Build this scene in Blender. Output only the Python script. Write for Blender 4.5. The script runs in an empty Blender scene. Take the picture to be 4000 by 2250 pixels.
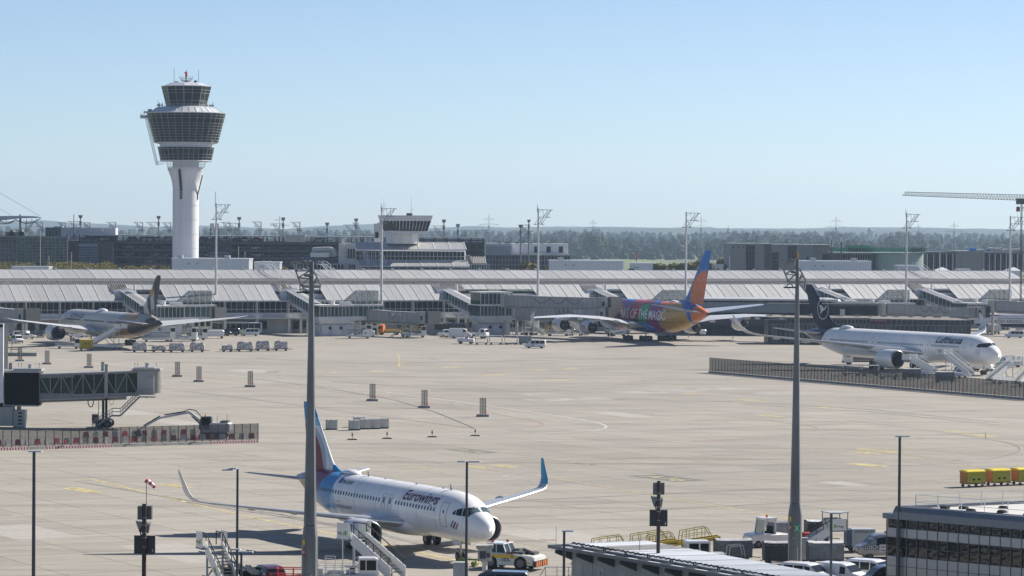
import bpy, bmesh, math, random
import numpy as np
from mathutils import Vector, Matrix
R=math.radians; PI=math.pi
rnd=random.Random(7)
scene=bpy.context.scene
C=scene.collection
F,HC,Y0,ROLL=12160.73,27.655,900.79,.007
TH=math.atan((1125-Y0)/F)
cam=bpy.data.cameras.new('camera'); co=bpy.data.objects.new('camera',cam); C.objects.link(co)
cam.sensor_width=36; cam.lens=F/4000*36; cam.clip_start=1; cam.clip_end=60000
co.matrix_world=Matrix.Translation((0,0,HC))@Matrix.Rotation(PI/2-TH,4,'X')@Matrix.Rotation(ROLL,4,'Z')
scene.camera=co
SUN=Vector((.86*math.cos(R(38)),.51*math.cos(R(38)),math.sin(R(38)))).normalized()
w=bpy.data.worlds.new('World'); scene.world=w; w.use_nodes=True
nt=w.node_tree; nt.nodes.clear()
sky=nt.nodes.new('ShaderNodeTexSky'); sky.sky_type='NISHITA'; sky.sun_disc=False
sky.sun_elevation=math.asin(SUN.z); sky.sun_rotation=math.atan2(SUN.x,SUN.y)
sky.air_density=.6; sky.dust_density=.4; sky.ozone_density=2; sky.altitude=450
bg=nt.nodes.new('ShaderNodeBackground'); bg.inputs[1].default_value=.074
wo=nt.nodes.new('ShaderNodeOutputWorld')
nt.links.new(sky.outputs[0],bg.inputs[0]); nt.links.new(bg.outputs[0],wo.inputs[0])
sl=bpy.data.lights.new('sun','SUN'); sl.energy=5; sl.angle=R(.5); sl.color=(1,.93,.83)
so=bpy.data.objects.new('sun',sl); C.objects.link(so); so.rotation_euler=SUN.to_track_quat('Z','Y').to_euler()
scene.view_settings.view_transform='Standard'; scene.view_settings.look='None'
scene.view_settings.exposure=.76; scene.view_settings.gamma=1
scene.view_settings.use_curve_mapping=False
scene.render.engine='CYCLES'
scene.cycles.volume_bounces=0; scene.cycles.transparent_max_bounces=16
def ray(px,py):
    x=px-2000; y=py-1125; c,s=math.cos(-ROLL),math.sin(-ROLL)
    x,y=x*c-y*s,x*s+y*c
    return x, F*math.cos(TH)-y*math.sin(TH), -F*math.sin(TH)-y*math.cos(TH)
def gp(px,py,z=0.):
    d=ray(px,py); t=(z-HC)/d[2]; return Vector((d[0]*t,d[1]*t,z))
def at(px,py,D):
    d=ray(px,py); t=D/d[1]; return Vector((d[0]*t,D,HC+d[2]*t))
MC={}
def N(nt,t,**k):
    n=nt.nodes.new(t)
    for a,b in k.items(): setattr(n,a,b)
    return n
def mat(name,col,rough=.6,metal=0.,var=.12,scale=1.5,bump=0,spec=.5,emit=None,coat=0,stretch=None):
    if name in MC: return MC[name]
    m=bpy.data.materials.new(name); m.use_nodes=True; nt=m.node_tree; b=nt.nodes['Principled BSDF']
    b.inputs['Roughness'].default_value=rough; b.inputs['Metallic'].default_value=metal
    b.inputs['Specular IOR Level'].default_value=spec; b.inputs['Coat Weight'].default_value=coat
    tc=N(nt,'ShaderNodeTexCoord'); nz=N(nt,'ShaderNodeTexNoise'); nz.inputs['Scale'].default_value=scale; nz.inputs['Detail'].default_value=5
    src=tc.outputs['Object']
    if stretch:
        mp=N(nt,'ShaderNodeMapping'); mp.inputs['Scale'].default_value=stretch; nt.links.new(src,mp.inputs[0]); src=mp.outputs[0]
    nt.links.new(src,nz.inputs['Vector'])
    mr=N(nt,'ShaderNodeMapRange'); mr.inputs['From Min'].default_value=.3; mr.inputs['From Max'].default_value=.7
    mr.inputs['To Min'].default_value=1-var; mr.inputs['To Max'].default_value=1+var*.6
    nt.links.new(nz.outputs['Fac'],mr.inputs['Value'])
    mx=N(nt,'ShaderNodeVectorMath',operation='SCALE'); mx.inputs[0].default_value=col[:3]
    nt.links.new(mr.outputs[0],mx.inputs['Scale']); nt.links.new(mx.outputs[0],b.inputs['Base Color'])
    if bump:
        bp=N(nt,'ShaderNodeBump'); bp.inputs['Strength'].default_value=bump; nt.links.new(nz.outputs['Fac'],bp.inputs['Height']); nt.links.new(bp.outputs[0],b.inputs['Normal'])
    if emit: b.inputs['Emission Color'].default_value=(*emit,1); b.inputs['Emission Strength'].default_value=1
    MC[name]=m; return m
def netmat(name,col,dens,sx,sz):
    """woven mesh: fine wires with real gaps, in the panel's own coordinates"""
    if name in MC: return MC[name]
    m=mat(name,col,.5,.3); nt=m.node_tree; b=nt.nodes['Principled BSDF']; out=nt.nodes['Material Output']
    tc=N(nt,'ShaderNodeTexCoord'); mp=N(nt,'ShaderNodeMapping'); mp.inputs['Scale'].default_value=(sx,sx,sz)
    nt.links.new(tc.outputs['Object'],mp.inputs[0])
    sp=N(nt,'ShaderNodeSeparateXYZ'); nt.links.new(mp.outputs[0],sp.inputs[0])
    res=[]
    for o,sg in (('X',1),('Z',1)):
        a=N(nt,'ShaderNodeMath',operation='FRACT'); nt.links.new(sp.outputs[o],a.inputs[0])
        c=N(nt,'ShaderNodeMath',operation='LESS_THAN'); c.inputs[1].default_value=dens; nt.links.new(a.outputs[0],c.inputs[0]); res.append(c)
    mxx=N(nt,'ShaderNodeMath',operation='MAXIMUM'); nt.links.new(res[0].outputs[0],mxx.inputs[0]); nt.links.new(res[1].outputs[0],mxx.inputs[1])
    tr=N(nt,'ShaderNodeBsdfTransparent'); ms=N(nt,'ShaderNodeMixShader')
    nt.links.new(mxx.outputs[0],ms.inputs[0]); nt.links.new(tr.outputs[0],ms.inputs[1]); nt.links.new(b.outputs[0],ms.inputs[2]); nt.links.new(ms.outputs[0],out.inputs[0])
    return m
def glassmat(name,col,rough=.06,tint=.0,alpha=None,ior=1.5):
    if name in MC: return MC[name]
    m=mat(name,col,rough,0,.35,.6,spec=.22); b=m.node_tree.nodes['Principled BSDF']; b.inputs['IOR'].default_value=ior
    nt=m.node_tree; oi=N(nt,'ShaderNodeObjectInfo'); g=N(nt,'ShaderNodeNewGeometry')
    ad=N(nt,'ShaderNodeMath',operation='ADD'); nt.links.new(oi.outputs['Random'],ad.inputs[0]); nt.links.new(g.outputs['Random Per Island'],ad.inputs[1])
    fr=N(nt,'ShaderNodeMath',operation='FRACT'); nt.links.new(ad.outputs[0],fr.inputs[0])
    mr=N(nt,'ShaderNodeMapRange'); mr.inputs['To Min'].default_value=.55; mr.inputs['To Max'].default_value=1.5; nt.links.new(fr.outputs[0],mr.inputs['Value'])
    old=b.inputs['Base Color'].links[0].from_socket; sc=N(nt,'ShaderNodeVectorMath',operation='SCALE')
    nt.links.new(old,sc.inputs[0]); nt.links.new(mr.outputs[0],sc.inputs['Scale']); nt.links.new(sc.outputs[0],b.inputs['Base Color'])
    if alpha is not None:
        tr=N(nt,'ShaderNodeBsdfTransparent'); tr.inputs[0].default_value=(*[min(1,c*6+.55) for c in col],1); ms=N(nt,'ShaderNodeMixShader'); ms.inputs[0].default_value=alpha
        nt.links.new(tr.outputs[0],ms.inputs[1]); nt.links.new(b.outputs[0],ms.inputs[2]); nt.links.new(ms.outputs[0],nt.nodes['Material Output'].inputs[0])
    return m
def livery(name,base,layers,rough=.25,coat=.1,metal=0.,voro=None,dirt=.08,spec=.35):
    """paint scheme in the aircraft's own coordinates (x = forward, z = up): ellipses, half planes and rings laid over each other"""
    m=bpy.data.materials.new(name); m.use_nodes=True; nt=m.node_tree; b=nt.nodes['Principled BSDF']
    b.inputs['Roughness'].default_value=max(rough,.3); b.inputs['Specular IOR Level'].default_value=spec; b.inputs['Coat Weight'].default_value=coat; b.inputs['Metallic'].default_value=metal; b.inputs['Coat Roughness'].default_value=.08
    tc=N(nt,'ShaderNodeTexCoord'); sp=N(nt,'ShaderNodeSeparateXYZ'); nt.links.new(tc.outputs['Object'],sp.inputs[0])
    def mth(op,a,bb=None):
        n=N(nt,'ShaderNodeMath',operation=op)
        for i,q in enumerate((a,bb)):
            if q is None: continue
            if isinstance(q,(int,float)): n.inputs[i].default_value=q
            else: nt.links.new(q,n.inputs[i])
        return n.outputs[0]
    X=mth('MULTIPLY',sp.outputs[0],-1); Z=sp.outputs[2]
    cur=None
    if voro:
        vo=N(nt,'ShaderNodeTexVoronoi'); vo.feature='F1'; vo.inputs['Scale'].default_value=1; vo.distance='MANHATTAN'
        mp=N(nt,'ShaderNodeMapping'); mp.inputs['Scale'].default_value=voro[0]; mp.inputs['Rotation'].default_value=(0,R(35),0); nt.links.new(tc.outputs['Object'],mp.inputs[0]); nt.links.new(mp.outputs[0],vo.inputs['Vector'])
        s2=N(nt,'ShaderNodeSeparateXYZ'); nt.links.new(vo.outputs['Color'],s2.inputs[0])
        cr=N(nt,'ShaderNodeValToRGB'); cr.color_ramp.interpolation='CONSTANT'
        for i,(p,c) in enumerate(voro[1]):
            e=cr.color_ramp.elements[0] if i==0 else cr.color_ramp.elements.new(p) if i>1 else cr.color_ramp.elements[1]
            e.position=p; e.color=(*c,1)
        nt.links.new(s2.outputs[0],cr.inputs[0]); cur=cr.outputs[0]
    mixes=[]
    def mix(fac,col):
        nonlocal cur
        n=N(nt,'ShaderNodeMix',data_type='RGBA'); nt.links.new(fac,n.inputs[0])
        if cur is None: n.inputs[6].default_value=(*base,1)
        else: nt.links.new(cur,n.inputs[6])
        n.inputs[7].default_value=(*col,1); cur=n.outputs[2]
    for L in layers:
        if L[0]=='el':   # cx,cz,rx,rz,col
            _,cx,cz,rx,rz,col=L
            d=mth('ADD',mth('POWER',mth('ABSOLUTE',mth('DIVIDE',mth('SUBTRACT',X,cx),rx)),2.),mth('POWER',mth('ABSOLUTE',mth('DIVIDE',mth('SUBTRACT',Z,cz),rz)),2.))
            mix(mth('LESS_THAN',d,1.),col)
        elif L[0]=='hp': # a*x+b*z>c
            _,a,bb,c,col=L
            mix(mth('GREATER_THAN',mth('ADD',mth('MULTIPLY',X,a),mth('MULTIPLY',Z,bb)),c),col)
        elif L[0]=='cells': # thin outlines of rounded cells where a*x+b*z>c
            _,a,bb,c,sc,wd,col=L
            v=N(nt,'ShaderNodeTexVoronoi'); v.feature='DISTANCE_TO_EDGE'; v.inputs['Scale'].default_value=sc; v.voronoi_dimensions='2D'
            cb=N(nt,'ShaderNodeCombineXYZ'); nt.links.new(X,cb.inputs[0]); nt.links.new(mth('MULTIPLY',Z,.7),cb.inputs[1]); nt.links.new(cb.outputs[0],v.inputs['Vector'])
            e=mth('LESS_THAN',v.outputs['Distance'],wd); g=mth('GREATER_THAN',mth('ADD',mth('MULTIPLY',X,a),mth('MULTIPLY',Z,bb)),c)
            mix(mth('MULTIPLY',mth('MULTIPLY',e,g),.6),col)
    nz=N(nt,'ShaderNodeTexNoise'); nz.inputs['Scale'].default_value=.9; nz.inputs['Detail'].default_value=6; nt.links.new(tc.outputs['Object'],nz.inputs['Vector'])
    mr=N(nt,'ShaderNodeMapRange'); mr.inputs['From Min'].default_value=.3; mr.inputs['From Max'].default_value=.7; mr.inputs['To Min'].default_value=1-dirt; mr.inputs['To Max'].default_value=1.
    nt.links.new(nz.outputs['Fac'],mr.inputs['Value'])
    sc=N(nt,'ShaderNodeVectorMath',operation='SCALE'); nt.links.new(mr.outputs[0],sc.inputs['Scale'])
    if cur is None: sc.inputs[0].default_value=base
    else: nt.links.new(cur,sc.inputs[0])
    nt.links.new(sc.outputs[0],b.inputs['Base Color'])
    return m
WHT=mat('white_paint',(.66,.66,.65),.4,coat=.2); LGR=mat('light_grey_metal',(.42,.43,.44),.5,.2); GRY=mat('grey_steel',(.19,.2,.21),.5,.4,stretch=(1,1,.2),var=.3)
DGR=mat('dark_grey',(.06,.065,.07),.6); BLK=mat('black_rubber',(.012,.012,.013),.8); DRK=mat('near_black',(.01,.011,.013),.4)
TYR=mat('tyre',(.014,.014,.015),.85); RIM=mat('rim',(.13,.13,.135),.5,.5); RED=mat('red_paint',(.5,.03,.03),.45); YEL=mat('yellow_paint',(.62,.42,.03),.5)
ORG=mat('orange_paint',(.62,.16,.02),.5); NAV=mat('navy',(.008,.012,.035),.3); CON=mat('concrete',(.27,.265,.25),.9,var=.25,scale=.8,bump=.2)
OFW=mat('offwhite_cladding',(.58,.58,.57),.6,var=.15,scale=.4); GLD=glassmat('dark_glass',(.012,.016,.018),.08); GLG=glassmat('green_glass',(.05,.085,.075),.08)
GLB=glassmat('blue_grey_glass',(.05,.065,.08),.1); CGL=glassmat('vehicle_glass',(.012,.016,.02),.05); SIL=mat('bare_metal',(.55,.56,.57),.3,.8); BEI=mat('beige_panel',(.42,.41,.37),.6)
GRN=mat('green_paint',(.01,.25,.06),.5); LIM=mat('high_vis',(.55,.75,.05),.7); SKN=mat('skin',(.4,.22,.15),.6); MAR=mat('maroon',(.06,.005,.012),.3,coat=.4); TAR=mat('grey_tarpaulin',(.20,.215,.235),.6,var=.25,scale=3,bump=.5)
WRP=mat('plastic_wrap',(.46,.44,.42),.3,var=.75,scale=2.2,bump=.8)
class MB:
    def __init__(s): s.v=[]; s.f=[]; s.m=[]
    def add(s,vs,fs,mi=0):
        o=len(s.v); s.v+=[tuple(q) for q in vs]; s.f+=[tuple(i+o for i in f) for f in fs]; s.m+=[mi]*len(fs); return s
    def box(s,x0,x1,y0,y1,z0,z1,mi=0):
        return s.add([(x,y,z) for x in(x0,x1) for y in(y0,y1) for z in(z0,z1)],[(0,1,3,2),(4,6,7,5),(0,4,5,1),(2,3,7,6),(0,2,6,4),(1,5,7,3)],mi)
    def cyl(s,p0,p1,r0,r1=None,n=10,mi=0,caps=True,ph=0):
        p0,p1=Vector(p0),Vector(p1); r1=r0 if r1 is None else r1
        d=(p1-p0).normalized(); u=d.orthogonal().normalized() if abs(d.z)<.999 else Vector((1,0,0));
        if abs(d.z)<.999: u=d.cross(Vector((0,0,1))).normalized()
        w=d.cross(u); vs=[]
        for p,r in((p0,r0),(p1,r1)):
            for i in range(n):
                a=2*PI*i/n+ph; vs.append(p+u*(r*math.cos(a))+w*(r*math.sin(a)))
        fs=[(i,(i+1)%n,n+(i+1)%n,n+i) for i in range(n)]
        if caps: fs+=[tuple(range(n)),tuple(range(n,2*n))]
        return s.add(vs,fs,mi)
    def bar(s,p0,p1,w,mi=0): return s.cyl(p0,p1,w*.7071,n=4,mi=mi,ph=PI/4)
    def path(s,pts,w,mi=0):
        for a,b in zip(pts,pts[1:]): s.bar(a,b,w,mi)
        return s
    def loft(s,rings,mi=0,caps=True,mif=None):
        n=len(rings[0]); base=len(s.v); s.v+=[tuple(q) for r in rings for q in r]
        for k in range(len(rings)-1):
            for i in range(n):
                j=(i+1)%n; s.f.append(tuple(base+q for q in (k*n+i,k*n+j,(k+1)*n+j,(k+1)*n+i))); s.m.append(mif(k,i) if mif else mi)
        if caps:
            s.f+=[tuple(base+i for i in range(n)),tuple(base+(len(rings)-1)*n+i for i in range(n))]; s.m+=[mi,mi]
        return s
    def prism(s,pts,y0,y1,mi=0): # outline in x,z swept along y
        n=len(pts); return s.add([(p[0],y0,p[1]) for p in pts]+[(p[0],y1,p[1]) for p in pts],[(i,(i+1)%n,n+(i+1)%n,n+i) for i in range(n)]+[tuple(range(n)),tuple(range(n,2*n))],mi)
    def quad(s,a,b,c,d,mi=0): return s.add([a,b,c,d],[(0,1,2,3)],mi)
    def mesh(s,name,mats,smooth=False,ang=35):
        me=bpy.data.meshes.new(name); me.from_pydata(s.v,[],s.f)
        mats=mats if isinstance(mats,(list,tuple)) else [mats]
        for m in mats: me.materials.append(m)
        if len(mats)>1: me.polygons.foreach_set('material_index',s.m)
        bm=bmesh.new(); bm.from_mesh(me); bmesh.ops.recalc_face_normals(bm,faces=bm.faces)
        if smooth:
            for f in bm.faces: f.smooth=True
            for e in bm.edges:
                if len(e.link_faces)==2 and e.calc_face_angle(0)>R(ang): e.smooth=False
        bm.to_mesh(me); bm.free(); return me
    def build(s,name,mats,parent=None,smooth=False,loc=None,ang=35):
        o=bpy.data.objects.new(name,s.mesh(name,mats,smooth,ang)); C.objects.link(o)
        if parent: o.parent=parent
        if loc: o.location=loc
        return o
def inst(me,name,parent,loc=(0,0,0),rot=None,scale=None):
    o=bpy.data.objects.new(name,me); C.objects.link(o); o.parent=parent; o.location=loc
    if rot: o.rotation_euler=rot
    if scale: o.scale=scale
    return o
def tag(o,label,cat,group=None,kind=None):
    if label: o['label']=label
    if cat: o['category']=cat
    if group: o['group']=group
    if kind: o['kind']=kind
    return o
def thing(name,label,cat,loc=(0,0,0),rz=0.,group=None):
    o=bpy.data.objects.new(name,None); C.objects.link(o); o.empty_display_size=.5
    o.location=loc; o.rotation_euler=(0,0,rz); return tag(o,label,cat,group)
def struct(o): o['kind']='structure'; return o
KIDS={}
def dup(root,loc,rz=None,label=None,group=None,scale=None):
    if root.name not in KIDS:
        ch={}
        for o in C.objects:
            if o.parent: ch.setdefault(o.parent.name,[]).append(o)
        KIDS[root.name]=[(k,list(ch.get(k.name,[]))) for k in ch.get(root.name,[])]
    r=root.copy(); C.objects.link(r); r.location=loc
    if rz is not None: r.rotation_euler=(0,0,rz)
    if scale: r.scale=(scale,)*3 if not isinstance(scale,tuple) else scale
    if label: r['label']=label
    if group: r['group']=group
    for k,gs in KIDS[root.name]:
        c=k.copy(); C.objects.link(c); c.parent=r
        for g in gs:
            d=g.copy(); C.objects.link(d); d.parent=c
    return r
def textmesh(txt,h,shear=0.,bold=0.,width=None,step=.25,spacing=1.):
    cu=bpy.data.curves.new('lettering','FONT'); cu.body=txt; cu.size=1; cu.shear=shear; cu.offset=bold; cu.resolution_u=3; cu.space_character=spacing
    o=bpy.data.objects.new('lettering',cu); C.objects.link(o); dg=bpy.context.evaluated_depsgraph_get(); dg.update()
    me=bpy.data.meshes.new_from_object(o.evaluated_get(dg)); bpy.data.objects.remove(o)
    xs=[v.co.x for v in me.vertices]; ys=[v.co.y for v in me.vertices]
    x0,x1=min(xs),max(xs); y0=0; y1=.7
    sy=h/(y1-y0); sx=(width/(x1-x0)) if width else sy
    for v in me.vertices: v.co.x=(v.co.x-x0)*sx; v.co.y=v.co.y*sy
    bm=bmesh.new(); bm.from_mesh(me)
    if step:
        lo=min(v.co.y for v in bm.verts); hi=max(v.co.y for v in bm.verts); y=lo+step
        while y<hi:
            bmesh.ops.bisect_plane(bm,geom=bm.verts[:]+bm.edges[:]+bm.faces[:],plane_co=(0,y,0),plane_no=(0,1,0)); y+=step
    bm.to_mesh(me); bm.free(); return me,(x1-x0)*sx
def flat_text(name,txt,h,mtl,parent,fn,width=None,shear=0.,bold=0.,spacing=1.):
    """flat lettering; fn maps (u, v) of the text to a place"""
    me,wd=textmesh(txt,h,shear,bold,width,None,spacing)
    for v in me.vertices: v.co=Vector(fn(v.co.x,v.co.y))
    me.materials.clear(); me.materials.append(mtl); o=bpy.data.objects.new(name,me); C.objects.link(o); o.parent=parent; return o
gm=mat('apron_joint',(.10,.098,.09),.9)
ap=MB().box(-900,900,60,1150,-1,-.03).build('apron',mat('apron_bed',(.15,.145,.135),.95)); struct(ap)
def apronmat():
    m=bpy.data.materials.new('apron_concrete'); m.use_nodes=True; nt=m.node_tree; b=nt.nodes['Principled BSDF']; b.inputs['Roughness'].default_value=.85; b.inputs['Specular IOR Level'].default_value=.3
    g=N(nt,'ShaderNodeNewGeometry'); oi=N(nt,'ShaderNodeObjectInfo')
    def noise(sc,stretch=None,det=5):
        n=N(nt,'ShaderNodeTexNoise'); n.inputs['Scale'].default_value=sc; n.inputs['Detail'].default_value=det
        mp=N(nt,'ShaderNodeMapping'); mp.inputs['Rotation'].default_value=(0,0,R(-28)); mp.inputs['Scale'].default_value=stretch or (1,1,1)
        nt.links.new(g.outputs['Position'],mp.inputs[0]); nt.links.new(mp.outputs[0],n.inputs['Vector']); return n.outputs['Fac']
    def rng(s,a,b2,lo,hi):
        r=N(nt,'ShaderNodeMapRange'); r.inputs['From Min'].default_value=a; r.inputs['From Max'].default_value=b2; r.inputs['To Min'].default_value=lo; r.inputs['To Max'].default_value=hi; nt.links.new(s,r.inputs['Value']); return r.outputs[0]
    def mul(a,b2):
        n=N(nt,'ShaderNodeMath',operation='MULTIPLY'); nt.links.new(a,n.inputs[0]); nt.links.new(b2,n.inputs[1]); return n.outputs[0]
    ad=N(nt,'ShaderNodeMath',operation='ADD'); nt.links.new(oi.outputs['Random'],ad.inputs[0]); nt.links.new(g.outputs['Random Per Island'],ad.inputs[1])
    fr=N(nt,'ShaderNodeMath',operation='FRACT'); nt.links.new(ad.outputs[0],fr.inputs[0])
    v=mul(rng(fr.outputs[0],0,1,.96,1.03),rng(fr.outputs[0],.78,.80,1.,.89))
    v=mul(v,rng(noise(.012,(1,1,1)),.3,.7,.9,1.06)); v=mul(v,rng(noise(.07,(1,3,1)),.3,.72,.93,1.05)); v=mul(v,rng(noise(.035,(.35,6,1)),.56,.72,1.,.74)); v=mul(v,rng(noise(.11,(.3,9,1),6),.54,.68,1.,.82)); v=mul(v,rng(noise(.5,(3,.2,1),4),.62,.75,1.,.9)); v=mul(v,rng(noise(1.7,None,8),.3,.7,.96,1.03))
    v=mul(v,rng(noise(.09,(.7,2.2,1),3),.66,.74,1.,.86)); v=mul(v,rng(noise(.25,None,3),.68,.74,1.,.74))
    s=N(nt,'ShaderNodeVectorMath',operation='SCALE'); s.inputs[0].default_value=(.308,.286,.249); nt.links.new(v,s.inputs['Scale']); nt.links.new(s.outputs[0],b.inputs['Base Color'])
    return m
APM=apronmat()
GA=R(29); U=Vector((math.cos(GA),math.sin(GA),0)); W_=Vector((-math.sin(GA),math.cos(GA),0))
def pix(p):  # where a ground point shows, for choosing which slabs are in view
    d=p.y; return 2000+F*p.x/d, Y0+F*(HC-p.z)/d+.007*F*p.x/d
sl_=[]
S=7.5; G0=gp(1797,2187)
for i in range(-95,110):
    for j in range(-60,130):
        c=G0+U*(i*S)+W_*(j*S)
        if c.y<205 or c.y>960 or abs(c.x)>c.y*.23+12: continue
        sl_.append((c.y,c))
sl_.sort(key=lambda q:q[0])
hs=S/2-.03
base_me=MB().box(-hs,hs,-hs,hs,-.3,0).mesh('slab',APM)
rest=MB()
for k,(d,c) in enumerate(sl_):
    if k<300: inst(base_me,'slab',ap,(c.x,c.y,0),(0,0,GA))
    else:
        h=hs if k<3000 else S/2-.02
        q=[c+U*a+W_*b_ for a,b_ in((-h,-h),(h,-h),(h,h),(-h,h))]
        rest.quad(*[(p.x,p.y,0) for p in q])
o=rest.build('distant_slabs',APM,ap); o['kind']='stuff'
PY=mat('yellow_line',(.46,.38,.17),.8,var=.4,scale=.8); PW=mat('white_line',(.52,.52,.50),.8,var=.3,scale=.8); PR=mat('red_line',(.36,.17,.14),.8,var=.4,scale=.6); PB=mat('blue_line',(.12,.16,.24),.8,var=.3); PT=mat('tar_line',(.10,.10,.095),.9,var=.4); DKP=mat('dark_patch',(.13,.135,.125),.9,var=.2); LTP=mat('light_slab_repair',(.335,.318,.288),.9)
LZ=[.007]
def line(pts,w,m,dash=None,name='painted_line'):
    P=[gp(*q) for q in pts]; mb=MB(); LZ[0]+=.0003
    for a,b in zip(P,P[1:]):
        d=(b-a); L=d.length; d.normalize(); n=Vector((-d.y,d.x,0))*(w/2); z=Vector((0,0,LZ[0]))
        if dash:
            t=0
            while t<L:
                e=min(L,t+dash[0]); mb.quad(a+d*t-n+z,a+d*e-n+z,a+d*e+n+z,a+d*t+n+z); t+=dash[0]+dash[1]
        else: mb.quad(a-d*w*.3-n+z,b+d*w*.3-n+z,b+d*w*.3+n+z,a-d*w*.3+n+z)
    return mb.build(name,m,ap)
def curve(p0,p1,p2,n=10): return [((1-t)**2*p0[0]+2*t*(1-t)*p1[0]+t*t*p2[0],(1-t)**2*p0[1]+2*t*(1-t)*p1[1]+t*t*p2[1]) for t in [i/n for i in range(n+1)]]
line([(0,1961),(1000,1921),(2150,1890),(2800,1848),(4000,1801)],.16,PB)
line([(0,1886),(360,1873),(1000,1851),(2100,1812),(3000,1777),(4000,1735)],.2,PY)
line([(360,1873),(700,1955),(1000,2025),(1350,2095),(1560,2140),(1900,2215)],.42,PY)
line([(2080,1852),(2540,1932),(2800,1976),(3060,2025),(3300,2070),(3470,2100)],.26,PY)
line([(0,2073),(600,2051),(1000,2027),(2100,1977),(2500,1962)],.09,PR)
line([(0,1816),(1000,1781)],.14,PR); line([(1400,1848),(2750,1745)],.1,PR)
line([(2900,1998),(3500,1946)],.06,PT)
line([(0,2045),(1000,2003),(2200,1948),(3200,1900),(3750,1871)],.11,PT); line([(0,2111),(1000,2075),(2600,1990),(3400,1945)],.12,PT)
line([(1000,1480),(1300,1520),(1550,1565),(1700,1610),(1850,1672)],.35,PT); line([(630,1518),(1000,1562),(1450,1622),(1850,1674)],.28,PT)
line([(2700,1600),(3300,1640),(3700,1690),(4000,1740)],.12,PT); line([(2700,1642),(3900,1600),(4000,1596)],.14,PT); line([(2700,1675),(3300,1656)],.2,PT)
def gline(k,a,b,w,m):
    p,q=G0+W_*k+U*a,G0+W_*k+U*b; n=W_*(w/2); z=Vector((0,0,.006)); MB().quad(p-n+z,q-n+z,q+n+z,p+n+z).build('joint_seal',m,ap)
for k in range(-3,26): gline(k*15+3.75,-160-k*4+rnd.uniform(0,40),120+k*6-rnd.uniform(0,50),rnd.choice((.05,.08,.11)),PT)
line([(120,1393),(600,1440),(1000,1476),(1500,1530),(1900,1584),(2200,1628)],.3,PW)
line([(2200,1628)]+curve((2300,1645),(2420,1668),(2330,1680)),.35,PW)
line([(2330,1681),(2000,1700),(1500,1712),(1240,1720),(1050,1728)],.3,PW)
line([(320,1420),(1000,1500),(1450,1545)],.18,PR); line([(1450,1545),(1900,1610)]+curve((2060,1640),(2180,1662),(2060,1672))+[(2000,1676)],.18,PR)
line([(1000,1487),(1400,1530),(1900,1596),(2200,1650)],.2,PW,(4,6)); line([(2230,1672),(1900,1690),(1500,1703),(1060,1716)],.2,PW,(6,5))
line([(2700,1398),(1900,1378),(1350,1376)],.22,PW,None); line([(3000,1640)]+curve((3080,1655),(3230,1668),(3180,1680))+[(3060,1706),(2700,1725)],.18,PR)
line([(3650,1700),(3850,1690)]+curve((3850,1715),(4050,1745),(3950,1775))+[(3860,1795),(3700,1800)],.12,PT)
line([(1555,1435),(1560,1400),(1552,1380)],.25,PY); line(curve((1700,1400),(1650,1398),(1720,1405)),.2,PB); line(curve((1590,1415),(1520,1425),(1600,1440)),.4,PY)
line([(1460,1805),(1650,1825),(1760,1853)],.35,PY,(1.2,1.2)); line([(4000,1770),(3700,1766),(3430,1760),(3330,1764)],.2,PY); line([(3430,1764),(3600,1785),(3850,1828)],.22,PY)
line([(1380,1762),(1600,1778)],.12,PW); line([(1300,1770),(1500,1790)],.12,PW); line([(1540,1794),(1800,1830),(1985,1865)],.12,PW); line([(1300,1812),(1545,1848)],.12,PW); line([(1620,1800),(1890,1815)],.1,PW)
line([(920,1770),(1130,1790),(1020,1800),(920,1775)],.12,PW); line([(1960,1860),(2120,1885)],.12,PW); line([(100,1640),(210,1640),(290,1652),(100,1660)],.2,PR); line([(1960,1862),(2060,1840),(2220,1858)],.1,PW)
line([(60,1680),(900,1660)],.2,PY,(2,3)); line([(300,1672),(1000,1620)],.12,PY,(4,6))
line([(650,1413),(850,1420)],.2,PR); line([(620,1350),(720,1335)],.2,PR); line([(2950,1590),(3700,1625)],.1,PW,(5,9))
def patch(px,py,L,Wd,m,rz=None,name='painted_patch'):
    c=gp(px,py); a=rz if rz is not None else GA; u=Vector((math.cos(a),math.sin(a),0)); n=Vector((-math.sin(a),math.cos(a),0)); z=Vector((0,0,.004))
    mb=MB().quad(*[c+u*x+n*y+z for x,y in((-L/2,-Wd/2),(L/2,-Wd/2),(L/2,Wd/2),(-L/2,Wd/2))]); return mb.build(name,m,ap),c,u,n
def marked(px,py,L,Wd,m,tm,txt):
    o,c,u,n=patch(px,py,L,Wd,m,-GA*0+R(-58)); z=.006
    flat_text('stand_number',txt,Wd*.62,tm,ap,lambda a,b:(c+u*(a-L*.4)+n*(b-Wd*.31)+Vector((0,0,z))),width=L*.8)
for (x,y,l,wd_,t) in ((322,1914,6.5,1.9,'L11'),(690,1898,5.2,1.7,'L12'),(1870,1825,4.5,1.6,'110'),(1970,1821,4.5,1.5,'112'),(3390,1817,6,2.2,'113'),(3395,1757,4,1.6,'116'),(3480,1765,4,1.5,'117'),(3380,1768,5,1.5,'114'),(3010,1625,5,2.2,'M113'),(3825,1700,6,2.2,'M115'),(3740,1686,4,1.6,'M115'),(2930,1563,4,2,'110'),(2700,1538,4,2,'112'),(3230,1592,4,2,'114')):
    marked(x,y,l,wd_,PY,DKP,t)
for (x,y,l,wd_,t) in ((2605,1868,9.5,4.4,'A16'),(1840,1762,8,3.2,'A14'),(2267,1811,4.6,1.7,'12')):
    marked(x,y,l,wd_,DKP,PY,t)
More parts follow.
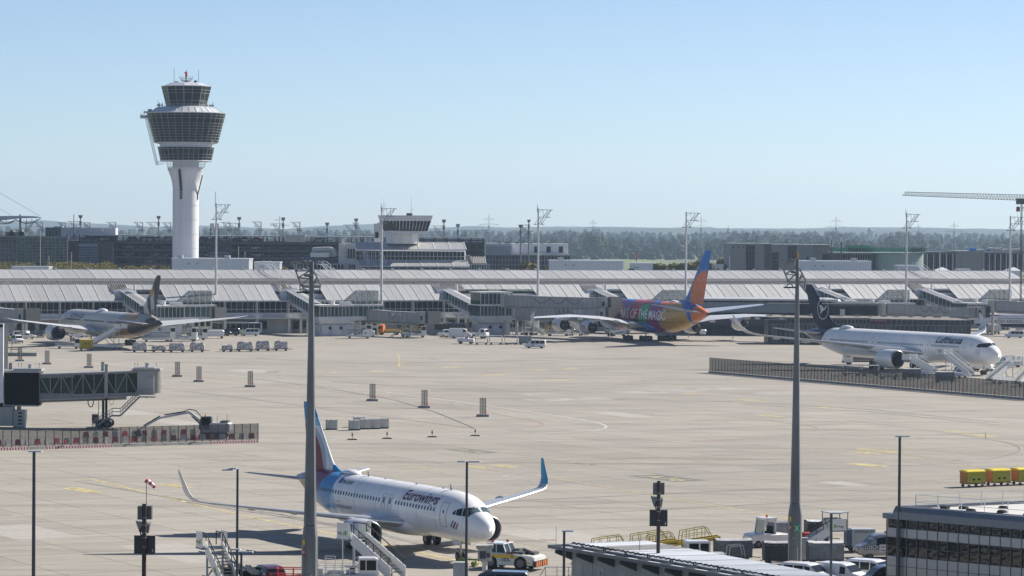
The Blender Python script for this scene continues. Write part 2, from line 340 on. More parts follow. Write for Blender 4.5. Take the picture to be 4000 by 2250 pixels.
for (x,y,l,wd_) in ((1480,1450,4,2.5),(1760,1435,4,2),(1930,1465,4,2.5),(2110,1445,3,2),(2230,1440,3,2),(2170,1485,5,2),(1310,1455,3,2),(1065,1453,3,2)):
    patch(x,y,l,wd_,PY)
for (x,y,l,wd_) in ((2200,2098,14,7),(100,2080,14,6),(720,2160,16,6),(2430,1620,12,5),(480,1610,16,7),(700,1650,14,5),(3300,1890,6,3),(1000,1450,14,8)): patch(x,y,l,wd_,LTP,R(-61),name='repaired_slab')
for (x,y,l,wd_) in ((1450,1430,6,3),(2100,1540,7.4,7.4),(2550,1530,15,7.4),(2800,1520,15,7.4),(3100,1535,15,7.4),(2230,1560,15,7.4),(3360,1608,3,2)): patch(x,y,l,wd_,mat('stained_concrete',(.31,.29,.265),.9,var=.3,scale=.3),GA,name='stained_patch')
RB=mat('rubber_marks',(.235,.223,.203),.85,var=.3,scale=.3)
for p_ in ([(1850,2180),(1500,2085),(1100,2010),(700,1950),(300,1880)],[(1880,2190),(1530,2098),(1130,2022),(730,1962)],[(2500,1500),(2100,1520),(1700,1518),(1300,1490)],[(2520,1508),(2100,1529),(1690,1527)],[(3900,1650),(3400,1600),(2900,1570),(2400,1560)],[(3900,1660),(3400,1609),(2900,1579)],[(1000,1400),(1400,1420),(1900,1412),(2500,1400)]): line(p_,.45,RB,name='tyre_marks')
line([(2110,2107),(2170,2113)],.25,PR); line([(2170,2107),(2110,2115)],.1,PR)
gr=MB();
def grassmat():
    m=mat('meadow_grass',(.12,.145,.06),.95,var=.4,scale=.02,stretch=(1,.25,1)); return m
fl=MB().quad((-6000,1150,-.6),(6000,1150,-.6),(6000,16000,-.6),(-6000,16000,-.6)).build('meadow',grassmat()); struct(fl)
fl=MB().quad((-6000,-300,-1.05),(6000,-300,-1.05),(6000,1150,-1.05),(-6000,1150,-1.05)).build('ground',CON); struct(fl)
road=MB().quad((150,2550,-.5),(900,2700,-.5),(900,2760,-.5),(150,2610,-.5)).build('far_road',mat('pale_road',(.4,.38,.34),.9)); struct(road)
hm=mat('wooded_hill',(.035,.055,.035),.95,var=.4,scale=.006)
def hills(D,hpts,seed,name='hills'):
    r=random.Random(seed); xs=np.linspace(-.2*D,.2*D,260)
    px=[p[0] for p in hpts]; pz=[p[1] for p in hpts]; mb=MB(); prev=None
    ph=[r.uniform(0,6) for _ in range(6)]
    rows=[]
    for x in xs:
        ppx=2000+F*x/D; yy=np.interp(ppx,px,pz); z=at(ppx,yy,D).z
        z+=D/F*(1.2*math.sin(x*.011+ph[0])+.8*math.sin(x*.027+ph[1])+r.uniform(-.7,.7)); rows.append((x,max(z,1)))
    vs=[];
    for x,z in rows: vs+=[(x,D-900,-2),(x,D-300,z*.55),(x,D,z),(x,D+900,-2)]
    fs=[]
    for i in range(len(rows)-1):
        for k in range(3): fs.append((4*i+k,4*i+4+k,4*i+5+k,4*i+1+k))
    return struct(mb.add(vs,fs).build(name,hm,smooth=True,ang=80))
hills(9600,[(0,866),(180,859),(300,872),(390,874),(500,879),(600,888),(800,880),(1100,893),(1450,875),(1600,893),(1850,882),(2000,889),(2300,884),(2700,890),(3000,893),(3300,887),(3700,891),(4000,896)],1)
hills(8300,[(0,884),(400,885),(700,889),(1000,901),(1300,884),(1500,897),(1800,888),(2200,894),(2600,889),(2900,897),(3300,893),(3600,890),(4000,898)],2)
hills(7300,[(0,885),(500,893),(1000,897),(1500,900),(2000,899),(2500,894),(3000,902),(3500,899),(4000,906)],3)
def leafmat(name,col,var=.5):
    m=bpy.data.materials.new(name); m.use_nodes=True; nt=m.node_tree; b=nt.nodes['Principled BSDF']; b.inputs['Roughness'].default_value=.8; b.inputs['Specular IOR Level'].default_value=.2
    oi=N(nt,'ShaderNodeObjectInfo'); g=N(nt,'ShaderNodeNewGeometry'); fr=N(nt,'ShaderNodeMix',data_type='FLOAT'); fr.inputs[0].default_value=.4; nt.links.new(oi.outputs['Random'],fr.inputs[2]); nt.links.new(g.outputs['Random Per Island'],fr.inputs[3])
    cr=N(nt,'ShaderNodeValToRGB'); cr.color_ramp.elements[0].color=(*[c*(1-var) for c in col],1); cr.color_ramp.elements[1].color=(*[c*(1+var) for c in col],1)
    e=cr.color_ramp.elements.new(.8); e.color=(col[0]*1.5,col[1]*1.25,col[2],1)
    nt.links.new(fr.outputs[0],cr.inputs[0]); nt.links.new(cr.outputs[0],b.inputs['Base Color']); return m
LF1=leafmat('foliage_green',(.03,.056,.034),.4); LF2=leafmat('foliage_olive',(.05,.066,.03),.4); LF3=leafmat('foliage_autumn',(.13,.135,.04),.3); BRK=mat('bark',(.07,.055,.04),.9)
def crown(h,wd,n,leaf,seed,conifer=False,lobes=7,ret=None,top=False):
    r=random.Random(seed); mb=MB() if ret is None else ret; L=[]
    for i in range(lobes):
        a=r.uniform(0,2*PI); q=r.uniform(.1,.6)*wd/2; L.append((q*math.cos(a),q*math.sin(a),h*r.uniform(.35,.78),wd*r.uniform(.2,.33),h*r.uniform(.14,.24)))
    L.append((0,0,h*.78,wd*.24,h*.2)); L.append((0,0,h*.5,wd*.38,h*.3)); L+=[(wd*.2,0,h*.24,wd*.3,h*.2),(-wd*.2,.1,h*.22,wd*.3,h*.2)]
    if top: L=[(wd*.27*math.cos(k*1.1),wd*.27*math.sin(k*1.1),h-wd*(.3+.14*(k%3)),wd*.24,wd*.22) for k in range(7)]+[(0,0,h-wd*.3,wd*.3,wd*.28),(0,0,h-wd*.7,wd*.42,wd*.4)]
    if conifer: mb.cyl((0,0,h*.05),(0,0,h*.9),wd*.36,.1,n=9)
    else:
        for cx,cy,cz,rw,rh in L: mb.loft([[(cx+rw*.86*q*math.cos(a),cy+rw*.86*q*math.sin(a),cz+rh*.86*t) for a in [k*PI/4+t for k in range(8)]] for t,q in ((-.95,.3),(-.6,.8),(0,1),(.6,.8),(.95,.3))])
    for i in range(n):
        if conifer:
            t=r.random()**.7; z=h*(1-t*.92); q=wd/2*t*(.6+.4*r.random()); a=r.uniform(0,2*PI); c=Vector((q*math.cos(a),q*math.sin(a),z))
        else:
            cx,cy,cz,rw,rh=r.choice(L); d=Vector((r.gauss(0,1),r.gauss(0,1),r.gauss(0,1))).normalized()*(.7+.3*r.random()); c=Vector((cx+d.x*rw,cy+d.y*rw,cz+d.z*rh))
        s=leaf*r.uniform(.6,1.3); u=Vector((r.gauss(0,1),r.gauss(0,1),r.gauss(0,1))).normalized(); v=u.orthogonal().normalized(); w2=u.cross(v)
        mb.add([c+v*s,c+w2*s*.8,c-v*s+u*s*.3,c-w2*s*.7],[(0,1,2,3)])
    return mb
def trunk(h,r0):
    mb=MB().cyl((0,0,-.5),(0,0,h*.5),r0,r0*.6,7)
    for k in range(5):
        a=k*1.3; mb.cyl((0,0,h*(.25+.06*k)),(math.cos(a)*h*.2,math.sin(a)*h*.2,h*(.45+.07*k)),r0*.4,r0*.15,5)
    return mb
protos=[]
for i,(h,wd_,cf,lm) in enumerate(((20,15,0,LF1),(17,14,0,LF2),(22,12,0,LF1),(24,9,1,LF1),(19,17,0,LF1),(15,12,0,LF2))):
    t=thing('tree','deciduous tree in the distant wood belt','tree');
    crown(h,wd_,520,1.15,20+i,bool(cf)).build('crown',lm,t); trunk(h,.5).build('trunk',BRK,t); protos.append(t)
used=set(); cnt=[0]
lbl=['broad rounded green tree in the hazy wood belt','olive green bushy tree in the hazy wood belt','tall narrow leafy tree in the hazy wood belt','dark pointed conifer in the hazy wood belt','wide dark green tree in the hazy wood belt','low olive shrubby tree in the hazy wood belt']
def place_tree(x,D,ztop,k):
    p=protos[k]; hh=(20,17,22,24,19,15)[k]; s=max(.5,ztop/hh); rz=rnd.uniform(0,6)
    if k in used: t=dup(p,(x,D,-.6),rz,lbl[k],'trees in the far wood belt',scale=(s*rnd.uniform(.9,1.25),s*rnd.uniform(.9,1.2),s))
    else: used.add(k); t=p; t.location=(x,D,-.6); t.rotation_euler.z=rz; t['label']=lbl[k]; t['group']='trees in the far wood belt'; t.scale=(s,s,s)
    cnt[0]+=1
prof=[(0,880),(300,905),(620,915),(700,905),(900,878),(960,900),(1050,920),(1250,905),(1500,905),(1700,910),(1800,905),(1900,897),(2050,915),(2180,897),(2260,898),(2330,888),(2400,915),(2560,915),(2800,912),(2900,893),(2990,900),(3120,905),(3220,900),(3310,897),(3400,925),(3480,905),(3520,898),(3580,903),(3640,915),(3700,912),(3800,918),(3900,915),(4000,912)]
for D,stp,lo,hi,x0,x1 in ((4400,13.5,0,12,-60,4060),(3250,10.5,22,42,2130,3500),(3700,16,4,26,1950,4060)):
    x=(x0-2000)/F*D
    while x<(x1-2000)/F*D:
        ppx=2000+F*x/D; yt=np.interp(ppx,[p[0] for p in prof],[p[1] for p in prof])+rnd.uniform(lo,hi)
        ztop=at(ppx,yt,D).z+.6; k=rnd.choice((0,0,1,2,4,5,4,0,3)) if ztop<30 else rnd.choice((0,2,4,1))
        if cnt[0]<292: place_tree(x,D+rnd.uniform(-60,60),ztop*rnd.uniform(.88,1.03),k)
        x+=stp*rnd.uniform(.7,1.3)
wood=MB()
for D,stp,lo,hi in ((5400,13,-3,8),(6600,16,-6,3),(3950,11,24,40),(3140,7,84,96)):
    x=-.17*D
    while x<.17*D:
        ppx=2000+F*x/D; yt=np.interp(ppx,[p[0] for p in prof],[p[1] for p in prof]); yt=(yt*.35+(898+.007*(ppx-2000))*.65 if D>3200 else 895)+rnd.uniform(lo,hi); ztop=at(ppx,yt,D).z+2; n0=len(wood.v)
        crown(max(6,ztop),max(10,ztop*.7),60,1.9,int(x),lobes=4,ret=wood); dy=rnd.uniform(-60,60)
        for i in range(n0,len(wood.v)): a,b_,c_=wood.v[i]; wood.v[i]=(a+x,b_+D+dy,c_-1)
        x+=stp*rnd.uniform(.7,1.3)
o=wood.build('woodland',LF1); tag(o,'far-off hazy woodland running along the whole horizon','woodland',kind='stuff')
sp=thing('tree','small tree','tree'); crown(17,8.5,2600,.3,77,top=True).build('crown',LF3,sp); trunk(17,.3).build('trunk',BRK,sp)
st=[(64,265,'leftmost'),(0,0,0)]
near=[(2064,268+750,62,1090,'round autumn tree in front of the glass pavilion'),(2142,1030,30,1090,'small tree half behind the left end of the white plant box'),(2572,1022,56,1120,'round olive tree right of the small white hut'),(2640,1022,60,1150,'leftmost of the close clump of olive trees left of the painted tail'),(2690,1020,64,1130,'middle tree of the close clump behind the lamp mast left of the painted tail'),(2740,1015,64,1160,'darker tree just left of the painted tail fin'),(2780,1022,56,1120,'tree just right of the painted tail fin'),(2835,1005,56,1180,'darker taller tree behind the low white box right of the painted tail'),(2862,1018,62,1110,'olive tree close in front of the low white box right of the painted tail'),(2962,1018,80,1110,'wide autumn tree in front of the grey block with dark strips'),(1105,1036,46,1030,'small green tree left of the central control building'),(1968,1040,44,1060,'brownish tree right of the glass pavilion of the control building'),(2470,1042,34,1080,'small brown shrub left of the small white hut')]
for i,(px,pyt,wp,D,lb) in enumerate(near):
    p=at(px,pyt,D); sc=wp/F*D/6.2; z0=-.6 if D>1150 else -1; s3=(sc,sc,(p.z+1.)/17.)
    if i==0: t=sp; t.location=(p.x,D,z0); t.scale=s3; tag(t,lb,'tree','small trees behind the terminal')
    else: t=dup(sp,(p.x,D,z0),rnd.uniform(0,6),lb,'small trees behind the terminal',scale=s3)
hb=MB(); r=random.Random(5)
for px in list(range(-10,45,6))+list(range(60,130,8))+list(range(195,450,6))+list(range(470,665,16)):
    D=1000+r.uniform(-8,8); yt=1022+r.uniform(-2,14)+(14 if px>450 else 0); p=at(px,yt,D)
    for k in range(90):
        a=r.uniform(0,6.28); q=r.random()*1.6; zz=p.z-abs(r.gauss(0,1))*1.6; c=Vector((p.x+q*math.cos(a)*1.2,D+q*math.sin(a),zz)); s=.35
        u=Vector((r.gauss(0,1),r.gauss(0,1),r.gauss(0,1))).normalized(); v=u.orthogonal().normalized(); hb.add([c+v*s,c+u*s*.5,c-v*s*.9],[(0,1,2)])
    hb.cyl((p.x,D,-1),(p.x,D,p.z-1),.15,.05,4)
tag(hb.build('shrubs',LF3),'yellow green shrubs behind the terminal roof in front of the glass building','shrubs',kind='stuff')
def grid(root,x0,x1,z0,z1,y,nx,nz,glass,frame,fw=.12,dep=.12,name='pane',fname='mullions',rows=None,stuff=False,th=.03,skip=None):
    """glazing in the root's x-z plane: one object per pane, frame members joined"""
    zs=rows or [z0+(z1-z0)*k/nz for k in range(nz+1)]; nz=len(zs)-1; xs=[x0+(x1-x0)*k/nx for k in range(nx+1)]
    fb=MB()
    for x in xs: fb.box(x-fw/2,x+fw/2,y-dep,y+dep*.5,zs[0],zs[-1])
    for z in zs: fb.box(x0,x1,y-dep*.8,y+dep*.45,z-fw/2,z+fw/2)
    fo=fb.build(fname,frame,root) if fname else None
    cw=(x1-x0)/nx-fw; sm=MB()
    for k in range(nz):
        chh=zs[k+1]-zs[k]-fw
        if not stuff: me=MB().box(-cw/2,cw/2,-th,th,-chh/2,chh/2).mesh(name,glass)
        for i in range(nx):
            if skip and skip(i,k): continue
            cx=(xs[i]+xs[i+1])/2; cz=(zs[k]+zs[k+1])/2
            if stuff: sm.box(cx-cw/2,cx+cw/2,y-th,y+th,cz-chh/2,cz+chh/2)
            else: inst(me,name,root,(cx,y,cz),(rnd.uniform(-.006,.006),0,rnd.uniform(-.006,.006)))
    if stuff and sm.v: o=sm.build(name,glass,root); o['kind']='stuff'
    return fo
class Fr:
    """a building seen square on: root on the ground at depth D, with its own pixel ruler"""
    def __init__(s,name,label,cat,pxc,D,z0=-1,group=None):
        s.D=D; p=at(pxc,Y0,D); s.o=Vector((p.x,D,z0)); s.r=thing(name,label,cat,tuple(s.o),0,group)
    def l(s,px,py,d=0): return at(px,py,s.D+d)-s.o
    def box(s,mb,a,b,d0,d1,mi=0):
        p=s.l(a[0],a[1],d0); q=s.l(b[0],b[1],d0); return mb.box(min(p.x,q.x),max(p.x,q.x),d0,d1,min(p.z,q.z),max(p.z,q.z),mi)
    def grid(s,a,b,d,nx,nz,glass,frame,**k):
        p=s.l(a[0],a[1],d); q=s.l(b[0],b[1],d); return grid(s.r,p.x,q.x,q.z,p.z,d,nx,nz,glass,frame,**k)
TA=R(23.6); T0=Vector((-130.6,794.4,0)); TU=Vector((math.cos(TA),math.sin(TA),0)); TN=Vector((-math.sin(TA),math.cos(TA),0))
def tl(px,py,v):
    d=Vector(ray(px,py)); o=Vector((0,0,HC)); q=T0+TN*v; t=(q-o).dot(TN)/d.dot(TN); p=o+d*t; return (p-T0).dot(TU),p.z
def tpx(t,v,z):
    p=T0+TU*t+TN*v; d=p.y; return 2000+F*p.x/d
T=thing('airport_terminal','long low terminal with bright ribbed barrel roofs running right across the picture','terminal',tuple(T0),TA)
def roofmat(name,col,fr=2.2,axis=1):
    m=mat(name,col,.45,.3,var=.16,scale=1.2,stretch=(.12,3,3)); nt=m.node_tree; b=nt.nodes['Principled BSDF']
    tc=N(nt,'ShaderNodeTexCoord'); wv=N(nt,'ShaderNodeTexWave'); wv.bands_direction='XYZ'[axis]; wv.inputs['Scale'].default_value=fr; nt.links.new(tc.outputs['Object'],wv.inputs['Vector'])
    bp=N(nt,'ShaderNodeBump'); bp.inputs['Strength'].default_value=.15; bp.inputs['Distance'].default_value=.05; nt.links.new(wv.outputs['Fac'],bp.inputs['Height']); nt.links.new(bp.outputs[0],b.inputs['Normal'])
    # every panel has weathered a little differently
    oi=N(nt,'ShaderNodeObjectInfo'); mr=N(nt,'ShaderNodeMapRange'); mr.inputs['To Min'].default_value=.86; mr.inputs['To Max'].default_value=1.06; nt.links.new(oi.outputs['Random'],mr.inputs['Value'])
    old=b.inputs['Base Color'].links[0].from_socket; sc=N(nt,'ShaderNodeVectorMath',operation='SCALE'); nt.links.new(old,sc.inputs[0]); nt.links.new(mr.outputs[0],sc.inputs['Scale']); nt.links.new(sc.outputs[0],b.inputs['Base Color']); return m
RFM=roofmat('louvred_roof_panel',(.46,.46,.455)); RIB=mat('white_rib',(.62,.62,.63),.45); COR=mat('corrugated_roof',(.5,.465,.42),.6)
BAY=4.45; T_0,T_1=-36,330
gaps=[(431,481),(1079,1126),(1695,1800),(2273,2314),(3134,3175),(3548,3590)]
shorts=[(481,615),(1126,1238),(1800,2050),(2314,2405),(3175,3262),(3590,3672)]
def inr(x,L): return any(a<=x<b for a,b in L)
low=MB().quad((0,0,0),(BAY-.1,0,0),(BAY-.1,7.6,4.3),(0,7.6,4.3)).quad((BAY/2-.03,-.02,.05),(BAY/2+.03,-.02,.05),(BAY/2+.03,7.55,4.35),(BAY/2-.03,7.55,4.35))
low=MB().add([(0,0,0),(BAY-.1,0,0),(0,2.5,1.36),(BAY-.1,2.5,1.36),(0,5.2,2.82),(BAY-.1,5.2,2.82),(0,7.6,4.1),(BAY-.1,7.6,4.1)]+[(x,y,z-.15) for x,y,z in [(0,0,0),(BAY-.1,0,0),(0,7.6,4.1),(BAY-.1,7.6,4.1)]],[(0,1,3,2),(2,3,5,4),(4,5,7,6),(0,1,9,8),(6,7,11,10),(8,9,11,10)]).mesh('roof_panel',RFM)
sht=MB().add([(0,5.2,2.82),(BAY-.1,5.2,2.82),(0,7.6,4.1),(BAY-.1,7.6,4.1),(0,5.2,2.65),(BAY-.1,5.2,2.65),(0,7.6,3.95),(BAY-.1,7.6,3.95)],[(0,1,3,2),(4,5,7,6),(0,1,5,4)]).mesh('roof_panel',RFM)
upm=MB().add([(0,0,0),(BAY-.1,0,0),(0,2.6,.8),(BAY-.1,2.6,.8),(0,5.2,1.58),(BAY-.1,5.2,1.58),(0,8.2,2.38),(BAY-.1,8.2,2.38),(0,14,1.2),(BAY-.1,14,1.2)],[(0,1,3,2),(2,3,5,4),(4,5,7,6),(6,7,9,8)]).mesh('roof_panel',RFM)
ribs=MB(); nb=int((T_1-T_0)/BAY); EZ=8.75
for k in range(nb):
    t=T_0+k*BAY; xm=tpx(t+BAY/2,7,12.9)
    if not inr(xm,gaps):
        inst(sht if inr(xm,shorts) else low,'roof_panel',T,(t,-.6,EZ))
        y0=5.2 if inr(xm,shorts) else 0
        for a,b in (((0,0),(2.5,1.36)),((2.5,1.36),(5.2,2.82)),((5.2,2.82),(7.6,4.1))):
            if a[0]>=y0:
                ribs.bar((t-.05,a[0]-.6,EZ+a[1]+.06),(t-.05,b[0]-.6,EZ+b[1]+.06),.12); ribs.bar((t+BAY/2,a[0]-.6,EZ+a[1]+.03),(t+BAY/2,b[0]-.6,EZ+b[1]+.03),.05)
    inst(upm,'roof_panel',T,(t,34,13.85))
    for a,b in (((0,0),(2.6,.8)),((2.6,.8),(5.2,1.58)),((5.2,1.58),(8.2,2.38))):
        ribs.bar((t-.05,a[0]+34,13.9+a[1]),(t-.05,b[0]+34,13.9+b[1]),.11); ribs.bar((t+BAY/2,a[0]+34,13.87+a[1]),(t+BAY/2,b[0]+34,13.87+b[1]),.05)
ribs.bar((T_0,42.2,16.25),(T_1,42.2,16.25),.16).bar((T_0,7.0,12.95),(T_1,7.0,12.95),.12)
for t in np.arange(T_0,T_1,BAY*2): ribs.box(t-.5,t+.1,42,42.6,16.2,16.75)
o=ribs.build('roof_ribs',RIB,T)
MB().add([(T_0,6.9,12.6),(T_1,6.9,12.6),(T_1,9.6,13.75),(T_0,9.6,13.75),(T_1,34,13.78),(T_0,34,13.78)],[(0,1,2,3),(3,2,4,5)]).build('middle_roof',mat('roof_felt',(.10,.098,.095),.9),T)
cr=MB();
for t in np.arange(T_0,T_1,.6):
    cr.add([(t-.17,6.85,12.6),(t+.17,6.85,12.6),(t,6.85,12.85),(t-.17,9.6,13.75),(t+.17,9.6,13.75),(t,9.6,14.)],[(0,1,2),(3,4,5),(0,2,5,3),(1,2,5,4)])
for g in gaps:
    ta=[t for t in np.arange(T_0,T_1,.62) if g[0]-12<tpx(t,7,12.9)<g[1]+6]
    for t in ta: cr.add([(t-.17,3.4,11.),(t+.17,3.4,11.),(t,3.4,11.4),(t-.17,6.9,12.6),(t+.17,6.9,12.6),(t,6.9,12.95)],[(0,1,2),(3,4,5),(0,2,5,3),(1,2,5,4)])
o=cr.build('corrugation',COR,T); o['kind']='stuff'
b=MB().box(T_0,T_1,33.4,34.1,13.8,13.95).build('eave_shadow_strip',DGR,T)  # dark strip standing in for the shadow line under the upper roof
b=MB().box(T_0,T_1,3.4,46,-.5,10.3).box(T_0,T_1,1.2,3.2,4.1,8.9).build('wall',OFW,T)
b=MB().box(T_0,T_1,-.75,-.5,EZ-.35,EZ-.02).box(T_0,T_1,-1.2,1.2,3.9,4.25).box(T_0,T_1,.2,1.1,4.25,5.4).build('ledge',OFW,T)
grid(T,-20,-20+1.55*190,5.45,8.6,.9,190,1,GLD,RIB,fw=.09,rows=[5.45,8.6])
MB().box(-20,274,.83,.92,6.3,6.42).build('transom',RIB,T)
cb=MB()
for t in np.arange(-20,T_1,8.9): cb.box(t-.35,t+.35,-.6,.6,0,3.95).box(t-.12,t+.12,-.5,1.0,5.4,EZ)
cb.build('column',OFW,T)
wn=MB().box(-.95,.95,-.05,.05,-1.1,1.1).mesh('window',GLD); wf=MB().box(-1.05,1.05,-.03,.08,-1.2,1.2).mesh('frame',RIB)
for k,t in enumerate(np.arange(-18,T_1,3.0)):
    if (k*7)%5 in (0,1,3):
        q=inst(wn,'window',T,(t,3.08,2.2)); f=inst(wf,'frame',q,(0,.0,0))
dm=MB().box(-.6,.6,-.05,.05,0,2.3).mesh('door',mat('grey_door',(.25,.26,.27),.5))
for k in range(12): inst(dm,'door',T,(-15+k*24,3.1,0))
def truss_side(mb,y0,y1,za,zb,x,h,n,w=.12):
    for k in range(n+1):
        f=k/n; y=y0+(y1-y0)*f; z=za+(zb-za)*f; mb.bar((x,y,z),(x,y,z-h),w)
        if k<n:
            f2=(k+1)/n; y2=y0+(y1-y0)*f2; z2=za+(zb-za)*f2; mb.bar((x,y,z),(x,y2,z2),w*1.6); mb.bar((x,y,z-h),(x,y2,z2-h),w*1.6); mb.bar((x,y,z-h*.62),(x,y2,z2-h*.62),w*.5)
def walkway(xl,idx,label,two=False,tower=True,node=True,hidden=False,ground=True):
    t0,_=tl(xl,1125,7); g=thing('boarding_walkway',label,'walkway',tuple(T0+TU*(t0+1.5)),TA,'boarding walkways of the terminal')
    W=3.2; ya,yb=3.5,-16; za,zb=11.5,8.1
    roof=MB();
    n=20
    for k in range(n):
        f=k/n; f2=(k+.93)/n; a=(ya+(yb-ya)*f,za+(zb-za)*f); c=(ya+(yb-ya)*f2,za+(zb-za)*f2)
        roof.add([(-.15,a[0],a[1]-.05),(W/2,a[0],a[1]+.3),(W+.15,a[0],a[1]-.05),(-.15,c[0],c[1]-.05),(W/2,c[0],c[1]+.3),(W+.15,c[0],c[1]-.05)],[(0,1,4,3),(1,2,5,4)])
    roof.build('roof_sheets',RFM,g)
    fr=MB(); truss_side(fr,ya,yb,za-.1,zb-.1,0,3.1,9); truss_side(fr,ya,yb,za-.1,zb-.1,W,3.1,9);
    fr.bar((0,ya,za-.1),(0,ya-4,za-3.9),.15); fr.build('truss',RIB,g)
    fl=MB().add([(0,ya,za-3.3),(W,ya,za-3.3),(W,yb,zb-3.3),(0,yb,zb-3.3),(0,ya,za-2.5),(W,ya,za-2.5),(W,yb,zb-2.5),(0,yb,zb-2.5)],[(0,1,2,3),(4,5,6,7),(0,3,7,4),(1,2,6,5)]).build('floor',OFW,g)
    for k in range(9):
        f=k/9+.01; f2=(k+1)/9-.01; y=ya+(yb-ya)*f; y2=ya+(yb-ya)*f2; z=za+(zb-za)*f-.25; z2=za+(zb-za)*f2-.25
        MB().add([(.02,y,z),(.02,y2,z2),(.02,y2,z2-2.2),(.02,y,z-2.2),(.06,y,z),(.06,y2,z2),(.06,y2,z2-2.2),(.06,y,z-2.2)],[(0,1,2,3),(4,5,6,7),(0,1,5,4)]).build('pane',GLG,g)
    MB().add([(W,y,z) for y,z in((ya,za-.3),(yb,zb-.3),(yb,zb-2.5),(ya,za-2.5))],[(0,1,2,3)]).build('far_glazing',GLG,g)
    MB().box(-1.8,W+1.2,2.6,3.4,8.3,11.3).add([(-1.6,3.3,11.3),(W+1,3.3,11.3),(W*.5,3.3,12.1)],[(0,1,2)]).cyl((W+.6,2.8,11),(W+.6,2.8,12.9),.3,n=10).build('gable_wall',mat('white_gable',(.66,.67,.69),.5),g)
    # blank side flank of the neighbouring roof: triangle
    cs=MB()
    for y in (-4,-9,-14): cs.box(W/2-.2,W/2+.2,y-.2,y+.2,0,zb-3)
    cs.build('column',OFW,g)
    if node:
        MB().box(-.6,9.,-24.2,-15.8,7.75,8.1).box(-.6,9.,-24.2,-15.8,3.9,5.0).box(-.3,8.7,-23.9,-16,3.3,3.9).build('node_slab',OFW,g)
        MB().box(-.2,8.6,-23.6,-16,5,7.75).build('node_core',GLG,g)
        q=MB()
        grid(g,-.4,8.8,5.05,7.7,-23.9,9,1,GLG,RIB,fw=.1)
        MB().cyl((4.5,-20,8.1),(4.5,-20,9.2),.7,n=12).box(6,8.6,-23.2,-21,8.1,8.9).build('roof_vent',OFW,g)
        if two:
            MB().box(-.4,8.8,-23.9,-16,11.1,11.4).box(0,8.5,-23.7,-16.2,8.1,11.1,1).build('upper_storey',[OFW,GLG],g); grid(g,-.4,8.8,8.15,11.05,-24.0,8,1,GLG,RIB,fw=.12)
        rl=MB()
        for x in np.arange(.2,18,1.2): rl.bar((x,-15.9,8.1),(x,-15.9,9.2),.07)
        for z in (8.65,9.2): rl.bar((.2,-15.9,z),(17.5,-15.9,z),.07)
        rl.build('railing',RIB,g)
        MB().box(9,19,-19.5,-15.8,7.7,8.1).box(9,19,-19.5,-15.8,3.9,4.9).box(9,19,-19.2,-16,4.9,7.7,1).build('link',[OFW,GLG],g); grid(g,9,19,4.95,7.68,-19.35,7,1,GLG,RIB,fw=.12)
        if ground:
            MB().box(.3,8.4,-23.5,-16.5,0,2.9).build('base_wall',mat('bluish_white_wall',(.5,.53,.57),.6,var=.1),g)
            for x in (2.6,5.6): MB().cyl((x,-23.6,2.1),(x,-23.45,2.1),.45,n=14).build('porthole',GLD,g)
            pp=MB()
            for z in (3.1,3.35): pp.cyl((-1,-23.7,z),(9.5,-23.7,z),.1,n=8)
            for x in (-.3,3,6,9): pp.cyl((x,-23.7,0),(x,-23.7,3.3),.09,n=6)
            pp.build('pipes',LGR,g)
    if tower:
        a=13.4;
        MB().add([(a-4.2,-17,8.2),(a,-17,11.6),(a+5,-17,11.6),(a+5,-17,8.0),(a-4.2,-13.5,8.2),(a,-13.5,11.6),(a+5,-13.5,11.6),(a+5,-13.5,8.0)],[(0,1,2,3),(4,5,6,7),(0,1,5,4),(1,2,6,5),(2,3,7,6)]).build('lift_glass',glassmat('pale_clear_glass',(.10,.14,.13),.06,alpha=.5),g)
        fr=MB()
        for y in (-17.05,-13.45):
            fr.path([(a-4.2,y,8.2),(a,y,11.6),(a+5,y,11.6),(a+5,y,0)],.14)
            for x in (a,a+1.7,a+3.3): fr.bar((x,y,11.6),(x,y,8),.09)
            for z in (9,10,10.9): fr.bar((a-2.2+(z-9)*1.2,y,z),(a+5,y,z),.07)
            for x in (a-2.8,a-1.4): fr.bar((x,y,8.1),(x,y,8.2+(x-a+4.2)*.81),.08)
            fr.bar((a,y,8),(a,y,0),.2)
        for x in (a,a+5): fr.bar((x,-17,11.6),(x,-13.4,11.6),.12)
        fr.build('lift_frame',RIB,g)
        MB().box(a,a+5,-17.,-13.5,0,4.3).build('stair_tower',mat('cream_wall',(.55,.54,.5),.6,var=.12),g)
        for z in (1.1,3.3):
            for x in (a+.9,a+2.5,a+4.1): MB().box(x-.5,x+.5,-17.08,-16.98,z-.75,z+.75).build('window',GLD,g)
walkway(431,0,'leftmost boarding walkway, its sloping glazed corridor coming down behind the beige-patterned tail')
walkway(1079,1,'boarding walkway whose sloping corridor is crossed by the left big floodlight mast')
walkway(1690,2,'two-storey glazed boarding walkway in the middle left of the upper grey jet bridge',two=True,tower=False)
walkway(2273,3,'boarding walkway with a sloping corridor just above the painted jet fuselage',ground=False)
walkway(3150,4,'boarding walkway half hidden behind the dark blue tail fin',ground=False)
walkway(3548,5,'rightmost long glazed boarding walkway behind the white wide-body jet',ground=False)
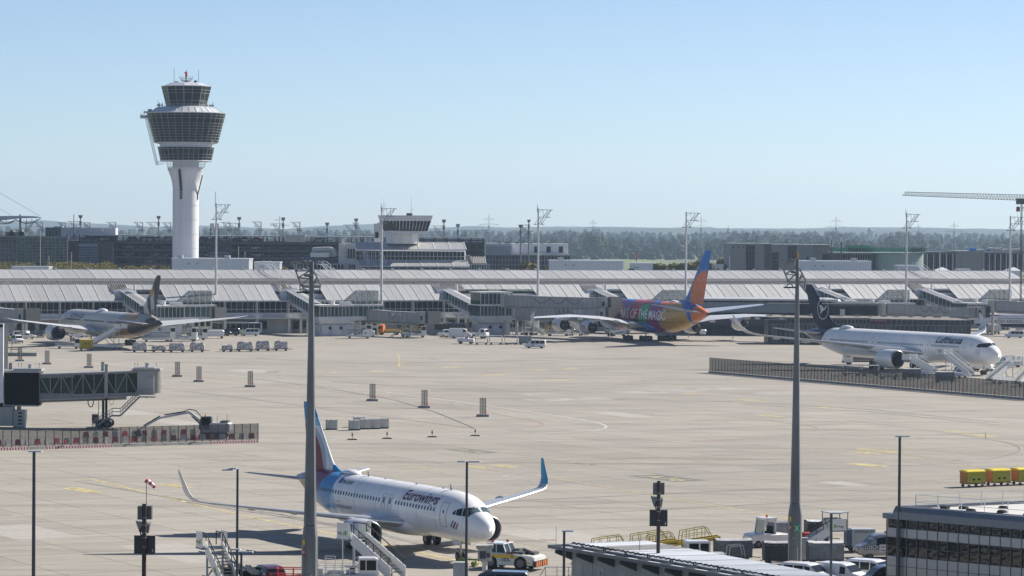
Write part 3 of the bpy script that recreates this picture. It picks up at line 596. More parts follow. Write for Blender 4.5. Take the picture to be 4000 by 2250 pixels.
def roof_ladder(px,lab):
    t,_=tl(px,1080,38); g=thing('roof_access_ladder',lab,'ladder',tuple(T0+TU*t+TN*33.5+Vector((0,0,13.5))),TA,'curved ladders over the terminal roof'); mb=MB()
    for x in (0,1.6):
        pts=[(x,0,.2),(x,1.5,1.7),(x,4,3.2),(x,7,4.2),(x,10,4.4)]; mb.path(pts,.12); mb.path([(p[0],p[1],p[2]+.9) for p in pts],.07)
        for p in pts: mb.bar(p,(p[0],p[1],p[2]+.9),.07)
    mb.build('frame',RIB,g); r=MB()
    for k in range(16):
        f=k/15*4; i=min(3,int(f)); a,b=[(0,.2),(1.5,1.7),(4,3.2),(7,4.2),(10,4.4)][i:i+2]; q=f-i; r.bar((0,a[0]+(b[0]-a[0])*q,a[1]+(b[1]-a[1])*q),(1.6,a[0]+(b[0]-a[0])*q,a[1]+(b[1]-a[1])*q),.07)
    r.build('rungs',RIB,g)
roof_ladder(1268,'white roof ladder on the upper roof right of the left floodlight mast'); roof_ladder(1052,'white roof ladder on the upper roof left of the left floodlight mast'); roof_ladder(3600,'white roof ladder on the upper roof left of the dark columned building')
TX=at(725,Y0,955).x; tw=thing('control_tower','tall white airport control tower with dark glazed flared cab','control tower',(TX,955,-.5)); k12=955/F
def tz(v): return HC-((220+v/3.018)-(Y0+.007*(725-2000)))*k12+.5
def tr_(hw): return hw/3.018*k12
MB().cyl((0,0,0),(0,0,tz(1560)),4.02,4.0,n=48).build('shaft',mat('tower_concrete',(.62,.63,.64),.6,var=.10,scale=.5,stretch=(1,1,.08),bump=.05),tw,smooth=True)
for k in range(1,9): MB().cyl((0,0,k*4.4),(0,0,k*4.4+.05),4.045,n=48).build('shaft_joint',mat('joint_grey',(.42,.43,.44),.7),tw)
rings=[];
for v,r_ in ((1560,4.0),(1500,4.15),(1449,4.45),(1400,4.9),(1350,5.35),(1320,5.55),(1312,5.55),(1310,4.1),(1245,4.1)):
    rings.append([(r_*math.cos(2*PI*i/48),r_*math.sin(2*PI*i/48),tz(v)) for i in range(48)])
MB().loft(rings).build('flared_collar',MC['tower_concrete'],tw,smooth=True,ang=50)
for j,ang in enumerate((-105,-20)):   # dark slots with louvres down the shaft
    a=R(ang); d=Vector((math.cos(a),math.sin(a),0)); n=Vector((-d.y,d.x,0)); z1=tz(1330) if j==0 else tz(1400); z0=tz(1690)
    zs=z0+ (z1-z0)
    sl=MB(); q=d*4.05; w_=.42
    sl.add([q-n*w_+Vector((0,0,z0)),q+n*w_+Vector((0,0,z0)),q+n*w_+Vector((0,0,z1-6)),d*5.6+n*w_+Vector((0,0,z1)),d*5.6-n*w_+Vector((0,0,z1)),q-n*w_+Vector((0,0,z1-6))],[(0,1,2,5),(2,3,4,5)])
    sl.build('stair_slot',DRK,tw)
    lv=MB(); z=z0
    while z<z1-7: lv.box(-.4,.4,-.06,.06,z,z+.2); z+=.75
    o=lv.build('louvre',LGR,tw); o.location=q+d*.05; o.rotation_euler=(0,0,a+PI/2)
def ngon(r,z,n,ph=0): return [Vector((r*math.cos(-PI/2+ph+2*PI*i/n),r*math.sin(-PI/2+ph+2*PI*i/n),z)) for i in range(n)]
def cab(rt,zt,rb,zb,n,sub,rows,mu=.07,vis=None,corner=.16,name='pane'):
    A=ngon(rt,zt,n); B=ngon(rb,zb,n); fr=MB(); hid=MB()
    for i in range(n):
        j=(i+1)%n
        fr.bar(A[i],B[i],corner)
        for s in range(sub):
            f0=s/sub; f1=(s+1)/sub; a0=A[i].lerp(A[j],f0); a1=A[i].lerp(A[j],f1); b0=B[i].lerp(B[j],f0); b1=B[i].lerp(B[j],f1)
            if s: fr.bar(a0,b0,mu)
            for r0,r1 in zip(rows,rows[1:]):
                g0,g1=r0+.012,r1-.012; q=[a0.lerp(b0,g0).lerp(a1.lerp(b1,g0),.03),a0.lerp(b0,g0).lerp(a1.lerp(b1,g0),.97),a0.lerp(b0,g1).lerp(a1.lerp(b1,g1),.97),a0.lerp(b0,g1).lerp(a1.lerp(b1,g1),.03)]
                nn=(q[1]-q[0]).cross(q[3]-q[0]).normalized(); cc=sum(q,Vector())/4; tl_=rnd.uniform(-.008,.008); q=[p*(.985) if 0 else p-nn*(.0)+nn*((p-cc).z*tl_) for p in q]
                inn=[Vector((p.x*.99,p.y*.99,p.z)) for p in q]
                if cc.y<1.2: MB().add(q+inn,[(0,1,2,3),(4,5,6,7),(0,1,5,4),(2,3,7,6)]).build(name,GLD,tw)
                else: hid.add(q,[(0,1,2,3)])
        for r0 in rows: fr.bar(A[i].lerp(B[i],r0),A[j].lerp(B[j],r0),mu)
    fr.build('mullions',mat('tower_mullion',(.40,.41,.42),.45),tw)
    if hid.v: o=hid.build(name,GLD,tw); o['kind']='stuff'
    MB().loft([[p*.93+Vector((0,0,p.z*.07-.05)) for p in A],[p*.93+Vector((0,0,p.z*.07)) for p in B]]).build('core',DRK,tw)
def nrm(ys): a,b=ys[0],ys[-1]; return [(y-a)/(b-a) for y in ys]
cab(tr_(292),tz(358),tr_(234),tz(592),8,2,nrm([358,402,440,530,574,592]))
cab(tr_(465),tz(676),tr_(376),tz(1022),32,1,nrm([676,705,738,798,830,862,894,926,957,990,1022]),corner=.07,mu=.055)
cab(tr_(334),tz(1070),tr_(300),tz(1232),32,1,nrm([1070,1096,1160,1196,1232]),corner=.07,mu=.055)
def skirt(name,L,n,m): MB().loft([ngon(tr_(h),tz(v),n) for v,h in L]).build(name,m,tw)
TWW=mat('tower_white_metal',(.62,.64,.67),.35,.3,var=.05)
skirt('cab_roof',[(315,175),(318,190),(350,262),(354,300),(362,296)],8,TWW)
skirt('lower_roof',[(592,240),(606,330),(610,345),(668,428),(672,470),(680,466)],32,TWW)
skirt('neck_ring',[(1018,380),(1024,372),(1040,312),(1066,305),(1070,336),(1074,336)],32,TWW)
skirt('base_ring',[(1228,302),(1236,304),(1242,290),(1246,160)],32,TWW)
seam=MB()
for i in range(32):
    a=-PI/2+2*PI*i/32; seam.bar((tr_(347)*math.cos(a),tr_(347)*math.sin(a),tz(609)),(tr_(430)*math.cos(a),tr_(430)*math.sin(a),tz(667)),.08)
seam.build('roof_seams',LGR,tw)
rl=MB()
def ringrail(v,h,n=32,up=.9,w=.05):
    A=ngon(tr_(h),tz(v),n)
    for i in range(n):
        j=(i+1)%n; z=Vector((0,0,up)); rl.bar(A[i],A[i]+z,w); rl.bar(A[i]+z,A[j]+z,w); rl.bar(A[i]+z*.5,A[j]+z*.5,w*.7)
ringrail(606,330); ringrail(352,205,16,.4,.04); rl.build('gallery_railing',LGR,tw)
cg=MB() # basket below the cab
A=ngon(tr_(235),tz(1240),24); B=ngon(tr_(212),tz(1345),24)
for i in range(24):
    cg.bar(A[i],B[i],.06)
    for f in (.3,.6,1.): cg.bar(A[i].lerp(B[i],f),A[(i+1)%24].lerp(B[(i+1)%24],f),.06)
cg.build('service_basket',RIB,tw)
an=MB()
for v0,v1,x in ((130,315,-145),(158,315,143)): an.cyl((tr_(x),0,tz(v1)),(tr_(x),0,tz(v0)),.07,.05,n=6)
for x,v in ((-325,528),(-305,550),(-275,545),(-312,560),(250,568),(300,566),(322,540),(285,572)): an.cyl((tr_(x),-2,tz(606)),(tr_(x),-2,tz(v)),.08,.08,n=5); an.box(tr_(x)-.25,tr_(x)+.25,-2.3,-1.7,tz(590),tz(575))
an.build('antenna',DGR,tw)
top=MB().cyl((0,0,tz(315)),(0,0,tz(250)),.35,n=10);
for v,r_ in ((290,1.7),(262,2.1)):
    A=ngon(r_,tz(v),12)
    for i in range(12): top.bar(A[i],A[(i+1)%12],.08); top.bar(A[i],A[i]+Vector((0,0,.7)),.07); top.bar(A[i],(0,0,tz(308)),.06)
top.cyl((0,0,tz(292)),(0,0,tz(288)),1.8,n=16); top.build('top_platform',LGR,tw)
MB().box(tr_(-135),tr_(-95),-1,1,tz(315),tz(300)).cyl((tr_(95),0,tz(312)),(tr_(125),0,tz(302)),.6,n=10).build('roof_unit',DGR,tw)
MB().cyl((-.1,0,tz(248)),(.1,0,tz(205)),.42,.3,n=10).cyl((.1,0,tz(222)),(-.2,0,tz(186)),.35,.5,n=8).cyl((0,0,tz(186)),(0,0,tz(160)),.08,n=6).build('beacon',mat('red_beacon',(.5,.06,.04),.5),tw)
lm=MB(); p0=Vector((tr_(215-692),-1,tz(735))); p1=Vector((tr_(345-692),-1,tz(1285))); off=Vector((tr_(24),0,0))
for y in (-.3,.5):
    yy=Vector((0,y,0)); lm.bar(p0+yy,p1+yy,.08); lm.bar(p0+off+yy,p1+off+yy,.08)
    for k in range(26):
        f=k/26; g=(k+1)/26; lm.bar((p0+yy).lerp(p1+yy,f),(p0+off+yy).lerp(p1+off+yy,(f+g)/2),.05); lm.bar((p0+off+yy).lerp(p1+off+yy,(f+g)/2),(p0+yy).lerp(p1+yy,g),.05)
q0=p1; q1=Vector((tr_(445-692),-1,tz(1270))); lm.bar(q0,q1,.08); lm.bar(q0+Vector((0,0,1)),q1+Vector((0,0,1)),.08)
for k in range(5): lm.bar(q0.lerp(q1,k/5),q0.lerp(q1,k/5+.1)+Vector((0,0,1)),.05); lm.bar(q0.lerp(q1,k/5+.1)+Vector((0,0,1)),q0.lerp(q1,k/5+.2),.05)
lm.build('lattice_gantry',LGR,tw)
MB().box(tr_(-532),tr_(-455),-2.2,-.2,tz(738),tz(700)).box(tr_(-495),tr_(-400),-1.8,-.6,tz(672),tz(655)).box(tr_(-445),tr_(-400),-1.9,-.6,tz(668),tz(628)).bar((tr_(-530),-2,tz(700)),(tr_(-400),-2,tz(640)),.1).bar((tr_(-530),-2,tz(700)),(tr_(-530),-2,tz(655)),.07).bar((tr_(-480),-2,tz(700)),(tr_(-480),-2,tz(640)),.07).build('facade_cradle',LGR,tw)
def plantbox(x0,y0,x1,D,dep,label,ns,units=()):
    f=Fr('plant_building',label,'building',(x0+x1)/2,D); a=f.l(x0,y0); b=f.l(x1,y0); n=ns; hgt=a.z
    wdt=(b.x-a.x)/n; me=MB().box(.03,wdt-.03,-.12,0,0,hgt-.4).mesh('cladding_panel',TWW)
    for k in range(n): inst(me,'cladding_panel',f.r,(a.x+k*wdt,0,0))
    MB().box(a.x+.05,b.x-.05,.01,dep,0,hgt-.3).build('wall',LGR,f.r); MB().box(a.x-.1,b.x+.1,-.25,dep,hgt-.4,hgt).build('parapet',TWW,f.r)
    for u in units: p=f.l(u,y0); MB().box(p.x-.8,p.x+.8,2,4,hgt,hgt+.9).build('roof_unit',LGR,f.r)
    for u in (.22,.33):
        x=a.x+(b.x-a.x)*u; MB().box(x-.4,x+.4,-.18,-.12,hgt-1.9,hgt-1.3).build('vent_grille',LGR,f.r)
    return f
plantbox(671,1008,973,935,14,'long white clad box at the foot of the control tower',36,(700,885))
plantbox(2145,1016,2435,1010,14,'long white clad box left of the small white hut',30,(2190,))
plantbox(3120,1018,3404,960,14,'long white clad box right of the floodlight mast on the right',34,(3180,3340))
plantbox(3506,1036,3592,980,10,'short white clad box in front of the round green building',10)
plantbox(46,1040,190,950,8,'low grey-white box between the yellow shrubs',14)
plantbox(993,1022,1093,980,10,'small pale box right of the tower podium',8)
plantbox(2464,1027,2550,1080,10,'small white hut on the meadow edge',6)
plantbox(2795,1033,2826,1100,8,'tiny white hut between the olive trees',3)
plantbox(3740,1050,3790,970,6,'tiny white box in front of the dark columned building',3)
f=Fr('glass_office_block','green-glazed office block at the far left behind the shrubs','building',130,1040)
a=f.l(0,927); b=f.l(264,927); W0=a.x-30
MB().box(W0,b.x,.3,1.2,0,a.z).build('wall',DGR,f.r); MB().box(W0,b.x+.3,-.3,1.2,a.z,a.z+.5).build('parapet',GRY,f.r)
f.grid((66,930),(262,1060),0,13,11,GLG,GRY,fw=.14)
f.grid((-90,935),(64,1060),0,10,7,GLB,GRY,fw=.14)
u=MB();
for (x0,y0,x1,y1) in ((20,905,86,926),(38,899,52,926),(75,896,86,926),(28,915,60,926)): f.box(u,(x0,y0),(x1,y1),4,8)
u.build('roof_plant',mat('roof_plant_grey',(.2,.19,.18),.7),f.r)
f=Fr('white_rooftop_block','white windowless block with a green glass end standing behind the garage roof','building',315,1085)
m=MB(); f.box(m,(238,890),(451,1060),0,6); m.build('wall',mat('pale_grey_render',(.5,.51,.55),.7,var=.05),f.r)
m=MB(); f.box(m,(238,888),(452,890.5),-.4,6); m.build('roof_edge',LGR,f.r)
f.grid((178,889),(237,926),0,5,3,GLG,GRY,fw=.15); m=MB(); f.box(m,(178,888),(238,1060),.2,20); m.build('stair_core',DGR,f.r)
for x in (287,393): m=MB(); f.box(m,(x,893),(x+12,900),-1,0); f.box(m,(x+2,900),(x+10,908),-.6,0); m.build('vent_hood',WHT,f.r)
m=MB(); f.box(m,(210,884),(242,889),5,9); m.build('roof_unit',LGR,f.r)
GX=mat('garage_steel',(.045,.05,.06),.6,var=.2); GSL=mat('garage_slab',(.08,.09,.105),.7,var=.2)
g=Fr('parking_garage','long dark open multi-storey car park behind the terminal','car park',1050,1060)
def GP(px,py,d=0): return g.l(px,py,d)
yt=lambda px:919+(px-430)*.0085
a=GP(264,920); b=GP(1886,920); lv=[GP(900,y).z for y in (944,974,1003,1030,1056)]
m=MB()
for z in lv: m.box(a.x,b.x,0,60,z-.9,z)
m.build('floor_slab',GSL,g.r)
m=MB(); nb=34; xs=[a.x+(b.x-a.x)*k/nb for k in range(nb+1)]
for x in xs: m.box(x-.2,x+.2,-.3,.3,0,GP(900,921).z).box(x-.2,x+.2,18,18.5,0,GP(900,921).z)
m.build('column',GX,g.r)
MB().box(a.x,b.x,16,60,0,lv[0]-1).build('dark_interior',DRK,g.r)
zr=GP(900,921).z
MB().box(GP(325,920).x,b.x,-.6,6,zr-.35,zr).box(GP(325,920).x,b.x,7,60,zr-.35,zr).build('roof_canopy',mat('canopy_grey',(.22,.23,.25),.6),g.r)
rr=MB()
for z in lv:
    for dz in (.5,.85,1.15): rr.bar((a.x,-.1,z+dz),(b.x,-.1,z+dz),.09)
rr.build('guard_rail',GX,g.r)
f2=Fr('louvred_stair_block','blue-grey louvred stair block between the glass office and the car park','building',320,1050)
for x0,x1 in ((264,312),(388,440)): m=MB(); f2.box(m,(x0,949),(x1,1060),.3,3); m.build('wall',GLB,f2.r)
z0=f2.l(0,1052).z; z1=f2.l(0,951).z; a=f2.l(264,0); b=f2.l(311,0)
me=MB().box(0,b.x-a.x,-.1,.25,0,.2).mesh('louvre',mat('louvre_dark',(.13,.10,.12),.5))
for k in range(22): inst(me,'louvre',f2.r,(a.x,0,z0+(z1-z0)*k/22))
a=f2.l(312,0); b=f2.l(387,0); me=MB().add([(0,-.35,0),(b.x-a.x,-.35,0),(b.x-a.x,-.05,.36),(0,-.05,.36),(0,.2,0),(b.x-a.x,.2,0)],[(0,1,2,3),(0,1,5,4)]).mesh('louvre',mat('louvre_blue',(.26,.31,.38),.4,.3))
for k in range(16): inst(me,'louvre',f2.r,(a.x,0,z0+(z1-z0)*k/16))
m=MB(); f2.box(m,(312,950),(387,1060),.3,8); m.build('back_wall',DGR,f2.r)
f3=Fr('navy_billboard','navy billboard with white lettering hung on the car park front','billboard',860,1052)
m=MB(); f3.box(m,(816,954),(905,1008),-.3,0); m.build('panel',mat('navy_board',(.012,.02,.045),.5),f3.r)
for i,tx in enumerate(('Ihr Auto verdient','den besten Platz.')):
    p=f3.l(820,991+i*12); flat_text('lettering',tx,8/F*1052*.95,mat('board_text',(.42,.45,.5),.6),f3.r,lambda u_,v_,p=p:(p.x+u_,-.36,p.z+v_),width=76/F*1052)
def body_mesh(col,name='car'):
    mb=MB(); st=[(-2.1,.3,.75,.76,.75),(-1.9,.25,.85,.9,.85),(-1.3,.2,.9,1.0,.86),(-.8,.2,.92,1.42,.86),(.7,.2,.95,1.45,.86),(1.5,.2,.95,1.1,.86),(2.0,.25,.9,.95,.84),(2.12,.35,.7,.72,.75)]
    rings=[[(x,-w,zb),(x,-w,zm),(x,-w*(.78 if zt>1.2 else .95),zt),(x,w*(.78 if zt>1.2 else .95),zt),(x,w,zm),(x,w,zb)] for x,zb,zm,zt,w in st]
    mb.loft(rings,mif=lambda k,i:1 if (i in(1,3) and k in(2,3,4)) or (i==2 and k in(2,4)) else 0)
    for x in(-1.3,1.3):
        for y in(-.8,.8): mb.cyl((x,y-.08,.32),(x,y+.08,.32),.32,n=10,mi=2)
    return mb.mesh(name,[col,CGL,TYR],True,30)
CARC=[mat('car_silver',(.35,.36,.37),.3,.6),mat('car_white',(.6,.6,.6),.3,coat=.5),mat('car_black',(.02,.02,.022),.2,coat=.6),mat('car_blue',(.05,.09,.2),.3,coat=.5),mat('car_grey',(.12,.125,.13),.3,.5),mat('car_red',(.3,.02,.02),.3,coat=.5)]
cm=[body_mesh(c) for c in CARC]; cn=['silver','white','black','blue','grey','red']
def farcar(px,lev,d,i,lab,group):
    z=lv[lev]; p=GP(px,900,d); o=bpy.data.objects.new('parked_car',cm[i]); C.objects.link(o); o.location=g.o+Vector((p.x,d+1.6,z)); o.rotation_euler=(0,0,R(rnd.choice((0,180,0,180,75,-80)) if 0 else 0)); o.scale=(1,1,1.05); tag(o,lab,'car',group); return o
for px,i,lb in ((340,2,'dark car on the top parking deck above the louvred stair block'),(372,4,'second car from the left on the top parking deck'),(400,0,'car on the top deck below the white rooftop block'),(516,3,'dark blue car on the top deck left of the tower shaft, alone'),(560,0,'silver-blue car on the top deck, first of three close together left of the tower shaft'),(587,1,'pale car on the top deck, middle of three close together left of the tower shaft'),(609,1,'white car on the top deck, rightmost of three close together left of the tower'),(650,0,'silver car on the top deck closest to the left of the tower shaft'),(790,4,'grey car on the top deck just right of the tower shaft'),(838,3,'blue car on the top deck behind the slim mast right of the tower'),(880,1,'white car on the top deck above the navy billboard'),(925,2,'black car on the top deck right of the navy billboard'),(955,1,'white estate car on the top deck right of the navy billboard'),(1000,5,'red car on the top deck left of the stair hut'),(1245,1,'white car on the top deck right of the pale stair hut')):
    farcar(px,0,.5,i,lb,'cars on the top parking deck')
k=0
for lev,n_ in ((1,26),(2,26),(3,20)):
    for j in range(n_):
        px=450+j*(1300/n_)+rnd.uniform(-8,8)
        if 660<px<780 or 810<px<910: continue
        farcar(px,lev,rnd.uniform(1,4),rnd.choice((0,4,2,3,1)),'car parked in the shade of the %s open level of the car park'%('upper','middle','lower')[lev-1],'cars on the %s covered parking level'%('upper','middle','lower')[lev-1])
f=Fr('stair_hut','pale stair hut on the car park roof deck','hut',1155,1058); f.o.z=g.o.z+lv[0]; f.r.location=f.o
MB().box(-3.2,3.2,0,4,0,2.2).box(-3.4,3.4,-.2,4.2,2.2,2.4).build('wall',BEI,f.r); MB().box(1.8,2.6,-.06,0,0,2).build('door',LGR,f.r)
q=Fr('apron_control_building','stepped white control building with a square flared cab over a ribbed roof','building',1600,905)
def z2(u,v): return (1000+u*.41408,750+v*.41408)
def Q(u,v,d=0): return q.l(*z2(u,v),d)
def slope(mb,u0,u1,vt,vb,dt,db,mi=0,sh=0,th=.3):
    a=Q(u0,vt,dt); b=Q(u1,vt,dt); c=Q(u1+sh,vb,db); d=Q(u0+sh,vb,db)
    k=Vector((0,0,th)); mb.add([a,b,c,d,a-k,b-k,c-k,d-k],[(0,1,2,3),(4,5,6,7),(0,1,5,4),(1,2,6,5),(2,3,7,6),(0,3,7,4)],mi)
MB().box(Q(845,0).x,Q(1970,0).x,3,20,0,Q(0,545,3).z).box(Q(780,0).x,Q(940,0).x,1,14,0,Q(0,475,1).z).box(Q(520,0).x,Q(850,0).x,4,14,0,Q(0,625,4).z).build('wall',OFW,q.r)
def ribroof(u0,u1,vt,vb,dt,db,n,sh):
    a=Q(u0,vt,dt); b=Q(u1,vt,dt); c=Q(u1+sh,vb,db); d=Q(u0+sh,vb,db); rb=MB()
    for i in range(n):
        p,r_=a.lerp(b,(i+.03)/n),a.lerp(b,(i+.97)/n); s,t=d.lerp(c,(i+.97)/n),d.lerp(c,(i+.03)/n); k=Vector((0,0,.12)); MB().add([p,r_,s,t,p-k,r_-k,s-k,t-k],[(0,1,2,3),(4,5,6,7),(0,3,7,4),(1,2,6,5),(2,3,7,6)]).build('roof_panel',RFM,q.r)
    for i in range(n+1): rb.bar(a.lerp(b,i/n),d.lerp(c,i/n),.2)
    for i in range(n): rb.bar(a.lerp(b,(i+.5)/n),d.lerp(c,(i+.5)/n),.07)
    rb.bar(a,b,.2).bar(d,c,.2); rb.build('roof_ribs',RIB,q.r)
ribroof(930,1960,475,545,6,-.5,7,25); ribroof(955,1985,645,702,-1,-6,7,28)
q.grid(z2(945,547),z2(1968,640),0,28,2,GLD,RIB,fw=.12,rows=[Q(0,638).z,Q(0,596).z,Q(0,549).z])
m=MB(); m.box(Q(945,0).x,Q(1970,0).x,-.2,3,Q(0,648).z,Q(0,638).z); m.box(Q(945,0).x,Q(1990,0).x,.3,3,0,Q(0,640).z); m.build('storey_band',OFW,q.r)
q.grid(z2(990,706),z2(2010,733),-5,14,1,GLD,RIB,fw=.12)
cb=MB(); A=[Q(1150,222,2),Q(1667,225,-2),Q(1650,225,9),Q(1190,222,14)]
def cabring(v,e): # square ring tapering down
    f=(v-222)/(395-222); xl=1150+(1215-1150)*f; xr=1667-(1667-1608)*f; a=Q(xl,v,3.+f); b=Q(1355,v+2,-3.5+f*.9); c=Q(xr,v+3,-2+f); d=Q(xr-30,v+3,9); e_=Q(xl+60,v,12)
    return [a,b,c,d,e_]
m=MB().loft([cabring(v,0) for v in (222,268)]); m.loft([cabring(v,0) for v in (350,395)]); m.build('cab_band',WHT,q.r)
r0,r1=cabring(269,0),cabring(349,0); fr=MB()
for i,n in ((0,6),(1,9),(2,4)):
    a,b,c,d=r0[i],r0[i+1],r1[i+1],r1[i]
    for k in range(n):
        p,r_,s,t=a.lerp(b,(k+.04)/n),a.lerp(b,(k+.96)/n),d.lerp(c,(k+.96)/n),d.lerp(c,(k+.04)/n); kk=Vector((0,.08,0)); MB().add([p,r_,s,t,p+kk,r_+kk,s+kk,t+kk],[(0,1,2,3),(4,5,6,7),(0,3,7,4)]).build('pane',GLD,q.r); fr.bar(a.lerp(b,k/n),d.lerp(c,k/n),.16)
    for k in range(n): # seams on the bands
        for ra,rb_ in ((cabring(223,0),cabring(267,0)),(cabring(352,0),cabring(394,0))): p=ra[i].lerp(ra[i+1],k/n)-Vector((0,.05,0)); s=rb_[i].lerp(rb_[i+1],k/n)-Vector((0,.05,0)); fr.bar(p,s,.06)
    fr.bar(b,c,.22)
fr.build('mullions',RIB,q.r)
MB().loft([[p*.985 for p in cabring(265,0)],[p*.985 for p in cabring(352,0)]]).build('cab_core',DRK,q.r)
MB().loft([cabring(219,0),cabring(224,0)]).build('cab_roof',LGR,q.r)
m=MB(); a=Q(1215,395,0); b=Q(1533,470,0); cx=(a.x+b.x)/2; m.loft([[(cx+(b.x-a.x)/2*math.cos(2*PI*i/10+.3),5+4*math.sin(2*PI*i/10+.3),z) for i in range(10)] for z in (b.z-.6,a.z)]); m.build('cab_neck',WHT,q.r)
m=MB();
for i in range(10): x=cx+(b.x-a.x)/2*1.005*math.cos(2*PI*i/10+.3); y=5+4.02*math.sin(2*PI*i/10+.3); m.bar((x,y,b.z-.5),(x,y,a.z),.1)
m.build('neck_seams',LGR,q.r)
m=MB(); a=Q(1415,195); m.box(a.x,a.x+1.7,4,6,Q(0,222).z,Q(0,188).z); m.build('rooftop_radar',DGR,q.r)
m=MB()
for u,v0,v1 in ((1206,55,222),(1464,45,222)):
    a=Q(u,v1,4); m.cyl(a,Q(u,v0,4),.08,.04,n=5); m.bar(Q(u-16,180 if u>1300 else 135,4),Q(u+16,180 if u>1300 else 135,4),.07); m.bar(Q(u+13,175 if u>1300 else 130,4),Q(u+13,150 if u>1300 else 110,4),.07); m.bar(Q(u-13,175 if u>1300 else 130,4),Q(u-13,160 if u>1300 else 120,4),.07)
m.build('antenna',LGR,q.r)
m=MB(); a=Q(1112,298,12); b=Q(1178,420,12); m.box(a.x,b.x,12,17,b.z-3,a.z); m.build('white_annex',mat('annex_white',(.7,.71,.72),.5),q.r); a=Q(1125,380,11.9); MB().box(a.x,a.x+1.,11.7,12,a.z-1.7,a.z).build('window',GLD,q.r)
m=MB()  # side stairs & railings at left
for v in (430,440): m.bar(Q(790,v,0),Q(975,v,0),.1)
for u in range(790,980,30): m.bar(Q(u,425,0),Q(u,470,0),.1)
sp_=[Q(830+22*math.cos(i*.7),430+i*7.5,1.2*math.sin(i*.7)-.5) for i in range(40)]; m.path(sp_,.12); m.bar(Q(830,425,0),Q(830,735,0),.25)
for i in range(0,40,1): m.bar(sp_[i],Q(830,430+i*7.5,0),.08)
for u0,v0,u1,v1 in ((1000,550,1075,735),(1160,550,1225,735)):
    for d in (0,28): m.bar(Q(u0+d,v0,-1),Q(u1+d,v1,-5),.1)
    for k in range(20): m.bar(Q(u0+(u1-u0)*k/20,v0+(v1-v0)*k/20,-1-k*.2),Q(u0+28+(u1-u0)*k/20,v0+(v1-v0)*k/20,-1-k*.2),.07)
for v in (575,605,630): m.bar(Q(1000,v,-.8),Q(1180,v,-.8),.07)
for u in range(1000,1190,22): m.bar(Q(u,560,-.8),Q(u,635,-.8),.06)
for k in range(9): m.bar(Q(1975+9*k,595+max(0,k-4)**2*2.2,-1),Q(1975+9*k,675,-1),.08)
m.path([Q(1975,595,-1),Q(2010,598,-1),Q(2035,620,-1),Q(2045,675,-1)],.12)
m.build('stairs_and_railings',RIB,q.r)
m=MB(); slope(m,430,790,613,675,6,0,0,-20); slope(m,2020,2150,620,675,5,0,0,30); m.build('side_roof',mat('dark_roof',(.13,.14,.145),.6),q.r)
cs=MB()
for u0,u1 in ((550,660),(2030,2170)):
    for k in range(9): u=u0+(u1-u0)*k/9; cs.add([Q(u,612,5.9),Q(u+6,612,5.9),Q(u+16,674,-.1),Q(u+10,674,-.1)],[(0,1,2,3)]);
for i in range(0,len(cs.v)): x,y,z=cs.v[i]; cs.v[i]=(x,y-.1,z+.12)
o=cs.build('corrugation',COR,q.r)
q.grid(z2(385,678),z2(830,733),-.5,14,1,GLD,RIB,fw=.14); q.grid(z2(2010,682),z2(2200,733),-.5,8,1,GLG,RIB,fw=.14)
m=MB(); m.box(Q(380,0).x,Q(835,0).x,0,6,0,Q(0,676).z); m.box(Q(2008,0).x,Q(2203,0).x,0,6,0,Q(0,676).z); m.build('pavilion_wall',OFW,q.r)
m=MB(); a=Q(512,565); b=Q(770,612); m.box(Q(512,0).x,Q(690,0).x,2,6,Q(0,612).z,Q(0,568).z); m.box(Q(525,0).x,Q(740,0).x,3.5,8,Q(0,600).z,Q(0,527).z); m.build('rooftop_unit',WHT,q.r)
m=MB(); pts=[Q(690+60*math.sin(i*.22),540+60*(1-math.cos(i*.22)),2.5) for i in range(8)]
for a,b in zip(pts,pts[1:]): m.cyl(a,b,.75,n=12)
m.cyl(Q(540,545,2.8),pts[0],.75,n=12); m.build('duct',LGR,q.r,smooth=True)
q.grid(z2(862,535),z2(935,630),.6,3,1,GLD,RIB,fw=.14); q.grid(z2(875,680),z2(960,733),.5,4,1,GLD,RIB,fw=.14)
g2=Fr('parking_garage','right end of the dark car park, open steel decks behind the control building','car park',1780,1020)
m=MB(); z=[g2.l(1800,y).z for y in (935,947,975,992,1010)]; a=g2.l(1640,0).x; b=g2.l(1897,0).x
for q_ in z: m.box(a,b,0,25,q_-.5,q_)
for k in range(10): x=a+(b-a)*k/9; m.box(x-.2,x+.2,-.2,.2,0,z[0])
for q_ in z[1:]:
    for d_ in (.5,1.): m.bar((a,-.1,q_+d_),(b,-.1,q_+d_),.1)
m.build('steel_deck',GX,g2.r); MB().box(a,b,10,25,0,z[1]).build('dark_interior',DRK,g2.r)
f=Fr('glass_pavilion','white flat-roofed building with three dark windows over a glazed lower hall','building',2110,1130)
m=MB(); f.box(m,(1995,951),(2220,990),4,24); f.box(m,(1898,950),(1999,1060),.5,20); f.box(m,(1998,991),(2226,995),-1,4); m.build('wall',mat('white_boarded_wall',(.62,.63,.65),.6,var=.05),f.r)
f.grid((1898,996),(2228,1056),0,26,3,GLB,LGR,fw=.15)
f.grid((1899,962),(1998,989),.3,1,12,mat('louvre_grey',(.4,.43,.47),.4,.3),LGR,fw=.1)
for x in (2087,2135,2183): m=MB(); f.box(m,(x,963),(x+16,987),3.85,4); m.build('window',GLD,f.r)
m=MB()
for x in (1947,1972,1984): f.box(m,(x,944),(x+9,951),4,7)
for x in (2012,2065,2110,2140): f.box(m,(x,949),(x+14,951.5),6,9)
m.build('roof_unit',DGR,f.r); m=MB(); f.box(m,(1898,1040),(2230,1060),.4,20); m.build('plinth',OFW,f.r)
GBK=mat('grey_block_render',(.245,.25,.24),.7,var=.05)
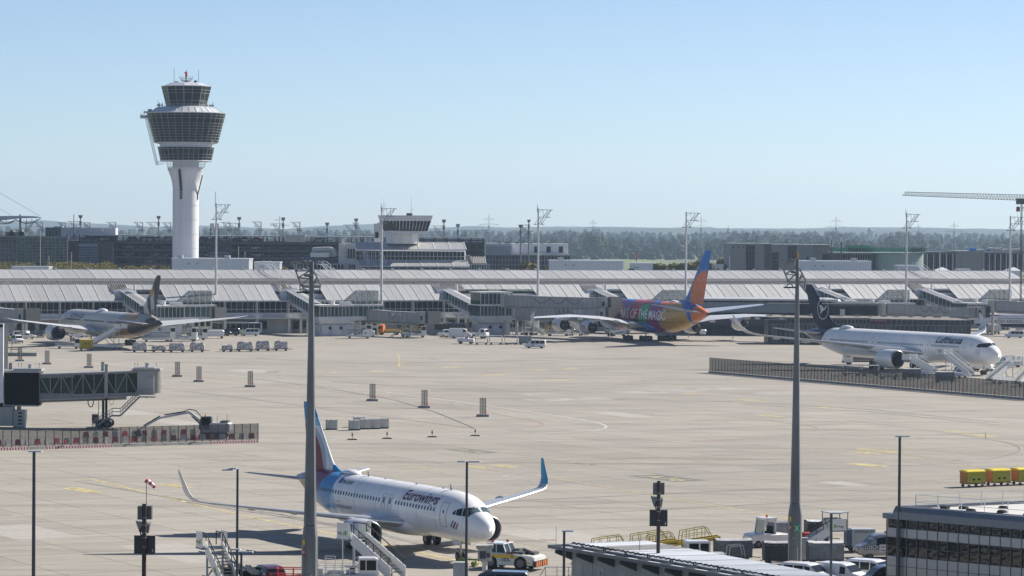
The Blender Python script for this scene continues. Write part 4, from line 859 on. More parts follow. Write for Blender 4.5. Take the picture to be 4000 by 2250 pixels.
f=Fr('grey_slab_building','large plain grey building with tall dark window strips at the right centre','building',3040,1090)
m=MB(); f.box(m,(2851,951),(2985,1062),0,30); f.box(m,(2982,953),(3014,1062),3,30); f.box(m,(3014,955),(3178,1062),.5,30); f.box(m,(3177,957),(3255,1062),2,30); m.build('wall',GBK,f.r)
m=MB(); f.box(m,(2850,950),(3014,952),-.2,30); f.box(m,(3014,954),(3255,956),.2,30); m.build('parapet',LGR,f.r)
for x0,y0,x1,y1,d,n in ((2914,958,2947,1060,-.05,3),(3077,960,3111,1020,.42,3),(3015,986,3040,1060,.42,3),(3213,993,3250,1024,1.9,4)): f.grid((x0,y0),(x1,y1),d,n,5,GLD,GRY,fw=.08)
m=MB();
for x in (2862,2882,2902): f.box(m,(x,962),(x+6,969),-.06,0)
f.box(m,(3150,1003),(3158,1015),.4,.5); m.build('vent',DGR,f.r)
m=MB(); f.box(m,(2950,949),(2963,951),5,8); f.box(m,(3102,951),(3118,954),5,8); m.build('skylight',WHT,f.r)
f=Fr('telecom_mast','pair of dark antenna poles with white panels right of the grey building','antenna',3265,1000)
m=MB()
for x,y0 in ((3249,920),(3286,920)): m.bar(f.l(x,1018),f.l(x,y0),.35); [m.bar(f.l(x-4,1018-6*k),f.l(x+4,1012-6*k),.08) for k in range(8)]
for x in range(3225,3300,8): m.bar(f.l(x,1018),f.l(x+5,998),.12)
m.bar(f.l(3222,1000),f.l(3298,1002),.12); m.build('pole',DGR,f.r)
m=MB();
for x,a,b in ((3245,922,962),(3287,924,945),(3250,935,965)): p=f.l(x,b); m.box(p.x-.35,p.x+.35,-.6,-.2,p.z,f.l(x,a).z)
m.build('panel_antenna',WHT,f.r)
f=Fr('round_green_building','round pale green building wrapped in netting beside a dark columned hall','building',3500,1060)
a=f.l(3407,990); b=f.l(3618,990); cx=(a.x+b.x)/2; rr=(b.x-a.x)/2
m=MB(); m.loft([[(cx+rr*math.cos(2*PI*i/48),rr*.8*math.sin(2*PI*i/48)+rr*.8,z) for i in range(48)] for z in (0,f.l(0,1024).z,f.l(0,1024).z+.25,a.z)])
m.build('drum_wall',mat('green_render',(.25,.34,.31),.6,var=.06),f.r,smooth=True);
m=MB(); m.loft([[(cx+rr*1.01*math.cos(2*PI*i/48),rr*.81*math.sin(2*PI*i/48)+rr*.8,z) for i in range(48)] for z in (f.l(0,1023.5).z,f.l(0,1024.5).z)]); m.build('string_course',LGR,f.r)
gz=f.l(0,1042).z
for k in range(9):
    x=f.l(3420+k*6,0).x;
m=MB(); ws=[f.l(3418+56*i/14,1050) for i in range(15)]
for i in range(14):
    t=(i+.5)/14; h=math.sin(t*PI)*1.3; m.box(ws[i].x+.05,ws[i+1].x-.05,.1,.4,f.l(0,1049).z,f.l(0,1049).z+.2+h)
m.build('arched_window',WHT,f.r)
m=MB(); f.box(m,(3255,985),(3620,989),-1,20); m.build('roof_deck',mat('pale_green_edge',(.35,.45,.4),.5),f.r)
net=netmat('green_netting',(.03,.24,.14),.42,2.2,2.2)
m=MB()
for x0,y0,x1,y1 in ((3255,970,3405,985),(3310,958,3404,985),(3404,968,3610,984),(3560,966,3612,988)):
    p=f.l(x0,y0); q_=f.l(x1,y1); m.add([(p.x,-1,p.z),(q_.x,-1,p.z),(q_.x,-1,q_.z),(p.x,-1,q_.z),(p.x,6,p.z),(q_.x,6,p.z),(q_.x,6,q_.z),(p.x,6,q_.z)],[(0,1,2,3),(4,5,6,7)])
m.build('safety_net',net,f.r)
m=MB()
for x in range(3255,3620,14): m.bar(f.l(x,987,-1),f.l(x,966,-1),.08)
for y in (968,976): m.bar(f.l(3255,y,-1),f.l(3615,y,-1),.07)
m.build('scaffold_rail',mat('green_tube',(.05,.25,.15),.5),f.r)
m=MB(); f.box(m,(3254,990),(3408,1062),1.5,20); m.build('dark_hall',DRK,f.r); f.grid((3254,990),(3406,1060),1.2,16,3,GLD,GRY,fw=.22)
f=Fr('columned_hall','dark open hall front with white columns between grey blocks at the far right','building',3800,1070)
m=MB(); f.box(m,(3618,990),(4100,1062),3,30); m.build('dark_interior',mat('brown_dark',(.035,.03,.028),.6),f.r)
m=MB(); f.box(m,(3733,980),(3839,1062),-.5,30); f.box(m,(3757,986),(3808,1062),-.7,0); m.build('grey_block',GBK,f.r)
m=MB(); f.box(m,(3618,984),(3735,991),-.4,30); f.box(m,(3839,985),(4100,991),-.4,30); m.build('roof_edge',mat('dark_fascia',(.1,.13,.13),.6),f.r)
m=MB()
for x in list(range(3621,3733,8))+list(range(3842,4095,8)): f.box(m,(x,991),(x+.9,1060),0,.3)
m.build('mullions',GRY,f.r)
for x in list(range(3621,3733,25))+list(range(3842,4095,22)): m=MB(); f.box(m,(x,991),(x+2.6,1060),-.4,0); m.build('column',OFW,f.r)
m=MB(); f.box(m,(3618,1022),(4100,1026),-.1,.2); f.box(m,(3618,1040),(4100,1042),-.1,.2); m.build('transom',GRY,f.r)
for i,(x,y,w_,h_,c) in enumerate(((3787,968,26,12,(.02,.2,.55)),(3852,973,16,10,(.05,.22,.45)),(3862,967,22,14,(.45,.43,.4)),(3886,968,30,16,(.42,.41,.4)),(3920,972,20,12,(.4,.41,.42)),(3954,972,46,13,(.4,.38,.36)),(3820,974,26,8,(.3,.34,.33)))):
    o=MB(); p=f.l(x,y+h_,4); q_=f.l(x+w_,y,4); o.loft([[(p.x,4,p.z),(q_.x,4,p.z),(q_.x,7,p.z),(p.x,7,p.z)],[(p.x,4.1,q_.z-.2),(q_.x,4.,q_.z-.1),(q_.x,7,q_.z-.2),(p.x,7,q_.z-.15)],[(p.x+.4,4.5,q_.z),(q_.x-.4,4.5,q_.z),(q_.x-.5,6.5,q_.z),(p.x+.4,6.5,q_.z)]])
    o=o.build('covered_pallet',mat('sheet%d'%i,c,.5,bump=.3,scale=2)); o.location=f.o; tag(o,['bright blue sheeted stack on the roof of the right grey block','small blue sheeted stack on the right roof edge','first grey bale right of the small blue stack','widest of the grey bales mid right roof','small grey bale left of the right roof gap','long beige bale at the right end of the roof','flat greenish bale between the two blue stacks'][i],'stack','sheeted building material on the far right roof')
for x0,x1,lb in ((3650,3712,'small white pointed rooflight in front of the dark columned hall'),(3930,3990,'white pointed rooflight at the far right behind the terminal roof')):
    f=Fr('rooflight',lb,'rooflight',(x0+x1)/2,1005); p=f.l(x0,1057); q_=f.l(x1,1057); t_=f.l((x0+x1)/2,1043,3); MB().add([(p.x,0,0),(q_.x,0,0),(q_.x,6,0),(p.x,6,0),(p.x,0,p.z),(q_.x,0,p.z),(q_.x,6,p.z),(p.x,6,p.z),(t_.x,3,t_.z)],[(0,1,5,4),(1,2,6,5),(2,3,7,6),(3,0,4,7),(4,5,8),(5,6,8),(6,7,8),(7,4,8)]).build('shell',WHT,f.r)
f=Fr('membrane_canopy','white fabric canopy roof hung from steel cables at the far left','canopy',40,1120)
def z1(u,v): return (u*.41408,750+v*.41408)
def K(u,v,d=0): return f.l(*z1(u,v),d)
m=MB(); top=[(-200,236),(0,226),(130,225),(250,226),(340,229),(385,238)]; bot=[(-200,262),(0,270),(120,256),(200,248),(300,246),(385,243)]
m.loft([[K(u,v,d) for u,v in top]+[K(u,v,d) for u,v in reversed(bot)] for d in (-4,8,22)]); m.build('membrane',mat('membrane',(.42,.46,.50),.6,var=.05),f.r)
m=MB();
for d in (-4,8):
    ch=[K(u,v,d) for u,v in ((-80,290),(0,300),(60,300),(150,262),(200,285),(250,298),(300,290),(345,270),(383,250))]; m.path(ch,.3)
    for i,c in enumerate(ch): u=(-80,0,60,150,200,250,300,345,383)[i]; m.bar(c,K(u,250,d),.16)
    m.path([K(u,v,d) for u,v in ((0,270),(60,300),(110,290),(150,258))],.25)
m.build('truss',DGR,f.r)
m=MB(); m.bar(K(385,232),K(-60,-25),.12).bar(K(118,226),K(-60,130),.12).bar(K(-60,500),K(115,680,-20),.35).bar(K(-40,330),K(36,420),.6).bar(K(-40,300),K(20,420),.4).bar(K(385,245),K(383,330),.05); m.build('cable',LGR,f.r)
m=MB(); a=K(182,212); m.cyl((a.x,2,a.z),(a.x,2,K(0,640).z),.35,n=8); m.build('mast',GRY,f.r)
def arm(mb,h,s,sgn=1,w=.12):
    """fan-shaped floodlight truss: leaning chords, cross bars"""
    A=(0,0,h-1.0*s); pts=[(3.6*s*sgn,0,h-.15*s),(2.9*s*sgn,0,h-.2*s)]
    mb.path([(.15*sgn*s,0,h-3.8*s),(1.4*sgn*s,0,h-1.9*s),(3.4*sgn*s,0,h-.1*s)],w); mb.path([(.9*sgn*s,0,h-3.9*s),(2.2*sgn*s,0,h-2.0*s),(3.0*sgn*s,0,h-.9*s),(3.2*sgn*s,0,h-.1*s)],w)
    mb.path([(0,0,h),(3.9*sgn*s,0,h-.12*s)],w); mb.path([(0,0,h-2.0*s),(2.9*sgn*s,0,h-2.0*s)],w); mb.path([(-.9*sgn*s,0,h-3.9*s),(1.4*sgn*s,0,h-3.9*s)],w*1.3)
    mb.path([(0,0,h-.9*s),(1.2*sgn*s,0,h-.1*s),(1.4*sgn*s,0,h-1.9*s),(2.4*sgn*s,0,h-.15*s),(2.2*sgn*s,0,h-2.0*s),(3.4*sgn*s,0,h-.1*s)],w*.7); mb.path([(0,0,h-3.0*s),(.5*sgn*s,0,h-2*s),(.8*sgn*s,0,h-3.9*s),(1.5*sgn*s,0,h-1.9*s)],w*.7); mb.path([(-.9*sgn*s,0,h-3.9*s),(0,0,h-2.4*s)],w*.7)
def lamps(mb,h,s,sgn=1):
    for x,z in ((3.3,-.05),(2.2,-2.),(1.2,-3.9),(3.9,-.1),(2.9,-2.),(-.9,-3.9),(.3,-3.9)): mb.box(min(x*sgn*s-.35*s,x*sgn*s+.35*s),x*sgn*s+.35*s,-.35,.35,h+z*s-.14,h+z*s+.02)
def bgmast(px,ytop,D,label,s=1,sgn=-1,box=False,w=.25,group='slim floodlight masts beyond the terminal'):
    p=at(px,ytop,D); h=p.z+1; t=thing('floodlight_mast',label,'mast',(p.x,D,-1),0,group)
    MB().cyl((0,0,0),(0,0,h),w*1.2,w*.8,n=8).build('pole',LGR if not box else mat('mid_grey_pole',(.2,.21,.22),.6),t)
    m=MB(); arm(m,h-(2*s if box else 0),s,sgn,w=.13); m.build('truss_arm',GRY,t); m=MB(); lamps(m,h-(2*s if box else 0),s,sgn); m.build('floodlight',GRY,t)
    if box: MB().cyl((0,0,h-1.*s),(0,0,h-.3*s),.5*s,.65*s,n=8).box(-.65*s,.65*s,-.6*s,.6*s,h-.3*s,h+.0*s).cyl((0,0,h-3.3*s),(0,0,h-1.9*s),.42*s,n=8).build('equipment_box',GRY,t)
    return t
L_=z1
def R2(u,v): return (1000+u*.41408,750+v*.41408)
for (px,py),lab,s,sgn,bx in ((L_(245,285),'faint mast between the canopy and the glass office, leftmost of the far row',.8,1,False),(L_(405,282),'slim mast at the left end of the white rooftop block',.8,-1,False),(L_(618,286),'slim mast above the green-glazed end of the white rooftop block',.7,-1,False),(L_(760,218),'mast with a box head above the white rooftop block',1.1,-1,True),(L_(850,286),'slim mast standing over the middle of the white rooftop block',.7,-1,False),(L_(1093,285),'slim mast at the right end of the white rooftop block',.8,-1,False),(L_(1345,284),'slim mast midway between white rooftop block and tower shaft',.8,-1,False),(L_(1497,226),'box-headed mast closest left of the tower shaft',1.1,-1,True),(L_(1612,288),'slim mast touching the left side of the tower shaft',.8,-1,False),(L_(2170,284),'slim mast right of the telecom gantry',.8,-1,False),(L_(2257,236),'box-headed mast right of the telecom gantry',1.1,-1,True),
    (R2(48,280),'slim mast left of the first box-headed mast in the gap left of the control building',.8,-1,False),(R2(257,240),'box-headed mast left of the pale stair hut',1.1,-1,True),(R2(415,283),'slim mast above the pale stair hut',.8,-1,False),(R2(672,288),'two-armed box-headed mast above the rooftop duct',1.1,-1,True),(R2(945,250),'box-headed mast just left of the control building cab',1.1,-1,True),(R2(964,290),'slim pole hard against the box-headed mast left of the control building cab',.5,-1,False),(R2(1773,260),'box-headed mast right of the control building cab',1.1,-1,True),(R2(1905,302),'box-headed mast with its arm to the right, right of the control building cab',1.1,1,True),((2034,878),'box-headed mast left of the white pavilion lamp mast pair',1.1,1,True),((2066,858),'tall box-headed mast with antenna on the white pavilion',.9,-1,True)):
    bgmast(px,py,1130 if not bx else 1110,lab,s,sgn,bx)
for x,y0,y1,lb in ((158,892,1035,'thin white pole in front of the glass office'),(191,1000,1050,'short lamp pole at the left end of the low grey-white box'),(279,985,1030,'short lamp pole in front of the louvred stair block'),(731,950,1010,'thin pole on the tower podium, left one'),(745,965,1010,'thin pole on the tower podium, right one'),(932,965,1010,'thin tall pole at the right end of the tower podium'),(3670,983,1040,'thin white pole in front of the columned hall'),(2850,1000,1040,'thin pole at the left edge of the grey slab building'),(2782,999,1042,'thin dark pole right of the painted tail fin'),(957,985,1010,'short camera pole on the tower podium')):
    p=at(x,y0,970); t=MB().cyl((0,0,0),(0,0,p.z+1),.12,.08,n=6).box(-.25,.25,-.1,.1,p.z+.8,p.z+1).build('pole',LGR); t.location=(p.x,970,-1); tag(t,lb,'pole')
p=at(697*.41408,750+210*.41408,1080); t=thing('radio_mast','dark radio mast with guy wires on the white rooftop block','mast',(p.x,1080,-1)); h=p.z+1; MB().cyl((0,0,0),(0,0,h),.25,.12,n=6).build('pole',DGR,t)
m=MB(); m.bar((0,0,h-4.2),(-4,0,h-10.5),.08).bar((0,0,h-4.2),(4,0,h-10.5),.08).bar((0,0,h-7),(1.7,0,h-10.5),.2).bar((0,0,h-7),(-1.5,0,h-10.5),.15); m.build('guy_wire',DGR,t)
f=Fr('telecom_gantry','white antenna gantry on a dark lattice frame just right of the tower shaft','antenna',840,1050)
m=MB()
for u in (1985,2062): m.bar(K.__call__(0,0) if 0 else f.l(*z1(u,470)),f.l(*z1(u,295)),.2)
for v in (300,345,400): m.bar(f.l(*z1(1980,v)),f.l(*z1(2068,v)),.15)
m.bar(f.l(*z1(1985,345)),f.l(*z1(2062,400)),.1).bar(f.l(*z1(2062,345)),f.l(*z1(1985,400)),.1); m.build('frame',DGR,f.r)
m=MB()
for u in (1990,2003,2014,2036,2050,2058): p=f.l(*z1(u,345)); m.box(p.x-.2,p.x+.2,-.5,-.1,p.z,f.l(*z1(u,295)).z)
m.build('panel_antenna',WHT,f.r)
FLM=MB().box(-.35,.35,-.35,.35,-.14,.02).mesh('floodlight',GRY)
def mastmid(px,ytop,yb,D,label,sgn=1,s=1.,wt=.2,wb=.4,gap=None,antenna=True):
    p=at(px,ytop,D); h=p.z; t=thing('floodlight_mast',label,'mast',(p.x,D,0),R(0),'tall white floodlight masts in front of the terminal')
    MB().cyl((0,0,0),(0,0,h),wb,wt,n=12).build('pole',mat('galvanised_pole',(.50,.51,.51),.5,.2,var=.12),t,smooth=True)
    m=MB(); arm(m,h-.3,s,sgn,.12); m.build('truss_arm',GRY,t)
    for x,z in ((3.3,-.05),(2.2,-2.),(1.2,-3.9),(2.9,-2.),(-.9,-3.9)): inst(FLM,'floodlight',t,(x*sgn*s,0,h-.3+z*s))
    if antenna: MB().cyl((-.25,0,h-1),(-.25,0,h+(3 if antenna==2 else 1)),.07,n=5).build('antenna',DGR,t)
    return t
mastmid(845,794,1298,820,'tall white floodlight mast right of the control tower',antenna=2); mastmid(1492,809,1298,822,'tall white floodlight mast in front of the control building cab'); mastmid(2103,814,1300,830,'tall white floodlight mast left of the painted jet',antenna=1); mastmid(2681,827,1300,850,'tall white floodlight mast just left of the painted tail fin',antenna=0); mastmid(3542,832,1300,880,'tall white floodlight mast above the dark-tailed white jet',antenna=1); mastmid(3947,843,1300,895,'tall white floodlight mast at the far right below the crane',antenna=0)
MB
f=Fr('tower_crane','yellow-grey tower crane reaching in from the right edge','crane',4003,900)
def J(u,v,d=0): return f.l(3000+u*.41408,750+v*.41408,d)
m=MB(); a0,a1=J(1270,32),J(2420,80); b0,b1=J(1290,0),J(2420,28)
for y in (-.7,.7): yy=Vector((0,y,0)); m.bar(a0+yy,a1+yy,.16);
m.bar(b0,b1,.18); n=42
for k in range(n):
    A_=a0.lerp(a1,k/n); B_=b0.lerp(b1,(k+.5)/n); C_=a0.lerp(a1,(k+1)/n);
    for y in (-.7,.7): yy=Vector((0,y,0)); m.bar(A_+yy,B_,.07); m.bar(B_,C_+yy,.07)
    m.bar(A_-Vector((0,.7,0)),A_+Vector((0,.7,0)),.06)
m.build('jib',mat('crane_paint',(.45,.44,.36),.5),f.r)
m=MB(); p=J(2345,115); q_=J(2440,62); m.box(p.x,q_.x+3,-1.2,1.2,p.z,q_.z); m.build('cab',DGR,f.r)
m=MB();
for x in (-1,1):
    for y in (-1,1): m.bar((x,y,0),(x,y,q_.z),.2)
z=0
while z<q_.z-2: m.bar((-1,-1,z),(1,-1,z+2),.1); m.bar((1,-1,z+2),(-1,-1,z+4),.1) if z+4<q_.z else 0; z+=4
m.build('tower',DGR,f.r)
m=MB(); a=J(2355,115); b=J(2358,350); m.bar(a,b,.05).bar(J(2362,115),J(2360,160),.05); c=J(2359,168); m.box(c.x-.5,c.x+.5,-.3,.3,c.z-.5,c.z+.9); m.build('hook_block',mat('crane_red',(.25,.04,.03),.5),f.r)
m=MB(); p=J(2398,155); m.box(p.x,p.x+2,-1,1,p.z,J(0,130).z); m.build('platform',LGR,f.r)
def pylon(px,yt,yb,D,lb):
    p=at(px,yt,D); h=p.z+1; t=thing('electricity_pylon',lb,'pylon',(p.x,D,-1),0); m=MB(); w=.5*(D/4000)
    for x in (-1,1):
        for y in (-1,1): m.bar((x*h*.07,y*h*.07,0),(x*.6,y*.6,h*.72),w*.9)
    m.bar((0,0,h*.7),(0,0,h),w)
    for k in range(8):
        z0=h*.72*k/8; z1_=h*.72*(k+1)/8; r0=h*.07+( .6-h*.07)*k/8; r1=h*.07+(.6-h*.07)*(k+1)/8
        m.bar((-r0,-r0,z0),(r1,-r1,z1_),w*.5).bar((r0,-r0,z0),(-r1,-r1,z1_),w*.5)
    for z,l in ((.58,.2),(.74,.26),(.88,.13)): m.bar((-h*l,0,h*z),(h*l,0,h*z),w*.7); m.bar((-h*l,0,h*z),(0,0,h*(z+.05)),w*.4).bar((h*l,0,h*z),(0,0,h*(z+.05)),w*.4)
    m.build('lattice',mat('pylon_steel',(.16,.17,.18),.6),t); return t
pylon(1092,842,905,3600,'faint electricity pylon behind the car park left of centre'); pylon(1910,838,905,3800,'electricity pylon right of the control building'); pylon(2317,857,900,4300,'small electricity pylon above the woods right of the white pavilion'); pylon(2739,843,945,3100,'electricity pylon right of the painted tail fin mast'); pylon(3266,845,910,3600,'electricity pylon above the antenna poles'); pylon(3727,866,925,3500,'electricity pylon above the round green building'); pylon(3588,876,910,5000,'faint far pylon above the woods at right')
p=at(2845,880,5200); t=thing('church_tower','onion-domed church tower on the hazy skyline','church',(p.x,5200,-1)); h=p.z+1; MB().box(-3,3,-3,3,0,h-14).build('shaft',CON,t); MB().loft([[(r_*math.cos(i*PI/4),r_*math.sin(i*PI/4),z) for i in range(8)] for r_,z in ((3.4,h-14),(4.2,h-11),(1.6,h-8.5),(1.8,h-7),(.5,h-5),(.2,h))]).build('onion_dome',DGR,t)
p=at(3399,893,6000); t=thing('church_tower','blunt pale church tower in the haze at the right','church',(p.x,6000,-1)); h=p.z+1; MB().box(-5,5,-5,5,0,h-4).build('shaft',CON,t); MB().loft([[(r_*math.cos(i*PI/4),r_*math.sin(i*PI/4),z) for i in range(8)] for r_,z in ((6,h-4),(4,h-1.5),(.3,h+2))]).build('roof',DGR,t)
p=at(2488,990,1400); t=thing('marker_mast','small red and white banded mast on the meadow','mast',(p.x,1400,-.6)); h=p.z+.6; mm=MB()
for k in range(6): mm.cyl((0,0,h*k/6),(0,0,h*(k+1)/6),.32,n=8,mi=k%2)
mm.build('pole',[WHT,RED],t); MB().box(-.8,.8,-.4,.4,h,h+.25).build('head',RED,t)
LV=mat('dark_horizontal_louvre',(.15,.16,.17),.4,.4);
f=Fr('louvred_hall','low hall clad in dark horizontal louvres right of the painted jet','building',3080,835,0)
def H4(u,v,d=0): return f.l(3000+u*.41408,750+v*.41408,d)
a=f.l(2725,1185); b=H4(1042,1190); zt=H4(0,1058).z; zb=H4(0,1190).z
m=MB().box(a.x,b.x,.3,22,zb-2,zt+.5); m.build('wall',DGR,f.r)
n=15; me=MB().add([(a.x,-.25,0),(b.x,-.25,0),(b.x,.2,(zt-zb)/n*.72),(a.x,.2,(zt-zb)/n*.72),(a.x,.3,0),(b.x,.3,0)],[(0,1,2,3),(0,1,5,4)]).mesh('louvre',LV)
for k in range(n): inst(me,'louvre',f.r,(0,0,zb+(zt-zb)*k/n))
m=MB().box(a.x-.5,b.x-11,-1.5,22,zt+.9,zt+1.4).bar((b.x-30,-1.2,zt+.3),(b.x,-1.2,zt+.3),.25); m.build('roof_edge',LGR,f.r)
for k,u in enumerate((-510,-450,-390,-45,35,75,180,400,660)): p=H4(u,1028,5); MB().loft([[(p.x+r_*math.cos(i*PI/5),8+r_*math.sin(i*PI/5),z) for i in range(10)] for r_,z in ((1.25,zt+.8),(1.25,p.z-.2),(.8,p.z+.3),(.1,p.z+.45))]).build('roof_dome',WHT,f.r)
m=MB(); p=H4(675,1180); m.box(p.x,p.x+1.3,-1.2,-.4,zb-1,H4(0,1100).z); m.build('duct',LGR,f.r)
m=MB()
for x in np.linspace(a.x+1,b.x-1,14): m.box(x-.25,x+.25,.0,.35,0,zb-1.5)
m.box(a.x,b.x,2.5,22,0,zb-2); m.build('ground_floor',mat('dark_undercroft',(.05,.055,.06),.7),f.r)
m=MB(); a2=f.l(2725,1185); m.box(a2.x,a2.x+26,-.4,-.28,zt-2.3,zt+.5); m.build('end_panel',mat('blue_grey_panel',(.16,.2,.24),.5),f.r)
f=Fr('black_glazed_hall','low flat-roofed hall with a band of black glass behind the white wide-body jet','building',3400,770,0)
def H5(u,v,d=0): return f.l(3000+u*.41408,750+v*.41408,d)
a=H5(0,1185); b=H5(1915,1205); zr=H5(0,1178).z
MB().add([(a.x,0,zr),(b.x,0,zr-.5),(b.x-4,12,zr+.05),(a.x,12,zr+.1),(a.x,0,zr-.3),(b.x,0,zr-.8)],[(0,1,2,3),(0,1,5,4)]).build('flat_roof',mat('gravel_roof',(.17,.155,.14),.9,var=.3,scale=2),f.r)
MB().box(a.x,b.x,.8,12,0,zr-.9).build('core',DRK,f.r)
p0=H5(1110,1205); p1=H5(1912,1260); grid(f.r,p0.x,p1.x,p1.z,p0.z,-.3,16,1,mat('black_screen',(.012,.013,.015),.45),GRY,fw=.1)
p0=H5(180,1185); p1=H5(965,1245); grid(f.r,p0.x,p1.x,p1.z,p0.z,.2,22,1,GLD,GRY,fw=.12)
p0=H5(0,1250); p1=H5(1915,1330); grid(f.r,a.x,b.x,0.4,p0.z,.5,46,1,GLB,GRY,fw=.12)
m=MB()
for u in np.linspace(30,1880,15):
    p=H5(u+rnd.uniform(-20,20),1180,8); s=rnd.uniform(.4,1.); z=zr+.3; m.box(p.x-s,p.x+s,8,8+s,z-.4,z+rnd.uniform(0,.25))
m.build('rooftop_unit',mat('rooftop_grey',(.28,.28,.27),.7),f.r)
m=MB()
for i in range(9): p=H5(980+i*14,1255); m.bar(p,p+Vector((.3,0,1.4)),.12)
p=H5(975,1250); m.bar(p,p+Vector((6,0,0)),.1).bar(p+Vector((0,0,.9)),p+Vector((6,0,.9)),.1); m.build('red_rail',mat('rust_red',(.22,.06,.05),.7),f.r)
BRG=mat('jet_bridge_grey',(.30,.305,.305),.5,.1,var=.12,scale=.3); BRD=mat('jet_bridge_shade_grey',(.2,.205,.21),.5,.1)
LET=mat('pale_lettering',(.72,.74,.75),.6)
def jetbridge(label,pts,h,w=2.6,cab=True,legs=(),text=None,ttx=.6,cables=None,mater=BRG,rot=True,th=1.4,split=(.45,),taper=.25):
    """pts: bottom centreline from the terminal outwards (world)"""
    a,b=pts; root=thing('jet_bridge',label,'jet bridge',(a.x,a.y,0),math.atan2(b.y-a.y,b.x-a.x)); L=math.hypot(b.x-a.x,b.y-a.y); za,zb=a.z,b.z
    Z=lambda f:za+(zb-za)*f
    segs=[0]+list(split)+[1]
    for k in range(len(segs)-1):
        f0,f1=segs[k],segs[k+1]; e=taper*k/2; x0,x1=f0*L-(.6 if k else 0),f1*L; hh=h-e+ (0.0)
        m=MB(); r0=[(x0,-w/2+e*.3,Z(f0)),(x0,-w/2+e*.3,Z(f0)+hh),(x0,w/2-e*.3,Z(f0)+hh),(x0,w/2-e*.3,Z(f0))]; r1=[(x1,p[1],p[2]-Z(f0)+Z(f1)) for p in r0]; m.loft([r0,r1]); m.build('tunnel',mater,root)
        rb=MB(); n=max(3,int((x1-x0)/1.6))
        for i in range(n+1): x=x0+(x1-x0)*i/n; zz=Z(f0)+(Z(f1)-Z(f0))*i/n; rb.box(x-.03,x+.03,-w/2+e*.3-.05,-w/2+e*.3,zz+.1,zz+hh-.1)
        y=-w/2+e*.3-.06
        for dz in (.06,hh-.06): rb.bar((x0,y,Z(f0)+dz),(x1,y,Z(f1)+dz),.14)
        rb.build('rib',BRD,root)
    if rot: MB().cyl((-1.2,0,za-.3),(-1.2,0,za+h+.1),th,n=16).cyl((-1.2,0,0),(-1.2,0,za),.4,n=10).build('rotunda',BEI,root,smooth=True)
    if cab:
        MB().cyl((L+1.,0,zb-.15),(L+1.,0,zb+h+.05),1.7,n=16).build('cab_drum',mat('cab_beige',(.27,.25,.225),.5),root,smooth=True)
        MB().box(L+2.,L+4.4,-1.9,1.9,zb-.1,zb+h+.1).box(L+4.4,L+5.1,-2,2,zb-.05,zb+.1).build('cab',BRG,root); MB().box(L+2.4,L+3.2,-1.96,-1.9,zb+.8,zb+2).build('cab_window',GLD,root)
        q=MB()
        for i in range(5): q.box(L+4.4+i*.28,L+4.55+i*.28,-2.05-i*.03,2.05+i*.03,zb+.05,zb+h+.25)
        q.build('canopy_bellows',DGR,root)
    for f_ in legs:
        x=L*f_; m=MB();
        for y in (-1.5,1.5): m.cyl((x,y,.6),(x,y,Z(f_)+.1),.22,n=8)
        m.box(x-.3,x+.3,-1.7,1.7,Z(f_)-.3,Z(f_)).bar((x,-1.5,1.),(x,1.5,1.),.35).bar((x-.1,-1.5,2.2),(x-.1,1.5,2.2),.3); m.build('support_leg',BRG,root)
        for y in (-.9,.9): MB().cyl((x,y-.25,.55),(x,y+.25,.55),.55,n=14).build('wheel',TYR,root)
        st=MB(); n=12; x0,z0=x-3.2,0; x1,z1_=x+3,Z(f_)
        for y in (-2.6,-1.9):
            st.bar((x0,y,z0),(x1,y,z1_),.12); st.bar((x0,y,z0+1),(x1,y,z1_+1),.07)
        for i in range(n): t=i/n; st.box(x0+(x1-x0)*t-.12,x0+(x1-x0)*t+.14,-2.6,-1.9,z0+(z1_-z0)*t,z0+(z1_-z0)*t+.05)
        st.build('service_stair',LGR,root)
    m=MB().cyl((0,-.6,za-.35),(L,-.6,zb-.35),.28,n=8); m.build('duct',BRG,root)
    if text:
        M_,s_=text; x=L*ttx; y=-w/2-.09
        flat_text('lettering',M_,1.25,LET,root,lambda u_,v_:(x+u_,y,Z(ttx)+h*.45+v_)); flat_text('lettering',s_,.75,LET,root,lambda u_,v_:(x+1.4+u_,y,Z(ttx)+h*.45+.45+v_))
    if cables:
        m=MB(); c0,c1,n_=cables
        for k in range(n_):
            x0=L*(c0+(c1-c0)*k/n_); x1=L*(c0+(c1-c0)*(k+1)/n_); pr=None
            for i in range(9): t=i/8; x=x0+(x1-x0)*t; q=(x,-w/2-.2,Z(x/L)+h*.86-4*t*(1-t)*1.5); pr and m.bar(pr,q,.07); pr=q
        m.build('cable_loops',BLK,root)
    return root
def two(px0,py0,D0,px1,py1,D1): return at(px0,py0,D0),at(px1,py1,D1)
jetbridge('grey jet bridge marked M112/2 standing unused left of centre',two(1400,1250,818,1640,1262,800),2.9,text=('M','112/2'),ttx=.62,legs=(.78,),cables=(.55,.7,1))
jetbridge('upper of the two jet bridges at the painted jet, marked M113',two(1985,1196,824,2345,1207,801),3.0,text=('M','113'),ttx=.84,cables=(.32,.85,3),legs=(),split=(.3,))
jetbridge('lower of the two jet bridges at the painted jet, marked M113/2',two(2030,1243,822,2340,1247,800),2.9,text=('M','113/2'),ttx=.72,cables=(.5,.72,4),legs=(.12,),split=(.5,))
jetbridge('jet bridge marked M110/2 at the left edge of the picture',two(-60,1246,770,75,1258,760),3.2,text=('M','110/2'),ttx=.42,legs=(.95,),split=(.4,))
jetbridge('jet bridge reaching to the right behind the beige-patterned tail',two(695,1250,806,800,1252,800),3.2,text=('M','111'),ttx=.55,legs=(.5,))
